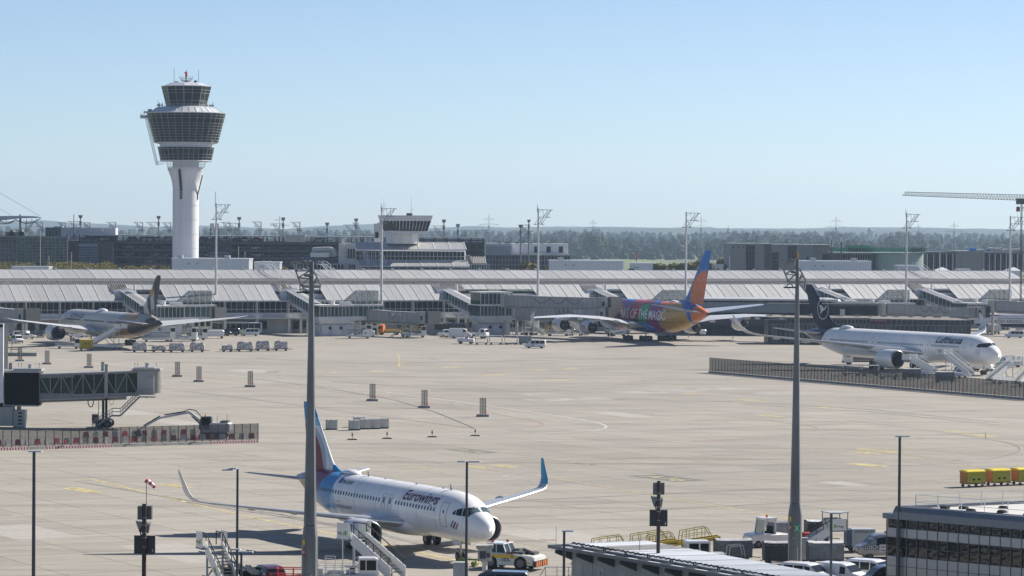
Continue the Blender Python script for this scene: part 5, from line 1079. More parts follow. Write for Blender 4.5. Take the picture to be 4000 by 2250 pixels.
jetbridge('long jet bridge marked M115 above the white wide-body jet',two(3460,1225,845,3780,1240,850),2.8,text=('M','115'),ttx=.72,cables=(.4,.75,3),legs=(),split=(.35,))
jetbridge('beige jet bridge at the right edge above the white and dark blue airliner',two(3895,1215,850,4080,1222,845),2.9,cab=False,legs=())
NOSE=[(0,-.36,-.37,.0),(.03,-.22,-.50,.13),(.10,-.08,-.62,.25),(.22,.05,-.72,.37),(.42,.19,-.81,.50),(.7,.34,-.88,.63),(1.,.50,-.93,.73),(1.25,.66,-.955,.80),(1.5,.79,-.975,.86),(1.9,.90,-.99,.92),(2.4,.965,-1,.965),(3.,.992,-1,.99),(3.8,1,-1,1)]
class Plane:
    def __init__(s,name,label,cat,L,rw,rh,zc,pos,head,tail0=.70,tailz=.42,nose=NOSE,tops=.82,endr=.06):
        s.L,s.rw,s.rh,s.zc=L,rw,rh,zc; s.r=thing(name,label,cat,(pos[0],pos[1],0),head)
        st=[(x*rh,zc+t*rh,zc+b*rh,w_*rw) for x,t,b,w_ in nose]
        x0=tail0*L
        x=3.8*rh+1.2
        while x<x0-1: st.append((x,zc+rh,zc-rh,rw)); x+=1.2
        n=22
        for i in range(n+1):
            f=i/n; x=x0+(L-x0)*f; ft=max(0,(x/L-tops)/(1-tops)); top=zc+rh-ft**1.7*rh*(1-tailz-endr); bot=zc-rh+(f**1.35)*(rh*(1+tailz-endr)) if f<1 else zc+rh*(tailz-endr)
            bot=zc-rh+(1-(1-f)**1.0)*0+ (f*f*(1.45-.45*f))*(rh*(1+tailz-endr)); w_=rw*(1-f**1.9*(1-endr*1.3)); st.append((x,top,bot,w_))
        s.st=st
    def sec(s,x):
        st=s.st
        if x<=st[0][0]: return st[0][1:]
        for a,b in zip(st,st[1:]):
            if x<=b[0]: f=(x-a[0])/(b[0]-a[0]); return tuple(a[i]+(b[i]-a[i])*f for i in (1,2,3))
        return st[-1][1:]
    def S(s,x,ang,side,off=0.):
        """point on the skin: ang 0 = widest line, 90 = crown; side +1 port, -1 starboard"""
        t,b,w_=s.sec(x); c=(t+b)/2; h=(t-b)/2; return Vector((-x,side*(w_+off)*math.cos(ang),c+(h+off)*math.sin(ang)))
    def fuselage(s,mat_,n=48):
        rings=[[(-x,w_*math.cos(2*PI*i/n),(t+b)/2+(t-b)/2*math.sin(2*PI*i/n)) for i in range(n)] for x,t,b,w_ in s.st]
        s.f=MB().loft(rings).build('fuselage',mat_,s.r,smooth=True,ang=60); return s.f
    def angz(s,x,z):
        t,b,w_=s.sec(x); return math.asin(max(-1,min(1,(z-(t+b)/2)/((t-b)/2))))
    def patch(s,name,quad,side,m,off=.012,n=5,frame=None):
        """quad of (x, z) corners wrapped on the skin"""
        mb=MB(); vs=[]
        for i in range(n+1):
            for j in range(n+1):
                u,v=i/n,j/n; x=(quad[0][0]*(1-u)+quad[1][0]*u)*(1-v)+(quad[3][0]*(1-u)+quad[2][0]*u)*v; z=(quad[0][1]*(1-u)+quad[1][1]*u)*(1-v)+(quad[3][1]*(1-u)+quad[2][1]*u)*v
                vs.append(s.S(x,s.angz(x,z),side,off))
        mb.add(vs,[(i*(n+1)+j,i*(n+1)+j+1,(i+1)*(n+1)+j+1,(i+1)*(n+1)+j) for i in range(n) for j in range(n)]); return mb.build(name,m,s.r,smooth=True)
    def windows(s,xs,z,side,w_=.24,h=.36,m=None,off=.015,name='cabin_window',ring=True):
        m=m or GLD; a=s.angz(xs[0],z); nseg=12
        vs=[(0,w_/2*math.cos(2*PI*i/nseg),h/2*math.sin(2*PI*i/nseg)) for i in range(nseg)]
        # superellipse for the rounded window shape
        vs=[]
        for i in range(nseg):
            c,s_=math.cos(2*PI*i/nseg),math.sin(2*PI*i/nseg); vs.append((w_/2*math.copysign(abs(c)**.7,c),0,h/2*math.copysign(abs(s_)**.7,s_)))
        me=MB().add(vs+[(x,.03,z_) for x,y,z_ in vs],[tuple(range(nseg))]+[(i,(i+1)%nseg,nseg+(i+1)%nseg,nseg+i) for i in range(nseg)]).mesh(name,m)
        for x in xs:
            p=s.S(x,s.angz(x,z),side,off); q=s.S(x,s.angz(x,z)+.02,side,off); tilt=math.atan2((q.y-p.y),(q.z-p.z))
            inst(me,name,s.r,p,(-tilt,0,0) if side<0 else (-tilt,0,0))
    def text(s,txt,x0,z0,h,side,m,shear=0.,bold=0.,width=None,off=.02,name='lettering',spacing=1.):
        me,wd=textmesh(txt,h,shear,bold,width,max(.08,h/8),spacing); sg=1 if side>0 else -1
        for v in me.vertices:
            x=x0+v.co.x*sg; t,b,w_=s.sec(x); hh=(t-b)/2; a=s.angz(x,z0)+v.co.y/hh; v.co=s.S(x,a,side,off)
        me.materials.clear(); me.materials.append(m); o=bpy.data.objects.new(name,me); C.objects.link(o); o.parent=s.r; return o
    def door(s,x,z0,z1,w_,side,m=None,t=.03):
        m=m or mat('door_seam',(.22,.22,.22),.5); mb=MB()
        def strip(a,b,n=6):
            for i in range(n):
                f,g=i/n,(i+1)/n; p=(a[0]+(b[0]-a[0])*f,a[1]+(b[1]-a[1])*f); q=(a[0]+(b[0]-a[0])*g,a[1]+(b[1]-a[1])*g)
                mb.bar(s.S(p[0],s.angz(*p),side,.006),s.S(q[0],s.angz(*q),side,.006),t)
        c=[(x-w_/2,z0),(x-w_/2,z1),(x+w_/2,z1),(x+w_/2,z0)]
        for a,b in zip(c,c[1:]+c[:1]): strip(a,b)
        o=mb.build('door',m,s.r);
        p=s.S(x,s.angz(x,(z0+z1)/2+.25),side,.02); MB().box(p.x-.07,p.x+.07,p.y-.02,p.y+.02,p.z-.12,p.z+.12).build('door_window',GLD,o)
        return o
    def wing(s,name,secs,side,m,parent=None,mif=None):
        prof=[(0,0),(.012,.22),(.05,.42),(.15,.50),(.35,.52),(.6,.35),(.85,.14),(1,.015),(1,-.015),(.85,-.05),(.6,-.2),(.35,-.40),(.15,-.42),(.05,-.32),(.012,-.17)]
        rings=[]
        for y,xle,ch,z,th,cant in secs:
            c=R(cant); r=[]
            for px_,pt in prof: r.append((-(xle+px_*ch),side*(y-math.sin(c)*pt*th*ch),z+math.cos(c)*pt*th*ch-px_*ch*.03*(cant<30)))
            rings.append(r)
        mb=MB().loft(rings,mif=mif); return mb.build(name,m,parent or s.r,smooth=True,ang=50)
    def engine(s,x,y,z,R_,L,side,cowl,lip,core=None,chev=False,pylon=True,wingz=None,plen=None,txt=None):
        n=36; prof=[(.0,.86),(.02,.93),(.06,.975),(.14,1.),(.35,1.03),(.6,1.0),(.85,.9),(1.,.80)]
        def rev(pr,mi=0,mb=None):
            mb=mb or MB(); rings=[[(-(x+a*L),side*y+R_*r_*math.cos(2*PI*i/n),z+R_*r_*math.sin(2*PI*i/n)) for i in range(n)] for a,r_ in pr]; return mb.loft(rings,mi=mi,caps=False)
        mb=MB(); rev(prof[1:],0,mb); e=mb.build('engine',cowl,s.r,smooth=True,ang=50)
        mb=MB(); rev([(.055,.974),(.02,.93),(0,.87),(.015,.83),(.06,.80)],0,mb); mb.build('intake_lip',lip,e,smooth=True,ang=60)
        mb=MB(); rev([(.058,.80),(.2,.83),(.24,.83)],0,mb); mb.build('intake_duct',mat('duct_grey',(.16,.165,.17),.4,.3),e,smooth=True)
        mb=MB(); c=Vector((-(x+.22*L),side*y,z));
        for k in range(22):
            a=2*PI*k/22; b=a+.23; r1=.2*R_; r2=.825*R_; mb.add([c+Vector((.1,r1*math.cos(a),r1*math.sin(a))),c+Vector((.12,r2*math.cos(a+.08),r2*math.sin(a+.08))),c+Vector((-.1,r2*math.cos(b+.08),r2*math.sin(b+.08))),c+Vector((-.08,r1*math.cos(b),r1*math.sin(b)))],[(0,1,2,3)])
        mb.cyl(c-Vector((.14,0,0)),c-Vector((.2,0,0)),.83*R_,n=n,mi=1); mb.build('fan',[mat('fan_blade',(.05,.05,.055),.35,.7),BLK],e)
        rings=[[tuple(c+Vector((a,R_*r_*math.cos(2*PI*i/16),R_*r_*math.sin(2*PI*i/16)))) for i in range(16)] for a,r_ in ((.0,.24),(.25*R_,.18),(.42*R_,.08),(.48*R_,.005))]; MB().loft(rings).build('spinner',mat('spinner_dark',(.03,.03,.032),.3),e,smooth=True)
        core=core or mat('exhaust_metal',(.12,.11,.10),.4,.8)
        mb=MB(); rev([(.62,.74),(1.,.76),(1.0,.80)] if not chev else [(.8,.7),(1.,.74)],0,mb); rev([(.75,.62),(1.,.52),(1.16,.40),(1.17,.37),(.95,.3)],0,mb); rev([(1.,.28),(1.2,.22),(1.36,.03)],0,mb); mb.cyl((-(x+.8*L),side*y,z),(-(x+.82*L),side*y,z),.78*R_,n=n); mb.build('exhaust_nozzle',core,e,smooth=True,ang=50)
        if chev:
            mb=MB()
            for k in range(20):
                a,b=2*PI*k/20,2*PI*(k+1)/20; f=lambda an,ax,r_:Vector((-(x+ax*L),side*y+R_*r_*math.cos(an),z+R_*r_*math.sin(an)))
                mb.add([f(a,.82,.93),f(b,.82,.93),f(b,1.0,.82),f((a+b)/2,1.1,.77),f(a,1.0,.82)],[(0,1,2,3,4)])
            mb.build('chevron_nozzle',BLK,e)
        if pylon:
            wz=wingz; pl=plen or L*1.5
            MB().loft([[(-(x+L*.12),side*y-.02,z+R_*.98),(-(x+L*.12),side*y+.02,z+R_*.98),(-(x+L*.12),side*y+.02,z+R_*1.0),(-(x+L*.12),side*y-.02,z+R_*1.0)],[(-(x+L*.5),side*y-.2,z+R_*.8),(-(x+L*.5),side*y+.2,z+R_*.8),(-(x+L*.5),side*y+.16,wz-.05),(-(x+L*.5),side*y-.16,wz-.05)],[(-(x+L),side*y-.24,z+R_*.55),(-(x+L),side*y+.24,z+R_*.55),(-(x+L),side*y+.2,wz+.05),(-(x+L),side*y-.2,wz+.05)],[(-(x+pl),side*y-.06,wz-.4),(-(x+pl),side*y+.06,wz-.4),(-(x+pl),side*y+.06,wz),(-(x+pl),side*y-.06,wz)]]).build('pylon',cowl,s.r,smooth=True)
        if txt: # sideways wording on the outer cowl
            me,wd=textmesh(txt,R_*.45,0,.01,L*.62,.2)
            for v in me.vertices:
                a=v.co.y/R_-.15; xx=x+L*.18+v.co.x; sd=side; v.co=Vector((-xx,side*y+1*(R_*1.045)*math.cos(a),z+R_*1.045*math.sin(a)))
            me.materials.clear(); me.materials.append(mat('letter_red_brown',(.25,.03,.03),.4)); o=bpy.data.objects.new('lettering',me); C.objects.link(o); o.parent=e
        return e
    def gear(s,x,y,rad,w_,nx,ny,top,sp=1.1,name='landing_gear',dx=1.5):
        m=MB().cyl((-x,y,rad),(-x,y,top),rad*.22,n=10).cyl((-x,y,top*.55),(-x-rad*1.2,y*.96,top),rad*.1,n=6).cyl((-x+rad*.35,y,rad*1.3),(-x+rad*.35,y,top*.7),rad*.07,n=6)
        ys=[(j-(ny-1)/2)*sp for j in range(ny)]; xs=[(i-(nx-1)/2)*dx for i in range(nx)]
        for xx in xs: m.cyl((-x+xx,y+ys[0],rad),(-x+xx,y+ys[-1],rad),rad*.15,n=8)
        if nx>1: m.bar((-x+xs[0],y,rad),(-x+xs[-1],y,rad),rad*.35)
        g_=m.build(name,LGR,s.r)
        for xx in xs:
            for yy in ys:
                mb=MB(); rr=[(-w_/2,.80),(-w_/2*.85,.95),(-w_*.25,1),(w_*.25,1),(w_/2*.85,.95),(w_/2,.80)]
                mb.loft([[(-x+xx+rad*r_*math.cos(2*PI*i/20),y+yy+a,rad+rad*r_*math.sin(2*PI*i/20)) for i in range(20)] for a,r_ in rr],caps=True,mi=0)
                mb.cyl((-x+xx,y+yy-w_/2-.01,rad),(-x+xx,y+yy+w_/2+.01,rad),rad*.45,n=12,mi=1); mb.build('wheel',[TYR,RIM],g_)
        return g_
GREYW=mat('wing_grey',(.40,.42,.44),.35,.25,var=.1,scale=.6,stretch=(1,.3,1)); LEDGE=mat('leading_edge',(.62,.63,.64),.3,.6)
def wmif(k,i): return 1 if i in (0,1,2,13,14) else 0
def flaps(P,segs,side,m):
    """flap-track fairings (canoes) under the wing"""
    for x,y,z,l in segs:
        r=.12+l*.03; P_=[(0,.05),(.15,.7),(.4,1),(.7,.8),(1,.05)]
        MB().loft([[(-(x+a*l),side*y+r*q*math.cos(i*PI/5),z-a*.1+r*1.3*q*math.sin(i*PI/5)) for i in range(10)] for a,q in P_]).build('flap_fairing',m,P.r,smooth=True)
hd=R(-61.3); E=Plane('airliner','white twin-engine jet with blue and maroon tail parked in the foreground','airliner',37.57,1.975,2.07,3.75,(-1.7,255.6),hd,tail0=.69,tailz=.50)
ew_blue=(.02,.22,.50); ew_mar=(.17,.010,.045); ew_lb=(.25,.50,.68)
WB=(.80,.80,.80)
mE=livery('paint_white_blue_band',WB,[('el',32.0,3.2,6.4,3.4,ew_lb),('el',31.2,4.6,4.9,3.6,ew_blue),('hp',1,.55,31.9,ew_mar),('el',40,6.5,5,4,ew_mar)],rough=.25,coat=.25)
E.fuselage(mE,64)
tE=livery('tail_paint_maroon_blue',(.72,.74,.76),[('hp',.0,1.,9.7,ew_lb),('hp',.45,1.,25.5,ew_blue),('el',36.6,6.2,5.6,4.0,(.35,.42,.5)),('el',36.6,5.6,5.0,4.2,ew_mar),('hp',-1,-.35,-31.8,(.02,.22,.50))],rough=.35,coat=0,spec=.15)
E.wing('tail_fin',[(0,26.6,8.5,5.55,.03,90),(0,28.6,6.6,5.95,.06,90),(0,29.9,5.5,6.5,.085,90),(0,31.9,3.95,8.8,.085,90),(0,34.0,2.35,11.4,.085,90),(0,34.45,1.9,11.76,.04,90)],1,tE)
GW=[GREYW,LEDGE]
for sd in (1,-1):
    E.wing('wing',[(1.2,11.6,7.4,2.55,.13,0),(2.3,12.4,6.6,2.65,.13,0),(6.4,14.7,3.95,3.1,.115,0),(12,17.9,2.6,3.7,.11,0),(16.4,20.4,1.75,4.2,.10,0),(17.0,20.8,1.6,4.34,.10,25),(17.4,21.2,1.45,4.65,.10,55)],sd,GW,mif=wmif)
    E.wing('winglet',[(17.38,21.15,1.5,4.6,.10,52),(17.62,21.6,1.25,5.1,.09,75),(17.75,22.3,.85,6.0,.09,80),(17.9,22.9,.5,6.75,.08,82),(17.92,23.1,.25,6.9,.05,82)],sd,livery('winglet_blue_paint',(.02,.22,.42) if sd>0 else (.55,.56,.56),[],rough=.25))
    E.wing('tailplane',[(.4,31.6,4.1,4.75,.1,0),(1.2,32.0,3.8,4.85,.1,0),(5.9,34.8,1.75,5.4,.09,0),(6.22,35.1,1.3,5.44,.06,0)],sd,GW,mif=wmif)
    flaps(E,[(16.9,4.4,2.72,2.6),(18.6,8.6,3.22,2.4),(19.7,12.2,3.62,2.)],sd,GREYW)
    E.engine(10.4,5.75,1.98,1.18,4.0,sd,mat('cowl_white',(.68,.68,.68),.25,coat=.5),SIL,wingz=3.05,plen=6.2)
    E.gear(17.71,3.8*sd,.585,.42,1,2,2.9,.92)
E.gear(5.07,0,.38,.22,1,2,2.3,.5,name='nose_gear')
mb=MB(); mb.box(-5.6,-4.2,.45,.5,1.35,2.0).box(-5.6,-4.2,-.5,-.45,1.35,2.0); mb.build('nose_gear_door',mat('gloss_white',(.75,.75,.75),.3,coat=.5),E.r)
def belly(P,x0,x1,w_,zb,zt,m):
    rings=[]
    for i in range(13):
        f=i/12; q=math.sin(PI*f)**.5; x=x0+(x1-x0)*f; rings.append([(-x,w_*(.55+.45*q)*math.cos(a)*(1 if abs(math.cos(a))<.99 else 1),(zt+zb)/2+(zt-zb)/2*(.7+.3*q)*math.sin(a)) for a in [2*PI*k/24 for k in range(24)]])
    MB().loft(rings).build('belly_fairing',m,P.r,smooth=True)
GWT=mat('gloss_white',(.75,.75,.75),.3,coat=.5)
belly(E,10.6,21.5,2.25,1.35,3.5,GWT)
ew_l=mat('letter_maroon',(.10,.008,.05),.4); ltr=mat('letter_grey',(.2,.2,.22),.5)
xs=[6.35+.545*i for i in range(46)]; xs=[x for x in xs if not (13.8<x<16.6) and x<30.4]
for sd in (-1,1): E.windows(xs,4.28,sd,.25,.37,mat('cabin_window_glass',(.02,.03,.045),.15))
for sd in (-1,1):
    E.windows([14.6,15.8],4.25,sd,.3,.42,mat('cabin_window_glass',(.02,.03,.045),.15),name='exit_window');
    for x in (14.6,15.8):
        o=E.door(x,3.55,4.85,.62,sd,t=.025)
    E.door(4.75,2.95,4.95,.95,sd,t=.04); E.door(31.9,3.1,4.85,.85,sd,mat('door_seam_pale',(.5,.55,.6),.5))
E.text('Eurowings',12.5,4.66,1.02,-1,ew_l,shear=.25,bold=.022,width=6.4)
E.text('9H-EWI',25.1,5.05,.42,-1,mat('letter_navy',(.01,.015,.06),.4),shear=.15,bold=.012,width=2.1); E.text('Member of',25.5,3.42,.2,-1,mat('letter_pale',(.4,.42,.45),.5),width=1.3); E.text('LUFTHANSA GROUP',25.5,2.95,.3,-1,ltr,width=3.3,bold=.008)
E.patch('flag',[(25.7,5.05),(25.25,5.05),(25.25,5.5),(25.7,5.5)],-1,mat('flag_blue',(.01,.04,.3),.4))
for k,(c,dx) in enumerate((((.02,.22,.35),0),(ew_mar,.38),((.2,.22,.25),.75))):
    E.patch('logo_stripe',[(3.75-dx*.8,3.0-k*.08),(3.5-dx*.8,3.02-k*.08),(3.05-dx*.8,3.62-k*.1),(3.3-dx*.8,3.6-k*.1)],-1,mat('logo%d'%k,c,.4))
CW=mat('cockpit_glass',(.008,.009,.012),.06,coat=.3)
for sd in (-1,1):
    E.patch('cockpit_window',[(1.62,4.02),(2.28,4.02),(2.5,4.62),(2.0,4.75)],sd,CW,n=6); E.patch('cockpit_window',[(2.34,4.02),(2.95,4.05),(3.05,4.5),(2.6,4.66)],sd,CW,n=6); E.patch('cockpit_window',[(3.02,4.06),(3.5,4.12),(3.32,4.36),(3.12,4.5)],sd,CW,n=4)
def screen(P,pts,sd,m,n=6,off=.012):
    vs=[]
    for i in range(n+1):
        for j in range(n+1):
            u,v=i/n,j/n; x=(pts[0][0]*(1-u)+pts[1][0]*u)*(1-v)+(pts[3][0]*(1-u)+pts[2][0]*u)*v; a=(pts[0][1]*(1-u)+pts[1][1]*u)*(1-v)+(pts[3][1]*(1-u)+pts[2][1]*u)*v; vs.append(P.S(x,R(a),sd,off))
    return MB().add(vs,[(i*(n+1)+j,i*(n+1)+j+1,(i+1)*(n+1)+j+1,(i+1)*(n+1)+j) for i in range(n) for j in range(n)]).build('windscreen',m,P.r,smooth=True)
for sd in (-1,1): screen(E,[(1.35,86),(1.6,42),(2.05,49),(1.95,85)],sd,glassmat('windscreen_glass',(.10,.15,.17),.05))
MB().loft([[(-x+.0,w_*math.cos(a),5.82+h*max(0,math.sin(a))) for a in [PI*k/10 for k in range(11)]] for x,w_,h in ((24.6,.15,.05),(25.1,.5,.25),(25.8,.58,.36),(26.6,.56,.36),(27.3,.4,.26),(28.2,.1,.05))]).build('satcom_dome',GWT,E.r,smooth=True)
for x,h in ((6.6,.5),(22.4,.45),(8,.12),(19,.1),(13,.12)):
    z=E.sec(x)[0]; MB().add([(-x,0,z-.02),(-x-.45,0,z-.02),(-x-.5,0,z+h),(-x-.32,0,z+h),(-x,.04,z-.02),(-x-.45,.04,z-.02),(-x-.5,.04,z+h),(-x-.32,.04,z+h)],[(0,1,2,3),(4,5,6,7),(0,3,7,4),(1,2,6,5)]).build('blade_antenna',LGR,E.r)
E.text('EWI',5.3,1.45,.22,-1,ltr,width=.5)
N350=[(0,-.34,-.36,0),(.03,-.2,-.5,.15),(.1,-.06,-.62,.28),(.22,.08,-.73,.41),(.42,.24,-.83,.55),(.7,.42,-.91,.68),(1.,.60,-.95,.79),(1.3,.76,-.98,.87),(1.65,.88,-.99,.93),(2.1,.95,-1,.97),(2.7,.985,-1,.99),(3.4,1,-1,1)]
LP=at(3920,1379,604); A=Plane('airliner','long white wide-body jet with a dark blue tail behind the mesh fence on the right','airliner',66.8,2.98,3.05,5.0,(LP.x-.6,606),R(-60.0),tail0=.72,tailz=.55,nose=N350,tops=.86)
nv=(.006,.011,.04)
A.r.scale=(.975,)*3
mA=livery('paint_white_navy_tail',WB,[('hp',1,.62,60.6,nv),('hp',1,-.1,64.6,(.7,.7,.72))],rough=.25,coat=.25); A.fuselage(mA,48)
tA=livery('tail_paint_navy',nv,[],rough=.4,coat=0,spec=.15)
A.wing('tail_fin',[(0,52.0,9.5,7.85,.02,90),(0,54.6,7.5,8.4,.05,90),(0,56.3,7.,9.2,.08,90),(0,60.3,4.9,13.,.08,90),(0,63.3,3.2,16.3,.08,90),(0,64.3,2.1,17.05,.04,90)],1,tA)
WPT=mat('wing_white_edge',(.6,.6,.6),.35,.2)
for sd in (1,-1):
    A.wing('wing',[(2.2,20.5,13.5,3.9,.12,0),(3.6,21.8,12.4,4.0,.12,0),(10.5,27.3,7.9,5.0,.11,0),(20,34.4,5.1,6.1,.10,0),(28.5,40.6,3.0,7.1,.09,0),(30.3,42.1,2.6,7.5,.09,25),(31.3,43.2,2.2,8.1,.09,50)],sd,GW,mif=wmif)
    A.wing('winglet',[(31.28,43.15,2.25,8.05,.09,48),(31.9,44.1,1.8,8.9,.08,66),(32.2,45.1,1.3,9.9,.08,76),(32.35,46.2,.7,10.9,.07,80),(32.37,46.7,.35,11.2,.05,80)],sd,WPT)
    A.wing('tailplane',[(.8,57.5,6.4,6.7,.1,0),(2.,58.3,5.8,6.8,.1,0),(8.8,63.0,2.7,7.7,.09,0),(9.4,63.6,1.8,7.8,.06,0)],sd,GW,mif=wmif)
    flaps(A,[(32,6,3.9,5),(35,12.5,4.9,4.5),(38.5,18.5,5.7,3.8),(41.5,24,6.4,3)],sd,GREYW)
    A.engine(19.2,10.5,2.75,1.95,6.0,sd,mat('cowl_white',(.68,.68,.68),.25,coat=.5),SIL,wingz=4.9,plen=10)
    A.gear(33.4,5.3*sd,.7,.5,2,2,4.4,1.4,dx=1.8)
A.gear(4.73,0,.52,.35,1,2,3.4,.75,name='nose_gear'); belly(A,19,38,3.5,1.55,4.6,GWT)
for sd in (-1,1):
    xs=[9.6+.635*i for i in range(70)]; xs=[x for x in xs if not(17.9<x<20.9 or 36.6<x<39.6) and not 54.5<x]
    xs=[x for x in xs if x>9.5]; A.windows(xs,5.5,sd,.28,.42,mat('cabin_window_glass',(.02,.03,.045),.15))
    for x in (7.5,19.4,38.1,56.): A.door(x,4.1,6.4,1.05,sd)
lh=mat('letter_navy2',(.006,.012,.06),.4); A.text('Lufthansa',19.6-2.6,6.15,1.55,-1,lh,shear=.22,bold=.03,width=8.4)
A.text('D-AIXC',52.8,4.45,.4,-1,lh,width=2.2); A.text('Airbus A350-900',11.4,4.4,.28,-1,ltr,width=2.2); A.text('Muenchen'.replace('ue','ü'),10.8,4.0,.25,-1,ltr,width=1.4)
for sd in (-1,1):
    screen(A,[(1.75,88),(2.0,42),(2.7,52),(2.55,88)],sd,CW,n=7); A.patch('cockpit_window',[(2.0,5.65),(4.1,5.62),(3.9,6.25),(2.6,6.55)],sd,CW,n=8,off=.013)
def fin_emblem(side):
    cx,cz,r=59.6,11.9,2.25; y=lambda x,z:.30; m=MB(); n=40
    for i in range(n):
        a,b=2*PI*i/n,2*PI*(i+1)/n; m.quad(*[(-(cx+r*k*.9*math.cos(t)),side*y(0,0)*(1.02),cz+r*k*math.sin(t)) for k,t in ((.93,a),(1,a),(1,b),(.93,b))])
    # flying crane: head and neck right-up (forward), body, spread wing feathers left, legs
    def poly(pts): m.add([(-(cx-px_*r*.9),side*y(0,0)*1.02,cz+pz*r) for px_,pz in pts],[tuple(range(len(pts)))])
    poly([(.78,.28),(.5,.24),(.28,.05),(.12,-.02),(.2,-.12),(.38,-.02),(.56,.16)]); poly([(.2,-.12),(.12,-.02),(-.3,-.12),(-.55,-.5),(-.45,-.5),(-.15,-.25)])
    for k in range(5): z=.34-k*.12; poly([(.15,.02-k*.02),(-.2,z),(-.72+k*.06,z+.02),(-.66+k*.06,z-.05),(-.2,z-.1),(.1,-.06)])
    m.build('emblem',mat('emblem_white',(.7,.7,.72),.4),A.r)
fin_emblem(-1);
p=A.S(9.0-3.2,R(2),-1,.02)
def badge(x,z,r):
    m=MB(); n=18
    for i in range(n):
        a,b=2*PI*i/n,2*PI*(i+1)/n; q=[A.S(x+r*k*math.cos(t),A.angz(x+r*k*math.cos(t),z+r*k*math.sin(t)),-1,.02) for k,t in ((.88,a),(1,a),(1,b),(.88,b))]; m.quad(*q)
    for pts in (((.6,.2),(.1,0),(.2,-.15)),((.1,0),(-.6,.3),(-.1,-.15)),((.1,-.05),(-.5,-.4),(-.35,-.4))): m.add([A.S(x-a*r,A.angz(x-a*r,z+b*r),-1,.02) for a,b in pts],[(0,1,2)])
    m.build('badge',lh,A.r)
badge(3.6,4.6,.5)
m=MB()
for k in range(5):
    a=2*PI*k/5+.3; x=5.4+.32*math.cos(a); z=5.9+.32*math.sin(a); q=[A.S(x+.14*math.cos(t),A.angz(x+.14*math.cos(t),z+.14*math.sin(t)),-1,.02) for t in (0,2.1,4.2)]; m.add(q,[(0,1,2)])
m.build('star_emblem',ltr,A.r)
MB().loft([[(-x,w_*math.cos(a),8.0+h*max(0,math.sin(a))) for a in [PI*k/10 for k in range(11)]] for x,w_,h in ((49,.15,.05),(49.8,.8,.5),(51,.9,.65),(52.4,.8,.55),(53.6,.1,.05))]).build('satcom_dome',GWT,A.r,smooth=True)
B7=Plane('airliner','beige and bronze facet-patterned wide-body jet seen from behind at the left','airliner',62.8,2.87,2.95,5.1,(-109.1,758),R(118.6),tail0=.66,tailz=.32,tops=.86)
pal=[(0,(.42,.38,.31)),(.25,(.30,.25,.18)),(.45,(.50,.47,.40)),(.62,(.34,.22,.09)),(.74,(.05,.035,.028)),(.88,(.46,.40,.31))]
tB=livery('tail_paint_facets',(.4,.35,.28),[],rough=.4,voro=((.48,.48,.26),[(0,(.5,.47,.42)),(.16,(.045,.03,.025)),(.32,(.46,.26,.07)),(.5,(.2,.18,.17)),(.64,(.55,.52,.47)),(.78,(.03,.022,.02)),(.88,(.42,.24,.07))]),spec=.2,coat=0)
mB=bpy.data.materials.new('x')
mB=livery('paint_beige_facets',(.46,.44,.38),[('hp',-1,0,-34,(.46,.44,.39)),('hp',-1,.9,-36,(.47,.45,.40)),('el',44,3.6,4.2,2.6,(.30,.17,.05)),('el',52.5,4.0,4.6,2.0,(.045,.03,.025)),('el',49,7.6,3.6,1.6,(.4,.24,.08)),('el',58.5,5.6,2.6,1.7,(.06,.04,.03)),('hp',1,0,60.8,(.04,.03,.025))],rough=.28,coat=.15,metal=.1,spec=.3,voro=((.12,.2,.14),pal)); B7.fuselage(mB,48)
B7.wing('tail_fin',[(0,47.5,11.,7.9,.02,90),(0,50.4,8.6,8.5,.05,90),(0,52.,7.4,9.6,.08,90),(0,56.2,4.8,13.4,.08,90),(0,59.,3.0,16.4,.08,90),(0,60.1,1.8,17.0,.04,90)],1,tB)
for sd in (1,-1):
    B7.wing('wing',[(2,19.5,13,3.7,.12,0),(3.4,20.8,12,3.8,.12,0),(9.5,25.6,7.3,4.5,.11,0),(18,32,4.8,5.5,.10,0),(26.5,38.4,2.8,6.5,.09,0),(29.,41.0,1.3,6.9,.07,0),(30.05,42.6,.5,7.2,.05,0)],sd,[WPT,LEDGE],mif=wmif)
    B7.wing('tailplane',[(.8,52.5,6.8,6.0,.1,0),(2.,53.5,6.2,6.1,.1,0),(9.4,59.,2.4,6.9,.09,0),(9.9,59.6,1.6,7.0,.06,0)],sd,[WPT,LEDGE],mif=wmif)
    flaps(B7,[(31,5.5,3.6,5),(33.5,11.5,4.4,4),(37,17.5,5.1,3.4)],sd,GREYW)
    B7.engine(17.8,9.8,2.75,1.8,5.6,sd,mat('cowl_pale',(.56,.56,.55),.25,coat=.5),SIL,core=BLK,chev=True,wingz=4.4,plen=9.5)
    B7.gear(31.4,4.9*sd,.68,.5,2,2,4.2,1.35,dx=1.6)
B7.gear(5.9,0,.5,.35,1,2,3.2,.7,name='nose_gear'); belly(B7,18,36,3.3,1.6,4.6,mat('belly_beige',(.45,.43,.38),.3,coat=.5))
xs=[9.5+.62*i for i in range(72)]; xs=[x for x in xs if not(18.6<x<20.8 or 34.2<x<36.6) and x<51]; B7.windows(xs,5.75,1,.28,.46,mat('cabin_window_glass',(.02,.03,.045),.15))
B7.text('ETIHAD',11.5,6.15,1.15,1,mat('letter_bronze',(.07,.055,.045),.5),width=8.6,bold=.012)
for x in (8.2,19.6,35.4,52.5): B7.door(x,4.3,6.5,1.05,1)
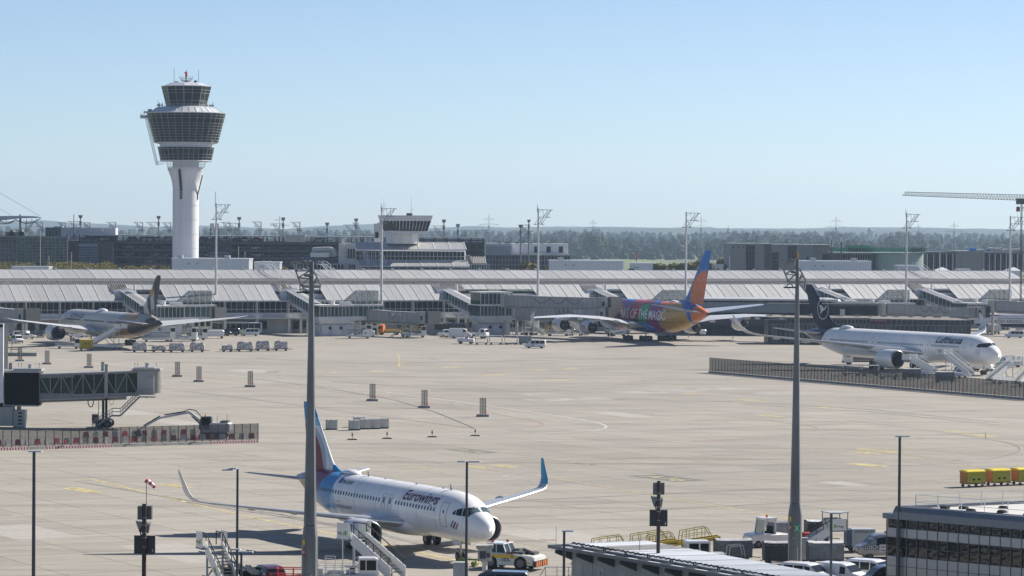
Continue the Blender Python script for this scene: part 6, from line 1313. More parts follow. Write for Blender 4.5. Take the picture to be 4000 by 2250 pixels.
MB().loft([[(-x,w_*math.cos(a),8.0+h*max(0,math.sin(a))) for a in [PI*k/10 for k in range(11)]] for x,w_,h in ((24,.15,.05),(24.8,.8,.5),(26,.9,.65),(27.4,.8,.55),(28.6,.1,.05))]).build('satcom_dome',GWT,B7.r,smooth=True)
bl=(.006,.10,.38);
N380=[(0,-.45,-.46,0),(.03,-.32,-.58,.15),(.1,-.18,-.68,.28),(.22,-.04,-.78,.42),(.42,.15,-.86,.56),(.7,.38,-.92,.70),(1.,.60,-.96,.80),(1.3,.78,-.98,.88),(1.65,.9,-.99,.94),(2.1,.97,-1,.98),(2.7,1,-1,1)]
D8=Plane('airliner','huge double-deck jet painted with blue, green, magenta and gold circles and an orange tail cone','airliner',72.0,3.57,4.2,6.45,(24.2,821.5),R(109.8),tail0=.60,tailz=.36,nose=N380,tops=.84,endr=.10)
gold=(.46,.26,.04); mg=(.26,.012,.12); gn=(.03,.28,.08); rd=(.42,.02,.05); og=(.75,.17,.015)
mD=livery('paint_coloured_circles',bl,[('el',19.3,5,6,5.5,mg),('el',31.8,9.6,6,4.8,rd),('el',29.3,7,3.4,3,(.30,.02,.05)),('el',37.8,9,3.6,1.9,(.2,.03,.04)),('el',37.3,8.2,3.2,1.6,gn),('el',37.5,5,4,3.4,gn),('el',45.5,8.4,3.6,2,mg),('el',43.7,3.9,4.4,3,mg),('el',49.3,10.5,4.4,1.3,og),('el',55.5,5.8,7.9,4.7,gold),('hp',1,-.28,63.2,og),('cells',1,-.28,60,.55,.05,(.6,.45,.25))],rough=.3,coat=.05,spec=.25); D8.r.scale=(.96,)*3; D8.fuselage(mD,56)
tD=livery('tail_paint_blue_orange',(.008,.15,.50),[('el',72.8,10.8,11.6,8.6,og),('hp',1,.95,88.8,(.008,.15,.50)),('cells',.0,-1.,-19.5,.6,.035,(.35,.55,.72))],rough=.4,coat=0,spec=.15)
D8.wing('tail_fin',[(0,54.,15,10.4,.02,90),(0,57.2,12,11.2,.05,90),(0,59.,10.8,12.6,.08,90),(0,64.8,7.2,18.5,.08,90),(0,69.6,4.2,23.6,.08,90),(0,70.2,3.4,24.1,.04,90)],1,tD)
DW=[mat('wing_white',(.55,.56,.57),.35,.15),mat('wing_white_edge2',(.62,.63,.64),.35,.3)]
for sd in (1,-1):
    D8.wing('wing',[(2.8,22.5,18,3.9,.12,0),(4.4,24,16.8,4.2,.12,0),(14,30.6,10.8,5.9,.11,0),(25,38.2,6.8,6.8,.10,0),(36.5,46.4,3.9,6.7,.09,0),(39.2,48.4,2.9,6.6,.07,0)],sd,DW,mif=wmif)
    MB().add([(-48.5,sd*39.3,6.7),(-51.4,sd*39.3,6.6),(-52.3,sd*39.4,8.3),(-50.8,sd*39.4,8.0),(-52.4,sd*39.4,5.3),(-50.6,sd*39.4,5.4),(-48.5,sd*39.4,6.65)],[(0,1,2,3),(0,1,4,5)]).build('wingtip_fence',DW[0],D8.r)
    D8.wing('tailplane',[(1.2,61.5,8.6,8.6,.1,0),(2.6,62.5,7.8,8.8,.1,0),(14.6,70.3,3.1,10.4,.09,0),(15.2,70.9,2.2,10.5,.06,0)],sd,[mat('tailplane_blue_grey',(.33,.4,.48),.35,.1),DW[1]],mif=wmif)
    flaps(D8,[(38,8,4.9,6.5),(41,13.5,5.4,5.5),(42.5,19,5.9,5),(45.,25,6.2,4.2),(47.5,31,6.3,3.4)],sd,DW[0])
    cw=mat('cowl_pale',(.56,.56,.55),.25,coat=.5)
    D8.engine(24.6,14.9,3.35,1.78,5.6,sd,cw,SIL,wingz=5.6,plen=9.5,txt='FLY BETTER' if sd>0 else None); D8.engine(32.2,25.7,4.3,1.78,5.6,sd,cw,SIL,wingz=6.4,plen=9,txt='FLY BETTER' if sd>0 else None)
    D8.gear(33.5,6.2*sd,.7,.5,2,2,4.8,1.4,dx=1.7); D8.gear(37.2,2.6*sd,.7,.5,3,2,3.5,1.5,dx=1.7)
D8.gear(5.,0,.6,.4,1,2,3.4,.9,name='nose_gear'); belly(D8,20,44,4.0,1.9,5.6,mat('belly_blue',(.01,.12,.4),.3,coat=.5))
D8.text('BE PART OF THE MAGIC',14.8,5.85,2.6,1,mat('letter_white',(.66,.66,.68),.4),width=37.,bold=.01)
WG=mat('cabin_window_glass',(.02,.03,.045),.15)
D8.windows([12+.75*i for i in range(56)],8.15,1,.26,.38,WG); D8.windows([12+.75*i for i in range(60)],5.35,1,.26,.38,WG)
for x in (30.5,47.5): D8.door(x,3.9,6.2,1.1,1,mat('door_seam_pale',(.5,.55,.6),.5));
D8.text('A6-EEI',58.5,5.4,.5,1,mat('letter_dark',(.03,.03,.03),.5),width=2.6)
MB().cyl((-71.4,0,7.9),(-73.0,0,8.05),.42,.34,n=14).build('apu_exhaust',DGR,D8.r,smooth=True)
MB().loft([[(-x,w_*math.cos(a),10.5+h*max(0,math.sin(a))) for a in [PI*k/10 for k in range(11)]] for x,w_,h in ((48,.15,.05),(48.8,.8,.4),(50,.9,.55),(51.4,.8,.45),(52.6,.1,.05))]).build('satcom_dome',GWT,D8.r,smooth=True)
def seams(P,xs,m,w=.022):
    for x in xs:
        mb=MB(); n=40; pts=[P.S(x,2*PI*i/n,1,.004) for i in range(n)]
        for i in range(n): mb.bar(pts[i],pts[(i+1)%n],w)
        mb.build('panel_seam',m,P.r)
SM=mat('seam_grey',(.40,.41,.42),.5)
seams(E,(2.1,6.1,9.4,12.9,17.3,21.6,24.6,28.3),SM); seams(A,(3.2,9,14.5,21.5,28,35,42,49,58),SM,.035); seams(B7,(7,14,22,30,38,46,54),SM,.03)
p=gp(3818,1302); BA=Plane('airliner','white and dark blue airliner, its front end showing at the right edge of the picture','airliner',44.5,1.975,2.07,3.75,(p.x-1,p.y),R(172),tail0=.72,tailz=.5)
BA.fuselage(livery('paint_white_navy_belly',(.72,.72,.74),[('hp',0,-1,-2.75,(.01,.025,.12)),('el',4.5,5.1,3.0,.16,(.4,.02,.04))],rough=.25),40)
BA.windows([6.9+.533*i for i in range(56) if not 15<6.9+.533*i<16.6],4.25,1,.25,.36,WG); BA.text('BRITISH AIRWAYS',5.0,3.15,.75,1,lh,width=8.2,bold=.015); BA.text('G-EUXC',27.,3.3,.5,1,lh,width=2.2)
for sd in (1,-1):
    BA.wing('wing',[(1.2,15.6,7.4,2.55,.13,0),(6.4,18.7,3.95,3.1,.115,0),(16.8,25,1.6,4.2,.10,0)],sd,[GREYW,LEDGE],mif=wmif); BA.gear(21.7,3.8*sd,.585,.42,1,2,2.9,.92); BA.engine(14.2,5.75,1.98,1.15,4.0,sd,mat('cowl_navy',(.01,.025,.12),.3,coat=.4),SIL,wingz=3.05,plen=6.2)
    BA.wing('tailplane',[(.6,38.6,4.1,4.75,.1,0),(6.2,42.1,1.3,5.44,.06,0)],sd,[GREYW,LEDGE],mif=wmif)
BA.gear(5.07,0,.38,.22,1,2,2.3,.5,name='nose_gear'); BA.wing('tail_fin',[(0,35.6,6.6,5.95,.06,90),(0,41.4,1.9,11.76,.04,90)],1,livery('tail_paint_red_blue',(.02,.04,.2),[('hp',1,.9,47,(.4,.02,.04))]))
def wheel_me(r=.34,w=.24,n=18):
    mb=MB(); mb.loft([[(r*q*math.cos(2*PI*i/n),a,r*q*math.sin(2*PI*i/n)) for i in range(n)] for a,q in ((-w/2,.82),(-w/2*.8,.97),(0,1),(w/2*.8,.97),(w/2,.82))]); mb.cyl((0,-w/2-.012,0),(0,w/2+.012,0),r*.56,n=12,mi=1); return mb.mesh('wheel',[TYR,RIM],True)
WH={k:wheel_me(k,k*.65) for k in (.2,.28,.34,.45,.6,.8)}
def loftbody(name,st,m,root,taper=.86):
    """stations: x, z bottom, z belt, z roof, half width"""
    mb=MB(); rings=[]
    for x,zb,zm,zt,w_ in st:
        tp=taper if zt-zm>.25 else .97
        rings.append([(x,-w_*.96,zb),(x,-w_,zb+(zm-zb)*.35),(x,-w_,zm),(x,-w_*tp,zt-.06),(x,-w_*(tp-.08),zt),(x,w_*(tp-.08),zt),(x,w_*tp,zt-.06),(x,w_,zm),(x,w_,zb+(zm-zb)*.35),(x,w_*.96,zb)])
    return mb.loft(rings).build(name,m,root,smooth=True,ang=28)
def sidewin(st,x0,x1,sd,f0=.08,f1=.86,taper=.86,off=.015):
    def g(x):
        for a,b in zip(st,st[1:]):
            if a[0]<=x<=b[0]: f=(x-a[0])/(b[0]-a[0]); return [a[i]+(b[i]-a[i])*f for i in range(5)]
        return st[-1]
    q=[]
    for x,f in ((x0,f0),(x1,f0),(x1,f1),(x0,f1)):
        s=g(x); w_=s[4]*(1+(taper-1)*f)+off; q.append((x,sd*w_,s[2]+(s[3]-.06-s[2])*f))
    return q
def vehicle(name,label,cat,st,paint,pos,rz,wheels,sw=(),wr=.34,ws=None,rear=None,group=None,extra=None,scale=1.,lights=True,taper=.86,trk=None):
    t=thing(name,label,cat,(pos.x,pos.y,0),rz,group); t.scale=(scale,)*3
    body=loftbody('body',st,paint,t,taper)
    for a,b in sw:
        for sd in (1,-1):
            q=sidewin(st,a,b,sd,taper=taper); MB().add(q+[(x,y-sd*.03,z) for x,y,z in q],[(0,1,2,3),(0,1,5,4),(2,3,7,6)]).build('window',CGL,t)
    def cross(i,nm,f0=.1,f1=.92):
        a,b=st[i],st[i+1]; lo,hi=(a,b) if a[3]<b[3] else (b,a); q=[]
        for f in (f0,f1):
            x=lo[0]+(hi[0]-lo[0])*f; z=lo[3]+(hi[3]-lo[3])*f; w_=(lo[4]*(.9)+(hi[4]*(taper-.06)-lo[4]*.9)*f); q.append((x,w_,z))
        n=Vector((-(hi[3]-lo[3])*(1 if hi[0]<lo[0] else -1),0,abs(hi[0]-lo[0]))).normalized(); n=Vector((abs(n.x)*(1 if lo[0]>hi[0] else -1),0,n.z))*.018
        p=[(q[0][0]+n.x,-q[0][1],q[0][2]+n.z),(q[0][0]+n.x,q[0][1],q[0][2]+n.z),(q[1][0]+n.x,q[1][1],q[1][2]+n.z),(q[1][0]+n.x,-q[1][1],q[1][2]+n.z)]
        MB().add(p+[(x-n.x*2,y,z-n.z*2) for x,y,z in p],[(0,1,2,3),(0,1,5,4),(1,2,6,5)]).build(nm,CGL,t)
    if ws is not None: cross(ws,'windscreen')
    if rear is not None: cross(rear,'rear_window')
    hw=trk or max(s[4] for s in st)-.06
    for x in wheels:
        for y in (hw-.08,-hw+.08):
            inst(WH[wr],'wheel',t,(x,y,wr))
    if lights:
        f=st[-1]; b_=st[0];
        for y in (.62,-.62):
            MB().box(f[0]-.08,f[0]+.03,y*f[4]-.16,y*f[4]+.16,f[2]-.22,f[2]-.05).build('headlight',mat('lamp_glass',(.6,.6,.6),.1),t); MB().box(b_[0]-.02,b_[0]+.06,y*1.15*b_[4]-.08,y*1.15*b_[4]+.08,b_[2]-.25,b_[2]+.1).build('tail_light',RED,t)
        MB().box(f[0]-.05,f[0]+.025,-f[4]*.8,f[4]*.8,f[1]+.02,f[1]+.2).box(b_[0]-.03,b_[0]+.05,-b_[4]*.9,b_[4]*.9,b_[1],b_[1]+.2).build('bumper',DGR,t)
    if extra: extra(t)
    return t
VAN=[(-2.45,.35,1.0,1.85,.88),(-2.35,.28,1.05,1.93,.93),(.0,.25,1.05,1.97,.95),(.75,.25,1.05,1.93,.95),(1.05,.25,1.02,1.80,.95),(1.75,.25,1.0,1.15,.94),(2.3,.3,.92,.98,.9),(2.45,.38,.78,.8,.82)]
BIGV=[(-2.9,.4,1.2,2.5,.95),(-2.8,.32,1.25,2.6,1.0),(.6,.3,1.25,2.62,1.0),(1.2,.3,1.25,2.5,1.0),(1.5,.3,1.2,2.3,1.0),(2.2,.3,1.15,1.35,.97),(2.8,.35,1.0,1.1,.93),(2.95,.42,.85,.88,.85)]
CAR=[(-2.15,.4,.85,.95,.78),(-2.0,.3,.92,1.05,.84),(-1.75,.28,.95,1.35,.87),(-1.3,.25,.95,1.47,.88),(.2,.25,.95,1.5,.88),(.55,.25,.95,1.42,.88),(1.25,.25,.93,1.02,.87),(1.9,.28,.85,.9,.84),(2.1,.38,.7,.74,.76)]
CAD=[(-2.1,.35,.95,1.75,.86),(-2.0,.28,1.0,1.82,.9),(.1,.25,1.0,1.83,.91),(.5,.25,1.0,1.72,.91),(1.15,.25,.98,1.16,.9),(1.85,.28,.9,1.0,.88),(2.1,.38,.78,.8,.8)]
def van(label,px,py,rz,st=VAN,paint=None,windows=True,group=None,extra=None,D=None,cat='van',scale=1.,name='parked_van'):
    p=gp(px,py) if D is None else at(px,py,D); paint=paint or WVP
    w_={id(VAN):([-1.5,1.5],[(-2.2,-1.2),(-1.1,-.1),(.0,.95)],4,0),id(BIGV):([-1.8,1.9],[(.7,1.45)],4,None),id(CAR):([-1.35,1.3],[(-1.55,-.6),(-.5,.5)],5,1),id(CAD):([-1.3,1.35],[(-1.8,-1.0),(-.9,-.1),(.0,.5)],3,0)}[id(st)]
    sw=w_[1] if windows else w_[1][-1:]
    return vehicle(name,label,cat,st,paint,p,rz,w_[0],sw,.34,w_[2],w_[3] if (w_[3] is not None and st is CAR) else None,group,extra,scale)
WVP=mat('van_white',(.66,.66,.66),.3,coat=.5,var=.05); BKP=mat('car_black',(.02,.02,.022),.2,coat=.6); SLV=CARC[0]
def beacon(t,x=0.,z=1.97,y=0.,c=None): MB().cyl((x,y,z),(x,y,z+.18),.09,n=8).build('beacon',c or ORG,t)
van('white van with black bonnet marks at the far left, facing the camera',68,1340,R(-65),group='service vehicles at the far left',extra=lambda t:(beacon(t,.6),flat_text('lettering','M',.5,DGR,t,lambda u,v:(-.6+u*-1,-.97,.5+v)) if 0 else None))
van('dark-windowed grey-white van just behind the leftmost service van',76,1322,R(160),paint=WVP); van('white hatchback behind the leftmost service van',105,1323,R(10),CAR,cat='car',name='parked_car'); van('dark car standing alone at the far left',158,1318,R(-80),CAR,paint=BKP,cat='car',name='parked_car'); van('white van cut by the left building edge',33,1330,R(85))
van('white car parked under the wing of the beige-patterned jet',298,1318,R(12),CAR,cat='car',name='parked_car'); van('white van under the belly of the beige-patterned jet',345,1316,R(-70)); van('white van with open side behind the wrapped cargo, a worker beside it',976,1312,R(185)); van('dark car left of the white van near the bus',869,1312,R(190),CAR,paint=BKP,cat='car',name='parked_car'); van('black people carrier in front of the bus',899,1311,R(178),paint=BKP)
van('white van parked leftmost behind the high-roof van in the middle',1746,1316,R(200)); van('small white van between two larger vans in the middle',1762,1318,R(200),CAD); van('white high-roof delivery van in the middle of the apron edge',1800,1322,R(-8),BIGV,windows=False,extra=lambda t:None)
van('white minibus with dark windows driving past the baggage carts',2091,1360,R(172),extra=lambda t:(beacon(t,0),flat_text('lettering','M',.5,DGR,t,lambda u,v:(-.3-u+.9,.965,.5+v))))
van('white car under the inner engine of the painted jet',2388,1300,R(200),CAR,cat='car',name='parked_car'); van('silver car behind the worker pair under the painted jet wing',2145,1299,R(190),CAR,paint=SLV,cat='car',name='parked_car'); van('black car beneath the outer engine of the painted jet',2215,1300,R(180),CAR,paint=BKP,cat='car',name='parked_car'); van('white car behind the belt loader under the painted jet',2430,1303,R(10),CAR,cat='car',name='parked_car'); van('small white and blue car left of the flatbed truck right of the painted jet',2806,1292,R(190),CAR,cat='car',name='parked_car')
van('white people carrier behind the wide-body nose at the right edge',3962,1320,R(178),extra=lambda t:beacon(t,.3)); van('white panel van beside the nose wheel of the wide-body jet',3944,1434,R(182),BIGV,windows=False,scale=.92)
def truck(label,px,py,rz,cabc=None,box=None,L=7.,bed=None,scale=1.,group=None,name='truck',boxh=2.4,cabh=2.9):
    p=gp(px,py); t=thing(name,label,'truck',(p.x,p.y,0),rz,group); t.scale=(scale,)*3; cabc=cabc or WVP; x1=L/2
    st=[(x1-1.9,.55,1.5,cabh,1.2),(x1-1.7,.5,1.5,cabh+.05,1.22),(x1-.5,.5,1.5,cabh,1.22),(x1-.12,.5,1.45,1.6,1.2),(x1,.55,1.3,1.4,1.15)]
    loftbody('cab',st,cabc,t,.94)
    for sd in (1,-1): q=sidewin(st,x1-1.5,x1-.6,sd,taper=.94); MB().add(q+[(x,y-sd*.03,z) for x,y,z in q],[(0,1,2,3),(0,1,5,4)]).build('window',CGL,t)
    MB().add([(x1-.10,-1.05,1.65),(x1-.10,1.05,1.65),(x1-.44,1.05,cabh-.15),(x1-.44,-1.05,cabh-.15),(x1-.14,-1.05,1.6),(x1-.14,1.05,1.6)],[(0,1,2,3),(0,1,5,4)]).build('windscreen',CGL,t)
    MB().box(-L/2,x1-1.9,-.5,.5,.55,.85).box(x1-.15,x1+.06,-1.15,1.15,.35,.75).build('chassis',DGR,t)
    if box: MB().box(-L/2,x1-2.1,-1.22,1.22,.95,.95+boxh).build('box_body',box,t)
    if bed: MB().box(-L/2,x1-2.1,-1.2,1.2,.9,1.05).box(-L/2,x1-2.1,-1.2,-1.15,1.05,1.5).box(-L/2,x1-2.1,1.15,1.2,1.05,1.5).build('flatbed',bed,t)
    for x in (x1-1.2,-L/2+1.3):
        for y in (1.,-1.): inst(WH[.45],'wheel',t,(x,y,.45))
    return t
truck('white-cabbed truck beside the near engine of the wide-body jet',3362,1424,R(185),L=7.5,box=mat('box_dark',(.10,.10,.11),.6),boxh=1.9); truck('white tipper truck right of the painted jet',2837,1299,R(-25),L=5.5,bed=WHT,cabh=2.4); truck('white-cabbed flatbed truck behind the baggage carts in the middle',1862,1322,R(-20),L=6,bed=WHT,cabh=2.5); truck('yellow orange service truck under the M112/2 bridge',1520,1308,R(170),cabc=ORG,L=6.5,bed=YEL,cabh=2.6); truck('white tanker truck behind the wide-body nose',3880,1306,R(95),L=7,box=LGR,boxh=1.8)
def bus(label,px,py,rz,L=12,lower=WVP,D=None):
    p=gp(px,py); t=thing('bus',label,'bus',(p.x,p.y,0),rz); MB().loft([[(x,-1.35*w_,.35),(x,-1.35*w_,zt-.15),(x,-1.2*w_,zt),(x,1.2*w_,zt),(x,1.35*w_,zt-.15),(x,1.35*w_,.35)] for x,w_,zt in ((-L/2,.95,2.9),(-L/2+.2,1,3.05),(L/2-.3,1,3.05),(L/2,.94,2.8))]).build('body',lower,t,smooth=True)
    n=8
    for sd in (1,-1):
        for k in range(n): x0=-L/2+.4+k*(L-.8)/n; MB().box(x0+.04,x0+(L-.8)/n-.04,sd*1.36-.02,sd*1.36+.02,1.2,2.75).build('window',GLD,t)
    MB().box(L/2-.02,L/2+.03,-1.2,1.2,1.,2.7).build('windscreen',GLD,t); MB().box(-L/2+3,L/2-4,-1,1,3.05,3.25).build('roof_unit',LGR,t)
    for x in (L/2-2.5,-L/2+3):
        for y in (1.2,-1.2): inst(WH[.45],'wheel',t,(x,y,.45))
    return t
bus('dark-windowed apron bus behind the cars right of the beige-patterned jet',924,1303,R(3),13.5); bus('grey bus half hidden behind the vans below the middle walkway',1755,1306,R(8),9,mat('bus_grey',(.25,.26,.27),.5))
def tractor(label,px,py,rz,scale=1.,D=None,cage=True,group=None):
    p=gp(px,py); t=thing('baggage_tractor',label,'tractor',(p.x,p.y,0),rz,group); t.scale=(scale,)*3
    MB().loft([[(x,-w_,.35),(x,-w_,z-.08),(x,-w_+.1,z),(x,w_-.1,z),(x,w_,z-.08),(x,w_,.35)] for x,w_,z in ((-1.5,.68,.85),(-1.42,.72,.95),(.35,.72,.98),(.45,.72,1.05),(1.35,.68,.98),(1.5,.62,.8))]).build('body',WVP,t,smooth=True)
    fr=MB()
    for x0,x1_ in ((.52,.34),(-.45,-.45)):
        for y in (-.62,.62): fr.bar((x0,y,.95),(x1_,y,2.0),.08)
    fr.box(-.55,.42,-.68,.68,1.98,2.08).box(-.48,-.42,-.62,.62,.95,1.2); fr.build('cab_frame',WVP,t); MB().add([(.55,-.58,1.0),(.55,.58,1.0),(.37,.58,1.95),(.37,-.58,1.95)],[(0,1,2,3)]).build('windscreen',glassmat('clear_cab_glass',(.03,.04,.045),.05,alpha=.6),t)
    if cage:
        m=MB()
        for y in np.linspace(-.6,.6,9): m.bar((-.5,y,1.2),(-.5,y,1.95),.02)
        for z in np.linspace(1.2,1.95,7): m.bar((-.5,-.6,z),(-.5,.6,z),.02)
        m.build('rear_cage',GRY,t)
    MB().box(-.35,.05,-.4,.4,.9,1.1).box(-.4,-.3,-.4,.4,1.1,1.5).build('seat',BLK,t); MB().box(-.54,-.5,-.6,-.35,1.86,1.96).box(-.54,-.5,.35,.6,1.86,1.96).build('tail_light',RED,t)
    for x in (.95,-.95):
        for y in (.62,-.62): inst(WH[.28],'wheel',t,(x,y,.28))
    beacon(t,-.1,2.08); return t
tractor('small white tow tractor pulling open baggage carts in the middle distance',1820,1343,R(172),1.35);
tractor('white tow tractor with orange beacon left of the right floodlight mast',2990,2136,R(205),1.25)
def wheels4(t,x,y,r=.2):
    for a in (x,-x):
        for b in (y,-y): inst(WH[r],'wheel',t,(a,b,r))
def pallet(label,px,py,w_,h,rz,seed,group='wrapped cargo dollies in two rows'):
    p=gp(px,py); r=random.Random(seed); t=thing('cargo_dolly',label,'dolly',(p.x,p.y,0),rz,group); L=w_
    MB().box(-L/2-.3,L/2+.3,-1.1,1.1,.38,.52).bar((L/2,0,.4),(L/2+1.2,0,.3),.1).bar((-L/2-.3,0,.4),(-L/2-.6,0,.35),.1).build('deck',mat('dolly_rust',(.09,.08,.075),.7),t); wheels4(t,L/2-.5,.85,.28)
    o=[]
    mb=MB(); nz=6; n=20;
    for k in range(nz+1):
        z=.53+h*k/nz; f=(1-.12*(k/nz)**3) if k<nz else .72; ring=[]
        for i in range(n):
            a=2*PI*i/n+PI/4; c,s_=math.cos(a),math.sin(a); q=1/max(abs(c),abs(s_)); ring.append((c*q*L/2*f*(1+r.uniform(-.05,.03)),s_*q*1.05*f*(1+r.uniform(-.05,.03)),z+(r.uniform(-.12,.05) if k>1 else 0)))
        mb.loft.__self__; o.append(ring)
    mb.loft(o).build('wrapped_load',WRP,t,smooth=True,ang=25)
    return t
PL=[(546,1376,2.5,1.5),(620,1376,2.3,.95),(691,1376,2.6,1.5),(770,1375,2.4,1.5),(888,1374,1.9,1.0),(957,1373,2.7,1.55),(1027,1371,2.4,1.6),(1098,1370,2.3,1.6)]
PLB=['first wrapped cargo load of the left row of four','low lumpy wrapped load, second of the left row','square wrapped load, third of the left row','wrapped load with a raised drawbar, last of the left row','small wrapped load, first of the right row of four','wide brown-topped wrapped load, second of the right row','tall wrapped load, third of the right row','wrapped load just left of the big floodlight mast, last of the right row']
for i,(x,y,w_,h) in enumerate(PL): pallet(PLB[i],x,y,w_*1.35,h*1.1,R(4 if i<4 else 3),i)
def cart(label,px,py,rz,L=2.6,H=1.75,Wd=1.5,cover=None,group=None,scale=1.,frame=None,open_=False,roof=None,text=None):
    p=gp(px,py); t=thing('baggage_cart',label,'cart',(p.x,p.y,0),rz,group); t.scale=(scale,)*3; frame=frame or GRY
    MB().box(-L/2,L/2,-Wd/2,Wd/2,.36,.46).bar((L/2,0,.38),(L/2+.9,0,.3),.07).bar((-L/2,0,.38),(-L/2-.3,0,.35),.07).build('deck',DGR,t); wheels4(t,L/2-.4,Wd/2-.2,.2)
    m=MB()
    for x in (-L/2+.03,L/2-.03):
        for y in (-Wd/2+.03,Wd/2-.03): m.bar((x,y,.4),(x,y,H),.06)
        for z in (H-.03,.8): m.bar((x,-Wd/2,z),(x,Wd/2,z),.05)
    for y in (-Wd/2+.03,Wd/2-.03): m.bar((-L/2,y,H-.03),(L/2,y,H-.03),.05)
    m.build('frame',frame,t)
    if open_:
        MB().box(-L/2-.05,L/2+.05,-Wd/2-.05,Wd/2+.05,H,H+.08).box(-L/2,-L/2+.05,-Wd/2,Wd/2,.5,H).box(L/2-.05,L/2,-Wd/2,Wd/2,.5,H).build('roof',roof or LGR,t)
    else:
        c=cover or TAR; mb=MB(); r=random.Random(int(px))
        nz=9
        for sd in (-1,1):
            vs=[];nx=12
            for i in range(nx+1):
                for k in range(nz+1): x=-L/2-.02+(L+.04)*i/nx; vs.append((x,sd*(Wd/2+.03)+sd*.05*math.sin(i*2.1+k*.4)+r.uniform(-.02,.02),.5+(H-.45)*k/nz-(.09*math.sin(PI*i/nx) if k==nz else 0)))
            mb.add(vs,[(i*(nz+1)+k,i*(nz+1)+k+1,(i+1)*(nz+1)+k+1,(i+1)*(nz+1)+k) for i in range(nx) for k in range(nz)])
        mb.build('side_curtain',c,t,smooth=True)
        mb=MB(); nx=12; ny=6; vs=[]
        for i in range(nx+1):
            for k in range(ny+1): x=-L/2-.04+(L+.08)*i/nx; y=-Wd/2-.05+(Wd+.1)*k/ny; vs.append((x,y,H+.03+.10*math.sin(PI*k/ny)-.05*math.sin(PI*i/nx)**2+r.uniform(-.03,.03)-(.18 if k in(0,ny) else 0)))
        mb.add(vs,[(i*(ny+1)+k,i*(ny+1)+k+1,(i+1)*(ny+1)+k+1,(i+1)*(ny+1)+k) for i in range(nx) for k in range(ny)]); mb.build('canopy',roof or mat('pale_tarpaulin',(.38,.39,.40),.55,var=.25,scale=3,bump=.5),t,smooth=True)
        MB().box(-L/2-.03,-L/2,-Wd/2,Wd/2,.5,H).box(L/2,L/2+.03,-Wd/2,Wd/2,.5,H).build('end_panel',DGR,t)
    return t
for i,(x,lb) in enumerate(((1881,'first open-sided baggage cart behind the small white tractor'),(1937,'second open-sided baggage cart of the tractor train'),(1996,'third open-sided baggage cart of the tractor train'))): cart(lb,x,1346,R(176),3.0,2.1,1.7,open_=True,group='baggage carts of the tractor train')
cart('fourth cart of the tractor train, closed with a grey curtain, next to the minibus',2052,1346,R(176),3.0,2.1,1.7,group='baggage carts of the tractor train')
for i,(x,y,lb) in enumerate(((3799,1902,'leftmost of the three yellow and orange container carts'),(3898,1897,'middle one of the three yellow and orange container carts'),(3998,1893,'yellow and orange container cart cut by the right edge of the picture'))):
    p=gp(x,y); t=thing('container_cart',lb,'cart',(p.x,p.y,0),R(2),'yellow container carts'); LL=2.5; W2=1.6; rz=R(25)
    t.rotation_euler.z=rz; t.scale=(.95,.95,.82)
    MB().box(-LL/2,LL/2,-W2/2,W2/2,.45,.55).bar((LL/2,0,.4),(LL/2+.7,0,.3),.08).build('deck',mat('cart_deck',(.12,.05,.02),.7),t); wheels4(t,LL/2-.35,W2/2-.15,.2)
    LGN=mat('yellow_green_curtain',(.33,.33,.015),.55,var=.12)
    MB().box(-LL/2+.05,LL/2-.05,-W2/2,-W2/2+.05,.6,2.05).box(-LL/2+.05,LL/2-.05,W2/2-.05,W2/2,.6,2.05).build('side_panel',LGN,t)
    m=MB()
    for k in range(7): y0=-W2/2+.05+k*(W2-.1)/7; m.box(-LL/2,-LL/2+.05+.03*(k%2),y0+.01,y0+(W2-.1)/7-.01,.55,2.1).box(LL/2-.05-.03*(k%2),LL/2,y0+.01,y0+(W2-.1)/7-.01,.55,2.1)
    m.build('end_panel',mat('orange_end',(.50,.19,.015),.5,var=.15),t)
    MB().loft([[(x_,-W2/2-.04,2.0),(x_,-W2/2-.03,2.12),(x_,-W2*.25,2.3+e),(x_,W2*.25,2.32+e),(x_,W2/2+.03,2.12),(x_,W2/2+.04,2.0)] for x_,e in ((-LL/2-.05,-.06),(-LL/2+.3,.02),(0,-.03),(LL/2-.3,.02),(LL/2+.05,-.06))]).build('roof_cover',mat('yellow_cover',(.60,.47,.01),.5,var=.12),t)
    for x_ in (-.35,.35): MB().box(x_-.16,x_+.16,-W2/2-.02,-W2/2+.0,.95,1.2).build('label_panel',BLK,t)
p=gp(337,1368); t=thing('baggage_container','yellow baggage container at the foot of the stairs by the beige-patterned jet','container',(p.x,p.y,0),R(8)); MB().box(-1.5,1.5,-.8,.8,.5,2.3).box(-1.55,1.55,-.85,.85,2.3,2.4).build('body',mat('container_yellow',(.58,.40,.015),.5),t); MB().box(-1.6,1.6,-.8,.8,.35,.5).build('deck',ORG,t); wheels4(t,1.1,.65,.28)
for x_ in (-.75,0,.75): MB().box(x_-.03,x_+.03,-.83,-.8,.5,2.3).build('door_post',mat('dark_yellow',(.35,.24,.01),.5),t)
MB().box(-.3,0,-.83,-.8,1.3,1.7).box(.4,.6,-.83,-.8,1.3,1.7).build('label_panel',BLK,t)
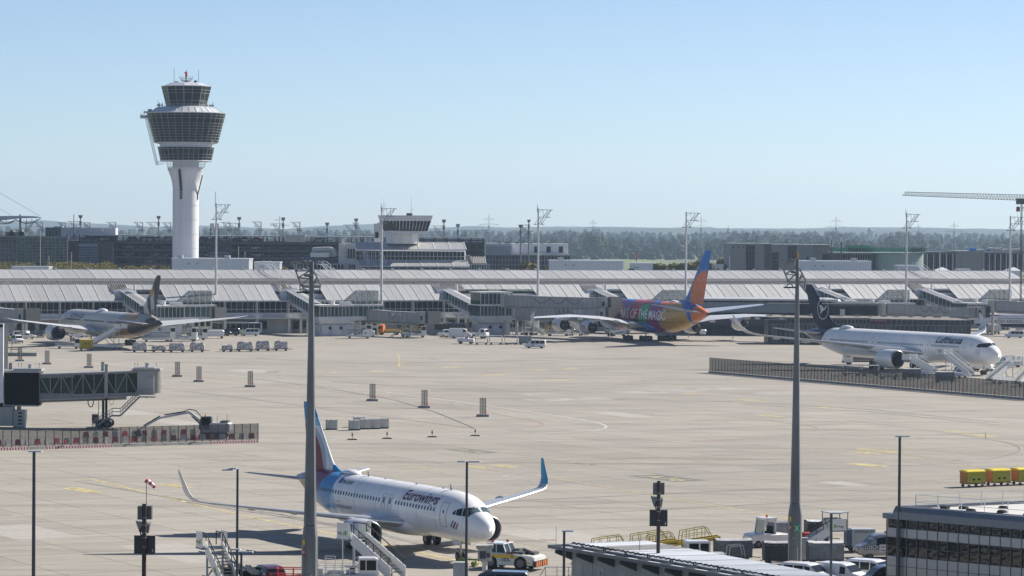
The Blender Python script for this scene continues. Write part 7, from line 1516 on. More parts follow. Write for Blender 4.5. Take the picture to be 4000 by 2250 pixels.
def stairs(label,px,py,rz,z_low,z_top,run,w_=1.5,scale=1.,canopy=False,truckb=True,logo=None,z0=0.,back=1.8,paint=None,platform=2.,name='passenger_stairs',rails=True,mark=None):
    """x forward = up the flight; foot of the flight at the origin"""
    paint=paint or WVP
    p=gp(px,py); t=thing(name,label,'stairs',(p.x,p.y,z0),rz); t.scale=(scale,)*3; n=max(6,int((z_top-z_low)/.2)); st=MB()
    for i in range(n): f=i/n; x=run*f; z=z_low+(z_top-z_low)*(i+1)/n; st.box(x,x+run/n*1.05,-w_/2,w_/2,z-.06,z)
    st.build('treads',mat('tread_grey',(.3,.31,.32),.6),t)
    sd=MB()
    for y in (-w_/2-.04,w_/2+.04):
        for o_,h in ((0,0),): sd.add([(-.3,y-.03,z_low-.1),(0,y-.03,z_low-.25),(run+.1,y-.03,z_top-.35),(run+.1,y-.03,z_top+.55),(-.3,y-.03,z_low+.6),(-.3,y+.03,z_low-.1),(0,y+.03,z_low-.25),(run+.1,y+.03,z_top-.35),(run+.1,y+.03,z_top+.55),(-.3,y+.03,z_low+.6)],[(0,1,2,3,4),(5,6,7,8,9),(0,4,9,5),(3,4,9,8),(1,2,7,6)])
    sd.build('side_panel',paint,t)
    hr=MB()
    for y in (-w_/2-.04,w_/2+.04):
        hr.bar((-.3,y,z_low+1.1),(run,y,z_top+1.05),.06)
        for k in range(6): f=k/5; hr.bar((run*f,y,z_low+(z_top-z_low)*f+.3),(run*f,y,z_low+(z_top-z_low)*f+1.08),.05)
        hr.path([(run,y,z_top+1.05),(run+platform,y,z_top+1.05),(run+platform,y,z_top+.1)],.06)
    hr.build('handrail',BLK if rails=='black' else LGR,t)
    MB().box(run,run+platform,-w_/2-.35,w_/2+.35,z_top-.12,z_top).build('platform',GRY,t)
    for y in (-w_/2-.35,w_/2+.35):
        o=MB().box(run-.1,run+platform-.2,y-.03,y+.03,z_top,z_top+1.15).build('platform_side',paint,t)
        if logo:
            s_=1 if y>0 else -1; flat_text('lettering',logo,.26,mat('letter_dark',(.03,.03,.03),.5),t,lambda u,v,y=y,s_=s_:((run+.45+u if s_<0 else run+1.2-u),y+s_*.04,z_top+.3+v),width=.75); MB().box(run+.15,run+.4,y-.045,y+.045,z_top+.3,z_top+.6).build('logo_mark',mat('logo_green',(.15,.45,.03),.5),t)
    if logo:
        for y,s_ in ((-w_/2-.04,-1),(w_/2+.04,1)):
            sl=(z_top-z_low)/run; ca=1/math.hypot(1,sl); sa=sl*ca
            flat_text('lettering',logo,.3,mat('letter_dark',(.03,.03,.03),.5),t,lambda u,v,y=y,s_=s_:((run*.42+(u if s_<0 else -u)*ca-v*sa*.3,y+s_*.04,z_low+(z_top-z_low)*.42-.02+(u if s_<0 else -u)*sa+v)))
            MB().box(run*.33,run*.33+.3,y-.045,y+.045,z_low+(z_top-z_low)*.33,z_low+(z_top-z_low)*.33+.35).build('logo_mark',mat('logo_green',(.15,.45,.03),.5),t)
    if mark:
        for y,s_ in ((-w_/2-.38,-1),(w_/2+.38,1)): flat_text('lettering',mark,.75,mat('letter_green_grey',(.12,.16,.14),.5),t,lambda u,v,y=y,s_=s_:((run+.6+u if s_<0 else run+1.3-u),y+s_*.045,z_top+.25+v))
    if canopy:
        MB().box(run-.3,run+platform+.1,-w_/2-.4,w_/2+.4,z_top+1.7,z_top+1.8).build('canopy',LGR,t)
        for x in (run-.2,run+platform):
            for y in (-w_/2-.3,w_/2+.3): MB().bar((x,y,z_top),(x,y,z_top+1.7),.06).build('canopy_post',BLK,t)
    m=MB();
    for y in (-w_/2,w_/2): m.bar((run*.95,y,z_top-.2),(run*.95,y,.5),.12).bar((run*.55,y,z_low+(z_top-z_low)*.55-.3),(run*.9,y,.6),.1).bar((run*.3,y,.55),(run+platform*.5,y,.55),.14)
    m.bar((run*.95,-w_/2,1.2),(run*.95,w_/2,1.2),.1); m.build('undercarriage',LGR,t)
    for x in (run*.35,run*.98):
        for y in (-w_/2,w_/2): inst(WH[.28],'wheel',t,(x,y,.28))
    if truckb: MB().loft([[(x,-.95,.45),(x,-.95,z),(x,.95,z),(x,.95,.45)] for x,z in ((run*.1,1.0),(run*.75,1.05),(run+.6,1.0))]).build('chassis_body',paint,t)
    return t
stairs('white passenger stairs truck at the rear door of the beige-patterned jet',356,1360,R(-38),.9,4.7,8.6,1.6)
stairs('white wheeled stairs with green-marked platform standing left of the near engine',1545,2262,R(130),.3,2.5,4.3,1.25,logo='wisag',rails='black',truckb=False,scale=1.12,platform=1.5)
stairs('narrow white wheeled stairs with an open back at the bottom left of the big mast',895,2300,R(114),.3,2.55,3.3,1.15,logo='wisag',rails='black',truckb=False,scale=1.1,platform=1.4)
stairs('canopied white stairs with green lettering right of the right floodlight mast',3090,2185,R(20),.4,2.8,4.0,1.2,logo='wisag',rails='black',canopy=True,truckb=False,platform=1.7,scale=.86)
stairs('white covered stairs with a large M on its landing, in front of the wide-body jet',3790,1478,R(128),.8,4.3,6.0,1.6,mark='M',truckb=True,platform=2.2)
stairs('white stairs truck standing left of the M-marked stairs behind the mesh fence',3650,1470,R(135),.8,3.0,5.2,1.7,truckb=True,platform=2)
stairs('white M-marked stairs rising to the right near the right edge behind the mesh fence',3868,1500,R(40),.8,4.0,5.6,1.6,mark='M',truckb=True,platform=2)
stairs('white stairs leaning in at the very right edge behind the mesh fence',3975,1512,R(45),.8,4.0,5.2,1.6,truckb=True,platform=2)
stairs('grey stairs at the outer engine of the painted jet, facing left',2290,1312,R(150),.3,3.2,4.6,1.2,truckb=False,paint=LGR); stairs('grey steps at the left wing tip of the painted jet',2120,1310,R(155),.3,4.6,6,1.2,truckb=False,paint=LGR)
stairs('white boarding stairs at the airliner cut by the right edge',3975,1302,R(25),.5,3.6,5.2,1.4,truckb=False)
def loader(label,px,py,rz,L=7.,H=2.2,scale=1.,paint=None,rail=None,cabx=None):
    paint=paint or WVP; p=gp(px,py); t=thing('cargo_loader',label,'loader',(p.x,p.y,0),rz); t.scale=(scale,)*3
    MB().box(-L/2,L/2,-1.3,1.3,.5,.9).build('chassis',paint,t); MB().box(-L/2,L/2-1.4,-1.3,1.3,H,H+.22).build('platform',GRY,t)
    m=MB()
    for x0,x1_ in ((-L/2+.4,L/2-2.2),):
        for y in (-1.2,1.2): m.bar((x0,y,.9),(x1_,y,H),.14).bar((x1_,y,.9),(x0,y,H),.14)
    m.build('scissor_arm',LGR,t); m=MB()
    for y in (-1.25,1.25):
        for z in (H+.7,H+1.2): m.bar((-L/2,y,z),(L/2-1.4,y,z),.06)
        for x in np.linspace(-L/2,L/2-1.4,7): m.bar((x,y,H+.2),(x,y,H+1.2),.06)
    m.build('railing',rail or LGR,t); MB().box(L/2-1.3,L/2,-1.3,-.1,.9,H+1.4).build('cab',paint,t); MB().box(L/2-1.2,L/2-.1,-1.33,-1.3,H+.3,H+1.2).box(L/2,L/2+.02,-1.2,-.2,H+.3,H+1.2).build('window',CGL,t); wheels4(t,L/2-1,1.1,.28); return t
loader('grey and white cargo loader right of the tail of the beige-patterned jet',620,1335,R(8),8); loader('cargo loader under the short jet bridge right of the beige-patterned tail',705,1333,R(-5),8.5,2.0); loader('small white loader right of the jet bridge legs',770,1328,R(10),5,1.6)
loader('cargo loader left of the M112/2 bridge legs',1400,1322,R(5),6.5,2.2); loader('yellow and grey loader under the M112/2 bridge',1620,1318,R(0),6,1.6,rail=YEL); loader('cargo loader in the shade left of the painted jet nose',2180,1312,R(10),6.5,1.5,rail=YEL); loader('white loader under the far wing of the painted jet',2890,1305,R(170),6,1.8)
loader('white flat trailer with railings left of the stairs by the beige-patterned jet',265,1362,R(5),6.0,1.1,.95)
def genset(label,px,py,rz,L=3.2,scale=1.):
    p=gp(px,py); t=thing('ground_power_unit',label,'power unit',(p.x,p.y,0),rz); t.scale=(scale,)*3; MB().loft([[(x,-.8,.45),(x,-.8,z-.15),(x,-.65,z),(x,.65,z),(x,.8,z-.15),(x,.8,.45)] for x,z in ((-L/2,1.5),(-L/2+.3,1.75),(L/2-.2,1.75),(L/2,1.4))]).build('body',WVP,t); MB().box(-.9,.2,-.82,-.8,.8,1.4).build('grille',DGR,t); MB().box(L/2,L/2+.9,-.04,.04,.4,.48).build('drawbar',GRY,t); wheels4(t,L/2-.5,.7,.28); return t
genset('white ground power unit right of the jet bridge behind the cargo rows',835,1322,R(185),4.2,1.25); genset('white ground power unit by the glazed stair tower left of centre',1440,1317,R(0)); genset('small white unit under the fourth wing engine of the painted jet',2745,1312,R(90),2.2)
def belt(label,px,py,rz,L=8.,col=None,rz2=0,scale=1.,z0=.9,z1=2.0):
    p=gp(px,py); t=thing('belt_loader',label,'belt loader',(p.x,p.y,0),rz); t.scale=(scale,)*3; col=col or WVP
    MB().add([(-L/2,-.5,z0),(L/2,-.5,z1),(L/2,.5,z1),(-L/2,.5,z0),(-L/2,-.5,z0-.25),(L/2,-.5,z1-.25),(L/2,.5,z1-.25),(-L/2,.5,z0-.25)],[(0,1,2,3),(4,5,6,7),(0,1,5,4),(2,3,7,6),(0,3,7,4),(1,2,6,5)]).build('belt',BLK,t)
    m=MB();
    for y in (-.56,.56): m.add([(-L/2,y-.03,z0-.28),(L/2,y-.03,z1-.16),(L/2,y-.03,z1+.06),(-L/2,y-.03,z0+.06),(-L/2,y+.03,z0-.16),(L/2,y+.03,z1-.16),(L/2,y+.03,z1+.08),(-L/2,y+.03,z0+.08)],[(0,1,2,3),(4,5,6,7),(3,2,6,7),(0,1,5,4)])
    m.build('side_rail',col,t); m=MB()
    for y in (-.6,.6):
        for (a,b) in ((-.42,-.05),(.0,.40)):
            pa=L*a; pb=L*b; za=z0+(z1-z0)*(a+.5); zb=z0+(z1-z0)*(b+.5); m.path([(pa,y,za),(pa+.1,y,za+.9),(pb-.5,y,zb+.9),(pb,y,zb+.1)],.06); m.bar((pa+.05,y,za+.45),(pb-.2,y,zb+.45),.04)
            for k in range(1,4): x=pa+(pb-pa)*k/4; zz=za+(zb-za)*k/4; m.bar((x,y,zz),(x,y,zz+.9),.05)
    m.build('guard_rail',mat('safety_yellow',(.50,.40,.02),.5) if col is YEL else LGR,t)
    MB().box(-L*.3,L*.3,-.8,.8,.4,.8).box(L*.05,L*.25,.6,1.1,.8,1.4).build('chassis',LGR,t); wheels4(t,L*.22,.75,.28); return t
belt('yellow-railed belt loader behind the corrugated shed roof, nearer one',2462,2198,R(6),7.8,YEL,z0=1.0,z1=1.9); belt('yellow belt loader with orange hood, farther of the two behind the shed roof',2655,2178,R(9),6.8,YEL,z0=.9,z1=1.8); belt('belt loader under the wing root of the painted jet',2416,1313,R(12),6)
p=gp(2740,2204); t=thing('belt_loader','white cab belt loader just behind the corrugated shed roof','belt loader',(p.x,p.y,0),R(8)); MB().loft([[(x,-.8,.5),(x,-.8,z),(x,.8,z),(x,.8,.5)] for x,z in ((-1.4,1.9),(-1.35,2.0),(.5,2.0),(.6,1.9))]).box(.6,1.9,-.8,.8,.4,.95).build('cab',WVP,t)
for a,b in ((-1.2,-.4),(-.25,.45)): MB().box(a,b,-.83,-.8,1.1,1.8).build('window',CGL,t)
MB().box(-6,-1.4,-.6,-.3,.6,.95).box(-6,-1.4,.3,.6,1.1,1.3).box(-4.5,-1.5,-.3,.3,.8,1.0).build('belt',LGR,t); wheels4(t,1.2,.75,.28)
m=MB().path([(2.2,-.6,.5),(2.3,-.6,1.5),(3.4,-.6,1.6),(3.6,-.6,.6)],.06).path([(2.2,.6,.5),(2.3,.6,1.5),(3.4,.6,1.6),(3.6,.6,.6)],.06); m.build('guard_rail',LGR,t)
cart('dark grey curtained baggage cart half behind the shed roof, leftmost of the right group',2862,2192,R(6),3.0,1.8,1.7,cover=mat('dark_tarpaulin',(.09,.10,.12),.55,var=.25,bump=.4,scale=3),group='curtained baggage carts at lower right')
cart('baggage cart with a sagging grey curtain behind the white tow tractor',3042,2125,R(6),2.0,1.95,1.5,group='curtained baggage carts at lower right',roof=TAR)
cart('dark open-fronted baggage cart with a rolled pale cover left of the mast foot',3048,2205,R(4),2.8,1.85,1.6,cover=mat('black_tarpaulin',(.035,.037,.04),.6,var=.2,scale=3,bump=.3),group='curtained baggage carts at lower right')
cart('light grey curtained cart with a white crumpled top right of the mast foot',3222,2205,R(4),2.9,1.85,1.6,cover=mat('mid_tarpaulin',(.17,.185,.21),.55,var=.25,scale=3,bump=.5),roof=mat('white_sheet',(.55,.56,.58),.5,var=.2,scale=3,bump=.6),group='curtained baggage carts at lower right')
cart('cart with a crumpled blue-white sheet behind the canopied stairs',3195,2118,R(8),2.2,1.9,1.5,cover=mat('black_tarpaulin',(.035,.037,.04),.6),roof=mat('white_sheet',(.55,.56,.58),.5),group='curtained baggage carts at lower right')
p=gp(3366,2154); t=thing('air_cargo_container','silver air cargo container on a dolly behind the canopied stairs','container',(p.x,p.y,0),R(4)); MB().prism([(-1.,.5),(.75,.5),(1.05,.9),(1.05,2.0),(-1.,2.0)],-.75,.75).build('shell',mat('container_silver',(.42,.44,.46),.45,.3,bump=.3),t); MB().box(-1.45,-1.02,-.75,.75,.55,1.95).build('curtain',mat('blue_tarpaulin',(.07,.1,.16),.6,bump=.4),t); MB().box(-1.5,1.3,-.75,.75,.36,.48).build('deck',mat('dolly_rust',(.09,.08,.075),.7),t); wheels4(t,.9,.65,.2)
flat_text('lettering','AKE 87460 LH',.22,DGR,t,lambda u,v:(-.75+u,-.77,1.68+v),width=1.55)
for x,y,lb in ((3326,1466,'first open container dolly behind the mesh fence'),(3400,1466,'second container dolly behind the mesh fence'),(3470,1478,'low dolly behind the mesh fence right of the two container dollies')): cart(lb,x,y+2,R(2),3.2,2.0 if y<1470 else 1.0,1.7,open_=True,roof=LGR,group='dollies behind the mesh fence')
cart('dark curtained cart behind the mesh fence below the left stairs',3560,1482,R(-3),3.4,2.0,1.7,group='dollies behind the mesh fence',cover=mat('dark_tarpaulin',(.09,.10,.12),.55)); cart('dark curtained cart behind the mesh fence below the M stairs',3690,1495,R(-3),3.4,2.0,1.7,group='dollies behind the mesh fence',cover=mat('dark_tarpaulin',(.09,.10,.12),.55))
p=gp(3897,1462); t=thing('scissor_lift','green scissor lift by the nose wheel of the wide-body jet','lift',(p.x,p.y,0),R(5)); m=MB()
for k in range(4): m.bar((-1,-.5,.5+k*.45),(1,-.5,.95+k*.45),.09).bar((1,-.5,.5+k*.45),(-1,-.5,.95+k*.45),.09)
m.box(-1.2,1.2,-.6,.6,2.3,2.4).box(-1.1,1.1,-.6,.6,.3,.5); m.build('lift_frame',GRN,t); wheels4(t,.8,.5,.2)
tractor('white tow tractor at the nose wheel of the wide-body jet',3838,1462-12,R(150),1.5,group=None)
p=gp(3785,1470); t=thing('tank_trailer','small grey and blue tank trailer behind the M-marked stairs','trailer',(p.x-1.2,p.y+3,0),R(15)); MB().cyl((-1.1,0,1.1),(1.1,0,1.1),.6,n=14).build('tank',mat('tank_blue',(.06,.14,.28),.4),t,smooth=True); MB().box(-1.4,1.4,-.6,.6,.4,.55).build('deck',GRY,t); wheels4(t,.9,.6,.28)
p=gp(2003,2222); t=thing('pushback_tug','big white and yellow pushback tug with striped bumpers at the nose of the front jet','tug',(p.x,p.y,0),R(-24)); TW_=1.2
MB().loft([[(x,-TW_,zb),(x,-TW_,z-.1),(x,-TW_+.12,z),(x,TW_-.12,z),(x,TW_,z-.1),(x,TW_,zb)] for x,z,zb in ((-2.3,1.15,.55),(-2.2,1.35,.45),(-1.0,1.4,.4),(.9,1.35,.4),(2.2,1.2,.45),(2.45,1.1,.55))]).build('body',mat('tug_white',(.62,.62,.58),.4,var=.1),t)
MB().add([(-2.25,-TW_-.02,.95),(-2.25,-TW_-.02,1.3),(.6,-TW_-.02,1.28),(1.3,-TW_-.02,1.0),(2.2,-TW_-.02,.6),(1.6,-TW_-.02,.6),(.6,-TW_-.02,1.0)],[(0,1,2,3,4,5,6)]).add([(2.47,-TW_,.6),(2.47,TW_,.6),(2.47,TW_,.75),(2.47,-TW_,.75)],[(0,1,2,3)]).build('yellow_stripe',YEL,t)
def hazard(t,x,y0,y1,z0,z1,axis='y'):
    m=MB(); n=5
    for k in range(n):
        a=y0+(y1-y0)*k/n; b=y0+(y1-y0)*(k+1)/n
        m.add([(x,a,z0),(x,b,z0),(x,b+.1,z1),(x,a+.1,z1)] if axis=='y' else [(a,x,z0),(b,x,z0),(b+.1,x,z1),(a+.1,x,z1)],[(0,1,2,3)],k%2)
    return m.build('hazard_stripes',[ORG,BLK],t)
MB().box(2.3,2.62,-TW_-.02,-.1,.35,.85).box(2.3,2.62,.1,TW_+.02,.35,.85).build('bumper',DGR,t); hazard(t,2.635,-TW_,-.15,.38,.82); hazard(t,2.635,.15,TW_-.1,.38,.82)
MB().loft([[(-1.9,-.95,1.38),(-1.9,.95,1.38),(-.2,.95,1.38),(-.2,-.95,1.38)],[(-1.75,-.85,2.05),(-1.75,.85,2.05),(-.5,.85,2.05),(-.5,-.85,2.05)]]).build('cab',glassmat('cab_green_glass',(.05,.08,.08),.05),t)
m=MB().box(-1.9,-.4,-.95,.95,2.05,2.15)
for a,b in (((-1.92,-.97,1.38),(-1.77,-.87,2.05)),((-.18,-.97,1.38),(-.48,-.87,2.05)),((-.18,.97,1.38),(-.48,.87,2.05)),((-1.92,.97,1.38),(-1.77,.87,2.05)),((-1.05,-.97,1.38),(-1.1,-.87,2.05)),((-.17,0,1.38),(-.47,0,2.05))): m.bar(a,b,.07)
m.build('cab_frame',WVP,t); MB().cyl((-1.6,-.5,2.15),(-1.6,-.5,2.33),.12,n=8).cyl((-.7,.5,2.15),(-.7,.5,2.33),.12,n=8).build('beacon',mat('beacon_red_dark',(.3,.02,.02),.4),t)
MB().box(.3,1.3,-.9,.2,1.33,1.5).box(1.0,2.0,-.2,.8,1.25,1.45).box(-.1,.5,.2,1.0,1.35,1.62).cyl((.8,.4,1.6),(1.7,-.4,1.5),.13,n=8).build('engine_deck',DGR,t); MB().box(-.1,.5,-1.15,-.75,1.36,1.5).build('red_bonnet_cover',MAR,t)
for x in (-1.45,1.2):
    for y in (TW_-.15,-TW_+.15): inst(WH[.6],'wheel',t,(x,y,.6))
flat_text('lettering','-103-',.28,DGR,t,lambda u,v:(-.65+u,-TW_-.035,.72+v),width=1.0,bold=.02); flat_text('lettering','3',.36,DGR,t,lambda u,v:(.35+u,-TW_-.035,1.0+v))
m=MB().bar((-2.3,0,.6),(-4.6,.6,.5),.14).box(-5.1,-4.5,.3,.9,.35,.6).cyl((-3.5,-.2,.25),(-3.5,.6,.25),.2,n=10); m.build('tow_bar',mat('tow_bar_green',(.2,.24,.05),.5),t)
p=gp(1395,2282); t=thing('lavatory_truck','white service truck with a square cab and railings between the mast and the green-marked stairs','truck',(p.x,p.y,0),R(3))
MB().box(-4.2,1.9,-1.1,1.1,.55,.95).box(-4.2,-3.1,-1.1,1.1,.95,1.5).build('chassis',LGR,t); MB().loft([[(x,-.85,.95),(x,-.85,z),(x,.85,z),(x,.85,.95)] for x,z in ((.1,2.35),(.15,2.45),(1.6,2.45),(1.9,2.3))]).build('cab',WVP,t)
for a,b in ((.25,.75),(.85,1.7)): MB().box(a,b,-.88,-.85,1.35,2.25).build('window',CGL,t)
m=MB()
for z in (1.4,1.8): m.bar((-4.2,-1.1,z),(0,-1.1,z),.05).bar((-4.2,1.1,z),(0,1.1,z),.05)
for x in np.linspace(-4.2,0,7): m.bar((x,-1.1,.95),(x,-1.1,1.8),.05).bar((x,1.1,.95),(x,1.1,1.8),.05)
m.path([(-2.9,-.5,1),(-2.9,-.5,2.6),(-2.0,-.5,2.6),(-2.0,-.5,1)],.06).path([(-2.9,.3,1),(-2.9,.3,2.3),(-2.2,.3,2.3)],.06).bar((-1.3,0,1),(-1.35,0,4.9),.1).bar((-.2,.3,1),(-.25,.3,3.6),.09).bar((-1.9,0,4.9),(-.7,0,4.9),.08).build('railing',WVP,t)
MB().box(-2.7,-1.2,-.6,.6,.95,1.3).cyl((-1,-.5,1.2),(-.2,-.5,1.2),.2,n=8).build('pump_unit',LGR,t); wheels4(t,1.2,1.0,.34); wheels4(t,3.2,1.0,.34)
t.scale=(.86,)*3
p=gp(1100,2290); t=thing('work_platform','red railed work platform partly hidden behind the left floodlight mast','platform',(p.x+1.0,p.y,0),R(2)); m=MB()
for z in (1.4,.9): m.path([(-1.3,-.6,z),(1.0,-.6,z),(1.0,.6,z),(-1.3,.6,z),(-1.3,-.6,z)],.07)
for x in (-1.3,-.1,1.0): m.bar((x,-.6,.3),(x,-.6,1.4),.07).bar((x,.6,.3),(x,.6,1.4),.07)
m.build('railing',RED,t); MB().box(-1.3,1,-.6,.6,.25,.6).build('deck',RED,t)
van('tiny maroon and white two-seat car at the bottom edge left of the floodlight mast',1046,2276,R(115),CAR,paint=MAR,cat='car',name='parked_car',scale=.95)
van('black van roof showing at the bottom edge below the pushback tug',1935,2330,R(175),VAN,paint=mat('van_navy_black',(.015,.018,.028),.2,coat=.6))
p=gp(950,2290); t=thing('baggage_cart','dark baggage cart heaped with chocks and folded gear right of the narrow stairs','cart',(p.x,p.y,0),R(5)); MB().box(-1.5,1.4,-.8,.8,.4,.5).box(-1.5,-1.45,-.8,.8,.5,1.75).box(-.5,-.45,-.8,.8,.5,1.6).box(1.35,1.4,-.8,.8,.5,1.2).box(-1.5,1.4,.75,.8,.5,1.4).build('frame',BLK,t); wheels4(t,1.1,.7,.2)
r=random.Random(3)
for k in range(9): m=MB().box(-.55,.55,-.12,.12,-.09,.09); o=m.build('folded_gear',mat('gear_grey',(.22,.24,.27),.5,var=.3),t); o.location=(-.6+k*.24,r.uniform(-.5,.4),1.75-k*.1+r.uniform(-.1,.1)); o.rotation_euler=(r.uniform(-.3,.3),R(35+r.uniform(-20,15)),r.uniform(-.4,.4))
def cabinet(label,px,py,D,w_,d,h,m_,z0=0,tilt=0,name='service_cabinet'):
    p=at(px,py,D); t=thing(name,label,'cabinet',(p.x,D,z0),R(tilt)); MB().box(-w_/2,w_/2,-d/2,d/2,0,h).build('body',m_,t); MB().box(-w_/2-.04,w_/2+.04,-d/2-.04,d/2+.04,h,h+.06).build('lid',m_,t); MB().box(-w_/2+.08,w_/2-.08,-d/2-.02,-d/2,.15,h-.12).build('door',m_,t); return t
p=at(1806,2180,240); cabinet('grey service cabinet behind the double-headed lamp post','%s'and 1800,2180,238,1.15,.8,2.2,LGR)
cabinet('smaller grey cabinet stacked in front of the lamp post cabinet',1822,2215,232,1.0,.7,1.7,mat('cabinet_grey',(.36,.37,.38),.5))
p=gp(1893,2290); t=thing('guard_post','beige ventilated control cabinet on a pole left of the pushback tug','control box',(p.x,p.y,0),0)
h1=at(1893,2190,p.y).z; h2=at(1893,2128,p.y).z; MB().cyl((0,0,0),(0,0,h1),.2,n=12).build('pole',OFW,t); MB().box(-.55,.55,-.5,.5,h1,h2-.25).build('body',BEI,t)
m=MB();
for k in range(12): m.box(-.68+k*.113,-.68+k*.113+.09,-.66,.66,h2-.22,h2)
m.box(-.66,.66,-.6,.6,h2-.26,h2-.2); m.build('slatted_roof',BEI,t); MB().box(-.4,.1,-.53,-.5,h1+.2,h2-.45).box(.15,.4,-.53,-.5,h1+.3,h2-.6).build('panel_door',DGR,t)
m=MB()
c0=gp(2130,2290)
for k in range(4):
    x=k*.9; m.bar((x,0,0),(x,0,1.5),.06)
m.bar((0,0,1.5),(2.7,0,1.5),.06).bar((0,0,.8),(2.7,0,.8),.06).bar((-.9,0,0),(0,0,1.5),.06).bar((1.8,0,.8),(2.7,0,1.5),.05); o=m.build('handrail',LGR); o.location=(c0.x,c0.y,0); tag(o,'grey steel handrail at the bottom edge left of the shed','railing')
p=gp(3145,2152); t=thing('fire_extinguisher_box','red equipment bin at the foot of the right floodlight mast','bin',(p.x,p.y,0),R(4)); MB().box(-.55,.55,-.4,.4,.05,1.45).build('body',RED,t); MB().box(-.6,.6,-.45,.45,1.45,1.6).build('lid',RED,t); MB().box(-.3,.4,-.42,-.4,.8,.95).build('label_panel',WHT,t)
cabinet('tall pale cabinet right of the mast foot behind the red bin',3135,2100,262,.9,.7,1.9,LGR)
def losch(t):
    BKL=mat('letter_black_band',(.02,.02,.02),.4)
    MB().box(-2.2,2.0,.965,.99,.75,1.12).build('black_band',BKL,t); flat_text('lettering','LOSCH',.3,mat('letter_white',(.72,.72,.74),.4),t,lambda u,v:(1.95-u,.995,.79+v),width=1.1,bold=.03); flat_text('lettering','LOSCH',.3,mat('letter_white',(.72,.72,.74),.4),t,lambda u,v:(-.95-u,.995,.79+v),width=1.0,bold=.03)
    MB().box(-.9,.75,.98,1.005,.55,1.15).build('white_panel',WHT,t); flat_text('lettering','airport',.18,BKL,t,lambda u,v:(.65-u,1.01,.9+v),width=1.3,bold=.02); flat_text('lettering','service',.18,BKL,t,lambda u,v:(.65-u,1.01,.62+v),width=1.3,bold=.02); beacon(t,0)
van('silver minibus with black and white lettering bands left of the grid-fronted office',3458,2178,R(-172),paint=SLV,extra=losch,scale=1.06); C.objects[-1]
van('leftmost of the three small white vans at the bottom edge',3160,2290,R(-34),CAD,group='small white vans at the bottom right'); van('middle of the three small white vans, a windowless panel van',3300,2290,R(-36),CAD,windows=False,group='small white vans at the bottom right'); van('right one of the three small white vans, beside the grid-fronted office',3418,2276,R(-34),CAD,group='small white vans at the bottom right'); van('dark van nose poking out beside the grid-fronted office',3475,2306,R(190),VAN,paint=BKP)
def cone(px,py,i,lab):
    p=gp(px,py); t=thing('traffic_cone',lab,'cone',(p.x,p.y,0),0,'traffic cones'); MB().box(-.2,.2,-.2,.2,0,.04).cyl((0,0,.04),(0,0,.75),.15,.03,n=10,mi=0).build('body',mat('cone_red',(.6,.06,.02),.6),t); MB().cyl((0,0,.32),(0,0,.5),.105,.07,n=10).build('white_band',WHT,t)
for i,(x,y,lb) in enumerate(((1656,1316,'cone right of the M112/2 bridge'),(2690,1318,'cone just right of the painted jet main wheels'),(2863,1322,'cone right of the painted jet under its far wing'),(3425,1447,'cone behind the mesh fence left of the stairs'),(852,1324,'cone near the white power unit'),(885,1312,'orange cone in front of the black people carrier'))): cone(x,y,i,'red and white '+lb)
def person(label,px,py,rz,vest=LIM,legs=NAV,pose=0,s=1.):
    p=gp(px,py); me=bpy.data.meshes.new('body')
    V=[(0,0,.95),(0,0,1.2),(0,0,1.45),(0,0,1.56),(0,0,1.7),(0,.1,.9),(.05*pose,.12,.5),(0,.13,.08),(.14,.14,.04),(0,-.1,.9),(-.1*pose,-.12,.5),(-.15*pose,-.13,.08),(.0,-.14,.04),(0,.2,1.42),(.05,.26,1.15),(.2*pose,.26,.92),(0,-.2,1.42),(.08,-.26,1.15),(.28*pose,-.24,.98)]
    Ed=[(0,1),(1,2),(2,3),(3,4),(0,5),(5,6),(6,7),(7,8),(0,9),(9,10),(10,11),(11,12),(2,13),(13,14),(14,15),(2,16),(16,17),(17,18)]
    rad=[.15,.15,.16,.055,.10,.10,.075,.05,.05,.10,.075,.05,.05,.07,.05,.04,.07,.05,.04]
    me.from_pydata(V,Ed,[]); o=bpy.data.objects.new('person',me); C.objects.link(o); o.location=(p.x,p.y,0); o.rotation_euler=(0,0,rz)
    me.materials.append(mat('work_trousers',(.03,.035,.05),.8))
    sk=o.modifiers.new('skin','SKIN');
    if not me.skin_vertices:
        bm=bmesh.new(); bm.from_mesh(me); bm.verts.layers.skin.verify(); bm.to_mesh(me); bm.free()
    for i,v in enumerate(me.skin_vertices[0].data): v.radius=(rad[i]*.85,rad[i]); v.use_root=(i==0)
    ss=o.modifiers.new('sub','SUBSURF'); ss.levels=1; ss.render_levels=1
    MB().loft([[(r_*.78*math.cos(2*PI*i/12),r_*math.sin(2*PI*i/12),z) for i in range(12)] for r_,z in ((.22,.88),(.21,1.1),(.235,1.35),(.2,1.47),(.1,1.53))]).build('high_vis_vest',vest,o,smooth=True); MB().loft([[(.01+r_*math.cos(2*PI*i/10),r_*math.sin(2*PI*i/10),z) for i in range(10)] for r_,z in ((.09,1.68),(.115,1.75),(.1,1.81),(.04,1.84))]).build('hair',DGR,o,smooth=True)
    tag(o,label,'person'); return o
person('person in a yellow high-vis vest standing left of the leftmost white van',39,1338,R(-80)); person('person in a yellow high-vis vest beside the open white van near the bus',943,1313,R(160)); person('left one of two people in high-vis vests under the painted jet wing',2124,1308,R(-60),pose=1); person('right one of two people in high-vis vests under the painted jet wing',2133,1308,R(-110))
NET=netmat('fence_mesh',(.055,.06,.062),.27,22,22); NET2=netmat('fence_mesh_far',(.045,.05,.054),.32,10,10); FPM=mat('fence_post',(.09,.095,.10),.5,.3); RW=None
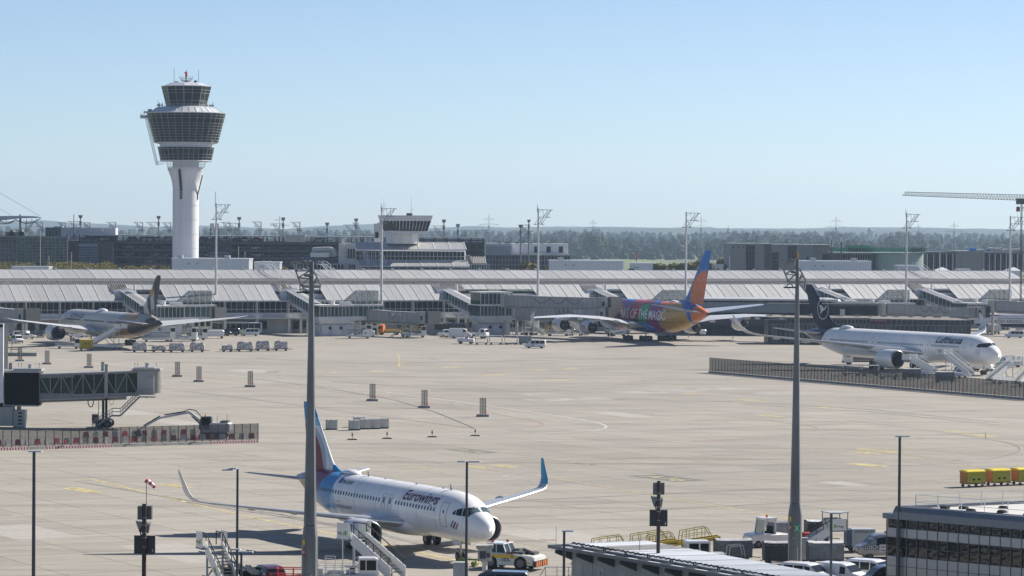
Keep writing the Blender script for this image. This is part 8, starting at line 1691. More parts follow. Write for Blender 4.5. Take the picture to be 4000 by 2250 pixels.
def redwhite(name,n):
    m=mat(name,(.5,.5,.5),.5); nt=m.node_tree; b=nt.nodes['Principled BSDF']; tc=N(nt,'ShaderNodeTexCoord'); sp=N(nt,'ShaderNodeSeparateXYZ'); nt.links.new(tc.outputs['Object'],sp.inputs[0])
    a=N(nt,'ShaderNodeMath',operation='MULTIPLY'); a.inputs[1].default_value=n; nt.links.new(sp.outputs[0],a.inputs[0]); c=N(nt,'ShaderNodeMath',operation='FRACT'); nt.links.new(a.outputs[0],c.inputs[0]); d=N(nt,'ShaderNodeMath',operation='GREATER_THAN'); d.inputs[1].default_value=.5; nt.links.new(c.outputs[0],d.inputs[0])
    mx=N(nt,'ShaderNodeMix',data_type='RGBA'); nt.links.new(d.outputs[0],mx.inputs[0]); mx.inputs[6].default_value=(.26,.03,.035,1); mx.inputs[7].default_value=(.42,.42,.42,1); nt.links.new(mx.outputs[2],b.inputs['Base Color']); return m
RWM=redwhite('red_white_blocks',2.6)
def unit(root,x,y,ang,h=2.15,w_=1.1,base=CON,net=NET,n=2,bw=.7,lamp=False):
    u=Vector((math.cos(ang),math.sin(ang),0))
    k='%s%s%s'%(h,w_,net.name)
    if k not in UM:
        UM[k]=(MB().box(-w_/2+.04,w_/2-.04,-.012,.012,0,h).mesh('mesh_panel',net),MB().box(-.045,.045,-.045,.045,0,h+.05).mesh('post',FPM),MB().loft([[(-w_,-bw/2,0),(-w_,bw/2,0),(w_,bw/2,0),(w_,-bw/2,0)],[(-w_+.02,-bw/2+.12,.34),(-w_+.02,bw/2-.12,.34),(w_-.02,bw/2-.12,.34),(w_-.02,-bw/2+.12,.34)]]))
        UM[k]=UM[k][:2]+(UM[k][2].mesh('base_block',CON),UM[k][2].mesh('base_block',RWM))
    mp,mpo,mb,mbr=UM[k]; p=Vector((x,y,0))
    for i in range(n): c=p+u*(w_*(i-(n-1)/2)); inst(mp,'mesh_panel',root,(c.x,c.y,.4),(0,0,ang))
    for i in range(n): c=p+u*(w_*(i-n/2)); inst(mpo,'post',root,(c.x,c.y,.35),(0,0,ang))
    inst(mbr if base is RWM else mb,'base_block',root,(x,y,0),(0,0,ang))
    return p+u*w_
UM={}
def fence(label,p0,p1,h,w_,net,reds,lampn=4):
    a,b=gp(*p0),gp(*p1); d=b-a; L=d.length; ang=math.atan2(d.y,d.x); t=thing('mesh_fence',label,'fence',(a.x,a.y,0),ang); n=int(L/(2*w_));
    for i in range(n):
        unit(t,(i+.5)*2*w_,0,0,h,w_,RWM if i in reds else CON,net)
        if i%lampn==1:
            m=MB().cyl((0,0,.42),(0,0,.75),.05,n=6).cyl((0,0,.75),(0,0,1.0),.13,n=8); o=m.build('warning_lamp',mat('warning_red',(.6,.02,.02),.4),t); o.location=((i+.1)*2*w_,-.22,0)
    inst(UM['%s%s%s'%(h,w_,net.name)][1],'post',t,(n*2*w_,0,.35)); return t
fence('mesh fence on red and white and concrete blocks crossing the lower left',(-90,1762),(1038,1728),2.1,1.12,NET,(0,1,2,4,5,6,7,14,15,16,17))
fence('long mesh fence in front of the wide-body jet at the right',(2772,1456),(4060,1566),2.6,1.15,NET2,(2,10,26,33))
def barrier(label,px,py):
    p=gp(px,py); t=thing('mesh_barrier',label,'barrier',(p.x,p.y,0),R(-6),'free-standing mesh barriers on the apron'); unit(t,0,0,0,2.25,.42,CON,NET2); inst(UM['%s%s%s'%(2.25,.42,NET2.name)][1],'post',t,(.42,0,.35)); t.children[-2 if 0 else 0]; [setattr(k,'scale',(2.3,1,1)) for k in t.children if k.name.startswith('base_block')]
    t.scale=(1,1,1.06); MB().cyl((.45,-.2,.42),(.45,-.2,.8),.1,n=8).build('warning_lamp',MC['warning_red'],t)
for i,(x,y,lb) in enumerate(((78,1411,'leftmost mesh barrier, by the concrete blocks'),(184,1423,'second mesh barrier from the left'),(348,1437,'mesh barrier above the middle of the left jet bridge'),(693,1472,'mesh barrier just right of the left jet bridge cab'),(777,1492,'mesh barrier between the left jet bridge cab and the big mast, lower one'),(978,1512,'mesh barrier nearest the left of the big floodlight mast'),(1455,1567,'mesh barrier right of the big mast, first of three'),(1658,1594,'mesh barrier right of the big mast, middle of three'),(1886,1628,'rightmost and nearest mesh barrier, inside the curved white line'))): barrier(lb,x,y)
PB1=MB().loft([[(-.6,-.3,0),(-.6,.3,0),(.6,.3,0),(.6,-.3,0)],[(-.6,-.2,.35),(-.6,.2,.35),(.6,.2,.35),(.6,-.2,.35)],[(-.5,-.1,1.0),(-.5,.1,1.0),(.5,.1,1.0),(.5,-.1,1.0)]]); pbw=PB1.mesh('plastic_barrier',mat('barrier_white',(.5,.5,.5),.5)); pbr=PB1.mesh('plastic_barrier',mat('barrier_red',(.32,.03,.05),.5))
for row,(yo,n0,n1) in enumerate(((1740,0,27),(1720,9,22))):
    for i in range(n0,n1):
        px=-6+i*38; p=gp(px,yo-px*.028); red=(i+row)%2==0; o=bpy.data.objects.new('plastic_barrier',pbr if red else pbw); C.objects.link(o); o.location=p; o.scale=(.62,.7,.72 if row==0 else .8); o.rotation_euler=(0,0,R(20+rnd.uniform(-25,25))); tag(o,('dark red' if red else 'white')+' plastic barrier in the '+('front' if row==0 else 'rear')+' row behind the lower left mesh fence','barrier',('red' if red else 'white')+' plastic barriers, '+('front' if row==0 else 'rear')+' row')
for i,(x,lb) in enumerate(((47,'left'),(111,'right'))): p=gp(x,1391); o=MB().box(-1.9,1.9,-.35,.35,0,.75).build('concrete_block',CON); o.location=p; o.rotation_euler=(0,0,R(-3)); tag(o,lb+' one of two long concrete blocks at the far left of the apron','concrete block','concrete blocks at the far left')
p=gp(57,1386); t=thing('warning_trestle','red and white taped trestle with a dark pole behind the concrete blocks','trestle',(p.x,p.y,0)); MB().box(-1,1,-.04,.04,1.1,1.3).build('board',redwhite('red_white_board',2.),t); MB().bar((-.9,0,0),(-.9,0,1.3),.08).bar((.9,0,0),(.9,0,1.3),.08).bar((-.6,.2,0),(-.6,.2,2.9),.12).build('leg',GRY,t)
def ibc(label,px,py,rz):
    p=gp(px,py); t=thing('caged_liquid_tank',label,'tank','%s'and (p.x,p.y,0),rz,'caged white liquid tanks'); t.scale=(1.25,)*3
    MB().box(-.56,.56,-.46,.46,.15,1.12).cyl((0,0,1.12),(0,0,1.17),.12,n=10).build('tank',mat('milky_plastic',(.62,.62,.58),.4,var=.2),t); MB().box(-.6,.6,-.5,-.38,0,.12).box(-.6,.6,.38,.5,0,.12).box(-.6,.6,-.06,.06,0,.12).box(-.6,.6,-.5,.5,.12,.15).build('pallet_base',DGR,t)
    m=MB()
    for x in np.linspace(-.6,.6,7): m.bar((x,-.5,.15),(x,-.5,1.14),.025).bar((x,.5,.15),(x,.5,1.14),.025)
    for y in np.linspace(-.5,.5,6): m.bar((-.6,y,.15),(-.6,y,1.14),.025).bar((.6,y,.15),(.6,y,1.14),.025)
    for z in (.35,.6,.85,1.12): m.path([(-.6,-.5,z),(.6,-.5,z),(.6,.5,z),(-.6,.5,z),(-.6,-.5,z)],.025)
    m.build('cage',LGR,t)
for x,y,lb in ((1295,1678,'caged white tank standing alone right of the left floodlight mast'),(1384,1680,'leftmost caged tank of the row of four'),(1402,1668,'caged tank behind the leftmost one of the row'),(1427,1676,'second caged tank of the row of four'),(1463,1675,'third caged tank of the row of four'),(1496,1673,'rightmost caged tank of the row of four')): ibc(lb,x,y,R(8))
for x,y,lb in ((1376,1718,'leftmost small warning lamp on a black rubber foot'),(1512,1714,'second small warning lamp on a black rubber foot from the left'),(1688,1708,'third small warning lamp on a black rubber foot from the left'),(1856,1703,'rightmost small warning lamp on a black rubber foot')):
    p=gp(x,y); t=thing('warning_beacon',lb,'beacon',(p.x,p.y,0),0,'small warning lamps along the white line'); MB().loft([[(-.7,-.3,0),(.7,-.3,0),(.7,.3,0),(-.7,.3,0)],[(-.5,-.2,.14),(.5,-.2,.14),(.5,.2,.14),(-.5,.2,.14)]]).build('rubber_foot',BLK,t); MB().bar((0,0,.14),(.02,0,.6),.06).box(-.1,.1,-.08,.08,.5,.75).build('stem',DGR,t); MB().cyl((0,0,.75),(0,0,.95),.08,n=8).build('lamp',RED,t)
p=gp(835,1712); t=thing('excavator','white excavator with a long folded arm behind the lower left mesh fence','excavator',(p.x,p.y,0),R(176));
for y in (-1.1,1.1): MB().loft([[(-1.9,y-.28,.35),(-1.5,y-.28,.05),(1.5,y-.28,.05),(1.9,y-.28,.35),(1.5,y-.28,.75),(-1.5,y-.28,.75)],[(-1.9,y+.28,.35),(-1.5,y+.28,.05),(1.5,y+.28,.05),(1.9,y+.28,.35),(1.5,y+.28,.75),(-1.5,y+.28,.75)]]).build('track',BLK,t)
MB().box(-2.0,1.3,-1.3,1.3,.85,1.2).loft([[(x,-1.3,1.1),(x,-1.3,z),(x,1.3,z),(x,1.3,1.1)] for x,z in ((-2.3,1.9),(-2.0,2.1),(.2,2.1),(.4,1.9))]).build('upper_body',LGR,t)
MB().loft([[(x,.35,1.2),(x,.35,z),(x,1.25,z),(x,1.25,1.2)] for x,z in ((.1,2.8),(.2,2.95),(1.5,2.9),(1.75,2.0),(1.8,1.5))]).build('cab',DGR,t); MB().box(.35,1.4,1.24,1.28,1.6,2.75).box(1.45,1.62,.45,1.15,1.9,2.7).build('window',CGL,t)
m=MB(); B_=[(1.0,-.2,1.6),(3.3,-.2,3.4),(7.2,-.2,2.6)]
for a,b,w0,w1 in ((B_[0],B_[1],.26,.3),(B_[1],B_[2],.3,.2)): m.cyl(a,b,w0*.8,w1*.8,n=4,ph=PI/4)
m.cyl((7.2,-.2,2.6),(10.2,-.2,.9),.18,.12,n=4,ph=PI/4); m.build('boom',LGR,t); m=MB().cyl((1.6,-.3,1.6),(3.0,-.3,2.9),.1,n=6).cyl((3.8,-.2,3.5),(6.6,-.2,3.0),.09,n=6).path([(1.0,-.2,2.0),(2.4,-.2,3.6),(3.3,-.2,3.8),(4.2,-.2,3.4)],.1).cyl((7.2,-.2,2.85),(9.4,-.2,1.55),.09,n=6); m.build('hydraulics',BLK,t)
MB().prism([(10.0,1.1),(10.6,.7),(10.3,.1),(9.5,.2),(9.8,.9)],-.6,.2).build('bucket',DGR,t); MB().cyl((1,.8,2.95),(1,.8,3.2),.08,n=8).build('beacon',ORG,t); MB().box(-2.0,-1,-1,.9,2.1,2.35).bar((-1.6,-1,2.1),(-1.6,-1,3.1),.05).bar((-.6,.9,2.1),(-.6,.9,3.1),.05).build('engine_cover',DGR,t)
DB=430
def z5(u,v,d=0): return at(u*.38820,1300+v*.38820,DB+d)
o0=z5(1085,940); t=thing('glazed_jet_bridge','glass-sided grey passenger bridge with a black bellows box reaching in from the left edge','jet bridge',(o0.x,DB,0))
def q5(u,v,d=0): return z5(u,v,d)-Vector((o0.x,DB,0))
def bx(mb,u0,v0,u1,v1,d0,d1,mi=0):
    a=q5(u0,v0,0); b=q5(u1,v1,0); return mb.box(min(a.x,b.x),max(a.x,b.x),d0,d1,min(a.z,b.z),max(a.z,b.z),mi)
bx(MB(),60,397,405,718,-1.6,2.2).build('bellows_box',mat('black_fabric',(.006,.006,.006),.9,spec=.05),t)
m=MB(); bx(m,-10,372,420,397,-1.8,2.4); m.build('box_roof',BRG,t); m=MB(); bx(m,60,718,408,735,-1.7,2.2); m.build('box_floor',BRG,t); m=MB(); bx(m,150,355,432,385,-1.5,2.0); m.build('roof_step',BRG,t)
m=MB(); a=q5(405,670); b=q5(1280,640); m.cyl((a.x,-.8,a.z),(b.x,-.8,b.z),.42,n=14); m.build('duct',mat('duct_bare',(.28,.28,.28),.35,.6),t,smooth=True)
FRM=mat('bridge_frame',(.20,.205,.215),.5,.2)
GTB=glassmat('bridge_glass',(.025,.06,.045),.06,alpha=.78)
def tun(u0,u1,vt0,vt1,vb0,vb1,n,y,diag,name='pane'):
    m=MB()
    for dy in (y,-y+.6):
        A,B,C_,D_=q5(u0,vt0),q5(u1,vt1),q5(u1,vb1),q5(u0,vb0); sh=Vector((0,dy,0)); A,B,C_,D_=[p+sh for p in(A,B,C_,D_)]
        m.bar(A,B,.22).bar(D_,C_,.28)
        for k in range(n+1):
            f=k/n; m.bar(A.lerp(B,f),D_.lerp(C_,f),.12)
            if k<n and diag: m.bar((A if k%2==0 else D_).lerp(B if k%2==0 else C_,f),(D_ if k%2==0 else A).lerp(C_ if k%2==0 else B,(k+1)/n),.13)
        for k in range(n):
            f,g=(k+.05)/n,(k+.95)/n; p=[A.lerp(B,f).lerp(D_.lerp(C_,f),.05),A.lerp(B,g).lerp(D_.lerp(C_,g),.05),A.lerp(B,g).lerp(D_.lerp(C_,g),.95),A.lerp(B,f).lerp(D_.lerp(C_,f),.95)]; off=Vector((0,.1 if dy<0 else -.1,0)); MB().add([q+off for q in p]+[q+off*1.3 for q in p],[(0,1,2,3),(4,5,6,7)]).build(name,GTB,t)
    m.build('truss',FRM,t)
    m=MB(); A,B=q5(u0,vt0-14),q5(u1,vt1-14); m.add([(A.x,y-.1,A.z),(B.x,y-.1,B.z),(B.x,-y+.7,B.z),(A.x,-y+.7,A.z),(A.x,y-.1,A.z-.18),(B.x,y-.1,B.z-.18),(B.x,-y+.7,B.z-.18),(A.x,-y+.7,A.z-.18)],[(0,1,2,3),(4,5,6,7),(0,1,5,4),(2,3,7,6)]); m.build('roof',BRG,t)
    m=MB(); A,B=q5(u0,vb0),q5(u1,vb1); m.add([(A.x,y-.1,A.z),(B.x,y-.1,B.z),(B.x,-y+.7,B.z),(A.x,-y+.7,A.z),(A.x,y-.1,A.z-.35),(B.x,y-.1,B.z-.35),(B.x,-y+.7,B.z-.35),(A.x,-y+.7,A.z-.35)],[(0,1,2,3),(4,5,6,7),(0,1,5,4),(2,3,7,6)]); m.build('floor',FRM,t)
tun(410,1395,425,392,630,605,9,-1.2,True); tun(410,760,445,437,615,612,6,-1.0,True)
a,b=q5(1395,385),q5(1560,620); MB().box(a.x,b.x,-1.5,1.9,b.z,a.z+.1).build('cab_front',BRG,t); MB().box(q5(1493,0).x,q5(1562,0).x,-1.55,-1.5,q5(0,530).z,q5(0,445).z).box(q5(1490,0).x,q5(1570,0).x,-1.7,-1.5,q5(0,437).z,q5(0,428).z).build('cab_door',mat('door_lighter',(.34,.345,.35),.5),t)
a,b=q5(1550,380),q5(1630,605); MB().cyl((a.x-.2,.2,b.z),(a.x-.2,.2,a.z+.15),1.35,n=24).build('cab_drum',mat('cab_beige',(.27,.25,.225),.5),t,smooth=True)
m=MB(); bx(m,1345,352,1622,374,-1.6,2.2); bx(m,1360,345,1560,356,-1.2,1.8); m.build('cab_roof',BRG,t)
m=MB();
for u in (1482,): a=q5(u,345); m.cyl((a.x,0,a.z),(a.x,0,a.z+.55),.28,n=12).cyl((a.x,0,a.z+.4),(a.x,0,a.z+.6),.34,n=12)
a=q5(304,355); m.cyl((a.x,0,a.z),(a.x,0,a.z+.55),.28,n=12); m.build('roof_vent',LGR,t)
m=MB()
for u in (1387,1572,215,396,1357,186): a=q5(u,352); m.bar((a.x,0,a.z),(a.x,0,a.z+.55),.04).box(a.x-.06,a.x+.06,-.06,.06,a.z+.5,a.z+.62)
m.build('roof_lamp',DGR,t)
m=MB(); a,b=q5(1085,312),q5(1085,650); m.box(a.x-.24,a.x+.2,-1.55,-1.15,b.z,a.z).box(a.x-.3,a.x+.26,-1.6,-1.1,a.z-.1,a.z); c=q5(1013,300); m.box(c.x-.2,c.x+.2,2.0,2.4,b.z,c.z).box(c.x-.3,c.x+.3,1.95,2.45,c.z-.1,c.z); c=q5(94,305); m.box(c.x-.25,c.x+.25,1,1.5,q5(0,390).z,c.z); m.build('lift_column',BRG,t)
m=MB(); m.box(a.x-.17,a.x+.14,-1.5,-1.2,.9,b.z); c=q5(1020,300); m.box(c.x-.16,c.x+.16,2.,2.3,.9,b.z); c=q5(990,300); m.bar((c.x,.5,.9),(c.x,.5,b.z),.08); m.build('support_leg',BLK,t)
m=MB(); m.box(a.x-1.9,a.x+.4,-1.6,2.5,.7,1.0).box(a.x-2.0,a.x-1.2,-1.3,-.3,1.0,1.9); m.build('wheel_carriage',DGR,t); MB().box(a.x-1.6,a.x-1.1,-1.75,-1.5,1.0,1.5).build('orange_guard',ORG,t)
for y in (-1.2,2.0): inst(WH[.6],'wheel',t,(a.x-.9,y,.6)); inst(WH[.6],'wheel',t,(a.x+.1,y,.6))
m=MB(); P0=q5(925,958,-3); P1=q5(1400,610,-3); P0.z=0
for y in (-2.9,-2.0):
    A=Vector((P0.x,y,0)); M_=Vector((q5(1150,820).x,y,q5(0,815).z)); M2=Vector((q5(1235,815).x,y,M_.z)); B=Vector((P1.x,y,q5(0,625).z))
    m.path([A,M_,M2,B],.18); up=Vector((0,0,1.0))
    for h in (1.,.55): m.path([A+up*h,M_+up*h,M2+up*h,B+up*h,B+up*h+Vector((2,0,0))],.06)
    for k in range(9):
        q=A.lerp(M_,k/8); m.bar(q,q+up,.05); q=M2.lerp(B,k/8); m.bar(q,q+up,.05)
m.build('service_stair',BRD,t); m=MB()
for k in range(14): q=Vector((P0.x,-2.9,0)).lerp(M_,k/14); m.box(q.x-.13,q.x+.13,-2.9,-2.,q.z,q.z+.05); q=M2.lerp(B,k/14); m.box(q.x-.13,q.x+.13,-2.9,-2.,q.z,q.z+.05)
m.box(M_.x,M2.x,-2.9,-2.,M_.z-.05,M_.z).box(B.x-.1,B.x+2.2,-3.,-1.5,B.z-.08,B.z+.04); m.build('tread',GRY,t)
m=MB()
for u,v,w_ in ((923,680,55),(1045,672,20),(1483,630,30)):
    pr=None
    for i in range(11): aa=PI*i/10; p=q5(u-w_/2*math.cos(aa),v+math.sin(aa)*(64 if w_>40 else 22)); p.y=-1.; pr and m.bar(pr,p,.12 if w_>40 else .07); pr=p
m.build('hanging_cable',BLK,t); m=MB(); c=q5(1135,690)
for i in range(12): p=Vector((c.x+.28*math.cos(i*PI/6),-1.3,c.z+.38*math.sin(i*PI/6))); q=Vector((c.x+.28*math.cos((i+1)*PI/6),-1.3,c.z+.38*math.sin((i+1)*PI/6))); m.bar(p,q,.05)
m.build('orange_hose',mat('hose_brown',(.25,.12,.03),.6),t)
f=thing('glazed_terminal_end','white-framed glazed building slice at the very left edge','building',(o0.x,DB,0))
def s5(mb,u0,v0,u1,v1,d0,d1): return bx(mb,u0,v0,u1,v1,d0,d1)
m=MB(); s5(m,15,-97,60,733,-2.5,-1.9); s5(m,-900,-97,60,-60,-2.5,-1.9); s5(m,-900,690,60,733,-2.5,-1.9); m.build('frame',mat('frame_white',(.62,.63,.65),.4),f)
for k in range(5): m=MB(); s5(m,-60-140*k,-55,12-140*k,688,-2.2,-2.1); m.build('glass_panel',GLB,f); m=MB(); s5(m,-74-140*k,-60,-62-140*k,688,-2.3,-1.9); m.build('mullion',GRY,f)
m=MB(); s5(m,-900,-40,-10,688,-1.5,7.5); m.build('interior',DRK,f)
m=MB(); c=q5(192,735); m.cyl((c.x,0,0),(c.x,0,c.z),.3,n=14); c=q5(-80,735); m.cyl((c.x,0,0),(c.x,0,c.z),.3,n=14); m.build('column',LGR,f)
p=q5(245,1000); g_=thing('air_conditioning_unit','grey boxy air conditioning unit under the glazed building at the left edge','unit',(o0.x+q5(100,0).x,DB-1,0)); W1=q5(275,0).x-q5(215,0).x
x1=q5(275,0).x-q5(100,0).x; MB().box(x1-1.6,x1,-1,1,.1,2.45).box(-5.5,x1-1.65,-1.2,1,.3,2.9).build('casing',mat('unit_grey',(.30,.31,.30),.6),g_)
for z in (.6,1.1,1.6,2.1): MB().box(x1-.9,x1-.4,-1.04,-1.0,z-.12,z+.12).build('grille',BLK,g_)
m=MB()
for k in range(3): m.path([(-4.6+k*.9,-1.3,3.9),(-4.6+k*.9,-1.3,1.6),(-4.3+k*.9,-1.4,1.2)],.28)
m.build('hose',LGR,g_); m=MB()
for k in range(12): xx=-5.2+(k%4)*.35; zz=.9+(k//4)*.5; m.box(xx-.09,xx+.09,-1.24,-1.2,zz-.09,zz+.09)
m.build('port',BLK,g_)
def bigmast(pxt,pyt,pxb,D,label,zs,wt,ws,wf,sign_green):
    top=at(pxt,pyt,D); b=at(pxb,2160,D); t=thing('floodlight_mast',label,'mast',(b.x,D,0),R(-20),'big octagonal floodlight masts'); H=top.z
    ms=mat('mast_weathered_steel',(.16,.168,.175),.55,.35,var=.35,scale=1.2,stretch=(1,1,.15),bump=.1)
    n=8; rg=lambda r,z:[(r*math.cos(2*PI*i/n+PI/8),r*math.sin(2*PI*i/n+PI/8),z) for i in range(n)]
    MB().loft([rg(ws/2,zs+1.),rg((ws*.62+wt*.38)/2,zs+(H-zs)*.38),rg((ws*.3+wt*.7)/2,zs+(H-zs)*.7),rg(wt/2,H)]).build('shaft',ms,t)
    MB().loft([rg(wf/2,0),rg(wf/2,zs),rg(ws/2*1.02,zs+.95)]).build('base_section',ms,t); MB().loft([rg(wf/2*1.25,0),rg(wf/2*1.25,.1)]).box(-wf*.3,wf*.3,-wf/2-.01,-wf*.2,.6,1.9).build('base_plate',ms,t)
    for z in (H*.40,H*.63): MB().loft([rg(wt*.5+(ws-wt)*.5*(1-z/H)+.03,z),rg(wt*.5+(ws-wt)*.5*(1-z/H)+.025,z+.06)]).build('joint_ring',ms,t)
    def P(u,v): # measured on the left mast head, in metres about the shaft
        k=.41408/F*232; return Vector(((u-532)*k,0,H-(v-645)*k))
    rt=Matrix.Rotation(R(20),3,'Z')
    m=MB(); L=lambda a,b,w_,y=0: m.bar(rt@(P(*a)+Vector((0,y,0))),rt@(P(*b)+Vector((0,y,0))),w_)
    for y in (-.25,.25):
        for a,b in (((345,650),(440,880)),((385,740),(460,650)),((460,650),(515,735)),((420,680),(515,672)),((385,740),(515,735)),((410,800),(515,735)),((440,870),(515,800)),((410,800),(515,812)),((515,780),(560,760)),((550,740),(600,830)),((600,830),(620,880)),((550,840),(600,830)),((550,870),(580,800)),((345,650),(515,655))): L(a,b,.09,y)
    m.bar(rt@P(440,885),rt@P(620,885),.22); m.bar(rt@P(365,660),rt@P(520,655),.14)
    m.build('lattice_arm',mat('galvanised_lattice',(.27,.27,.26),.5,.4),t)
    m=MB(); lp=[(425,930),(430,910),(455,905),(480,912),(485,935)]
    for a,b in zip(lp,lp[1:]): m.bar(rt@P(*a),rt@P(*b),.07)
    m.bar(rt@P(390,940),rt@P(515,940),.12); m.bar(rt@P(612,885),rt@P(612,920),.06); m.bar(rt@P(612,920),rt@P(607,942),.06); m.build('hanging_bracket',BLK,t)
    for u,v in ((345,660),(460,655),(510,650),(485,780),(500,785),(445,875)): q=rt@P(u,v); MB().box(q.x-.13,q.x+.13,q.y-.2,q.y+.1,q.z-.08,q.z+.1).build('floodlight',GRY,t)
    rt2=rt
    def sign(x0,x1_,z0,z1,m_,nm,dy=0): o=MB().box(x0,x1_,-wf/2-.03-dy,-wf/2-.005-dy,z0,z1).build(nm,m_,t); return o
    sign(-.34,-.16,zs-.48,zs-.1,mat('sign_yellow',(.6,.42,.0),.5),'yellow_sign'); sign(-.33,-.15,zs-1.25,zs-.8,RED,'hydrant_sign'); y=-wf/2-.04
    flat_text('lettering','F',.24,WHT,t,lambda u,v:(-.29+u,y,zs-1.14+v))
    m=MB().bar((-.37,y-.02,.6),(-.37,y-.02,zs-.5),.05); m.build('conduit',LGR,t); sign(.2,.38,.3,.7,LGR,'junction_box',.05); sign(-.5,-.3,zs-1.25,zs-1.15,DGR,'clamp',.02)
    if sign_green:
        sg=MB().box(.06,.58,-wf/2-.05,-wf/2-.02,zs-1.35,zs-.72).build('assembly_point_sign',mat('sign_green',(.0,.22,.10),.45),t); W_s=mat('sign_white',(.75,.75,.75),.5); m=MB(); yy=-wf/2-.06
        for cx,cz,dx,dz in ((.11,-.78,1,-1),(.53,-.78,-1,-1),(.11,-1.29,1,1),(.53,-1.29,-1,1)): c=Vector((cx,yy,zs+cz)); m.bar(c,c+Vector((dx*.09,0,dz*.09)),.025); e=c+Vector((dx*.12,0,dz*.12)); m.add([e,e+Vector((-dx*.08,0,0)),e+Vector((0,0,-dz*.08))],[(0,1,2)])
        for cx in (.27,.38): m.box(cx-.025,cx+.025,yy-.004,yy,zs-1.18,zs-.95).add([(cx+.03*math.cos(a),yy-.002,zs-.91+.03*math.sin(a)) for a in [PI*k/5 for k in range(10)]],[tuple(range(10))])
        m.build('sign_symbol',W_s,t)
        MB().box(.0,.14,-wf/2-.03,-wf/2-.01,zs-1.9,zs-1.82).build('plate',LGR,t)
    MB().cyl((0,0,H),(0,0,H+.2),.05,n=8).cyl((0,0,H+.2),(0,0,H+.6),.09,n=8).build('obstruction_light',mat('amber_lamp',(.4,.2,.04),.4),t) if sign_green else None
    return t
bigmast(1220,1020,1211,232,'big weathered floodlight mast crossing the tail of the front jet',4.6,.30,.95,1.17,False)
bigmast(3116,1012,3105,255,'big weathered floodlight mast on the right with a green assembly point sign',4.5,.25,.86,1.16,True)
def lamp(label,px,ytop,D,heads,w_=.17,col=None):
    p=at(px,ytop,D); t=thing('street_lamp',label,'street lamp',(p.x,D,0),R(-6),'street lamps along the apron edge'); H=p.z
    MB().cyl((0,0,0),(0,0,H),w_*.66,w_*.5,n=10).build('pole',col or mat('lamp_pole_dark',(.05,.06,.068),.5,.3),t,smooth=True)
    for x0,x1,dz in heads: MB().loft([[(x0,-.16,H+dz),(x1,-.13,H+dz+.02),(x1,.16,H+dz+.02),(x0,.2,H+dz)],[(x0+.05,-.13,H+dz+.09),(x1-.05,-.1,H+dz+.09),(x1-.05,.13,H+dz+.09),(x0+.05,.16,H+dz+.09)]]).build('lamp_head',mat('lamp_head_pale',(.42,.45,.48),.4,.2),t)
    if abs(heads[0][0])>1: MB().bar((min(h[0] for h in heads)+.3,0,H-.02),(max(h[1] for h in heads)-.3,0,H-.02),.06).build('arm',LGR,t)
    return t
lamp('tall street lamp with one flat head at the left edge below the mesh fence',133,1765,215,[(-.38,.58,-.02)],.22); lamp('street lamp whose heads point left, between the windsock and the big mast',928,1832,199,[(-1.02,-.3,-.12),(-.55,-.02,-.02)],.15); lamp('short lamp with two flat heads at the bottom, right of the narrow stairs',943,2155,185,[(-.67,-.05,.08),(-.02,.72,-.06)],.14)
lamp('slim street lamp with a T-shaped head in front of the nose of the front jet',1824,1803,206,[(-.66,-.08,-.05),(.08,.9,-.05)],.16); lamp('street lamp with a flat head standing on the open apron at the right',3515,1706,231,[(-.36,.78,-.02)],.2); lamp('low street lamp in front of the corrugated shed',2204,2076,198,[(-.15,.65,-.02)],.16); lamp('grey street lamp crossing the canopied stairs at lower right',3248,2006,211,[(-.05,.75,-.02)],.16)
def signpole(label,px,yts,D,k,glyph,ybot=2400):
    """yts: pixel rows of box top, box bottom, lamp top, lamp bottom, panel top, panel bottom"""
    b=at(px,Y0,D); t=thing('signal_pole',label,'signal pole',(b.x,D,0),R(-4),'rusty poles with floodlight and dark panel'); Z=[at(px,y,D).z for y in yts]; H=Z[0]+.15
    MB().cyl((0,0,0),(0,0,H),.14,n=12).build('pole',mat('rusty_brown_pole',(.035,.024,.018),.6,.2),t,smooth=True); BXM=mat('box_dark_grey',(.10,.105,.105),.5,.2)
    MB().box(-.42,.42,.16,.55,Z[1],Z[0]).box(-.42,-.14,-.05,.2,Z[1],Z[0]).build('housing',BXM,t)
    MB().loft([[(-.6,.3,Z[2]),(.32,.2,Z[2]-.15),(.32,.7,Z[2]-.05),(-.6,.7,Z[2]+.05)],[(-.36,.25,Z[3]+.08),(.22,.2,Z[3]+.0),(.22,.5,Z[3]),(-.3,.5,Z[3]+.1)]]).build('floodlight',mat('floodlight_cover',(.22,.225,.225),.4,.3),t)
    MB().box(-.62,.62,.16,.24,Z[5],Z[4]).build('dark_panel',mat('navy_black_panel',(.008,.011,.018),.35),t); MB().box(-.66,-.62,.14,.26,Z[5]-.02,Z[4]+.02).box(.62,.66,.14,.26,Z[5]-.02,Z[4]+.02).box(-.66,.66,.14,.26,Z[4],Z[4]+.03).box(-.66,.66,.14,.26,Z[5]-.03,Z[5]).build('panel_frame',DGR,t)
    flat_text('lettering',glyph,.16,LET,t,lambda u,v:(.46+u,.15,Z[5]+.1+v)); m=MB()
    for z in (Z[1]+.1,Z[2]-.2,Z[3]+.05,Z[4]-.1,Z[5]+.4): m.cyl((0,0,z),(0,0,z+.05),.16,n=12)
    m.build('pole_clamp',GRY,t); MB().path([(-.1,-.05,Z[3]+.5),(-.26,0,Z[3]+.2),(-.2,0,Z[3]-.1),(-.05,0,Z[3]-.05)],.07).build('cable',BLK,t)
    return t,H,b
t,H,b=signpole('rusty signal pole below the windsock, with a black panel marked 5',569,(1978,2030,2040,2085,2095,2162),193,1,'5')
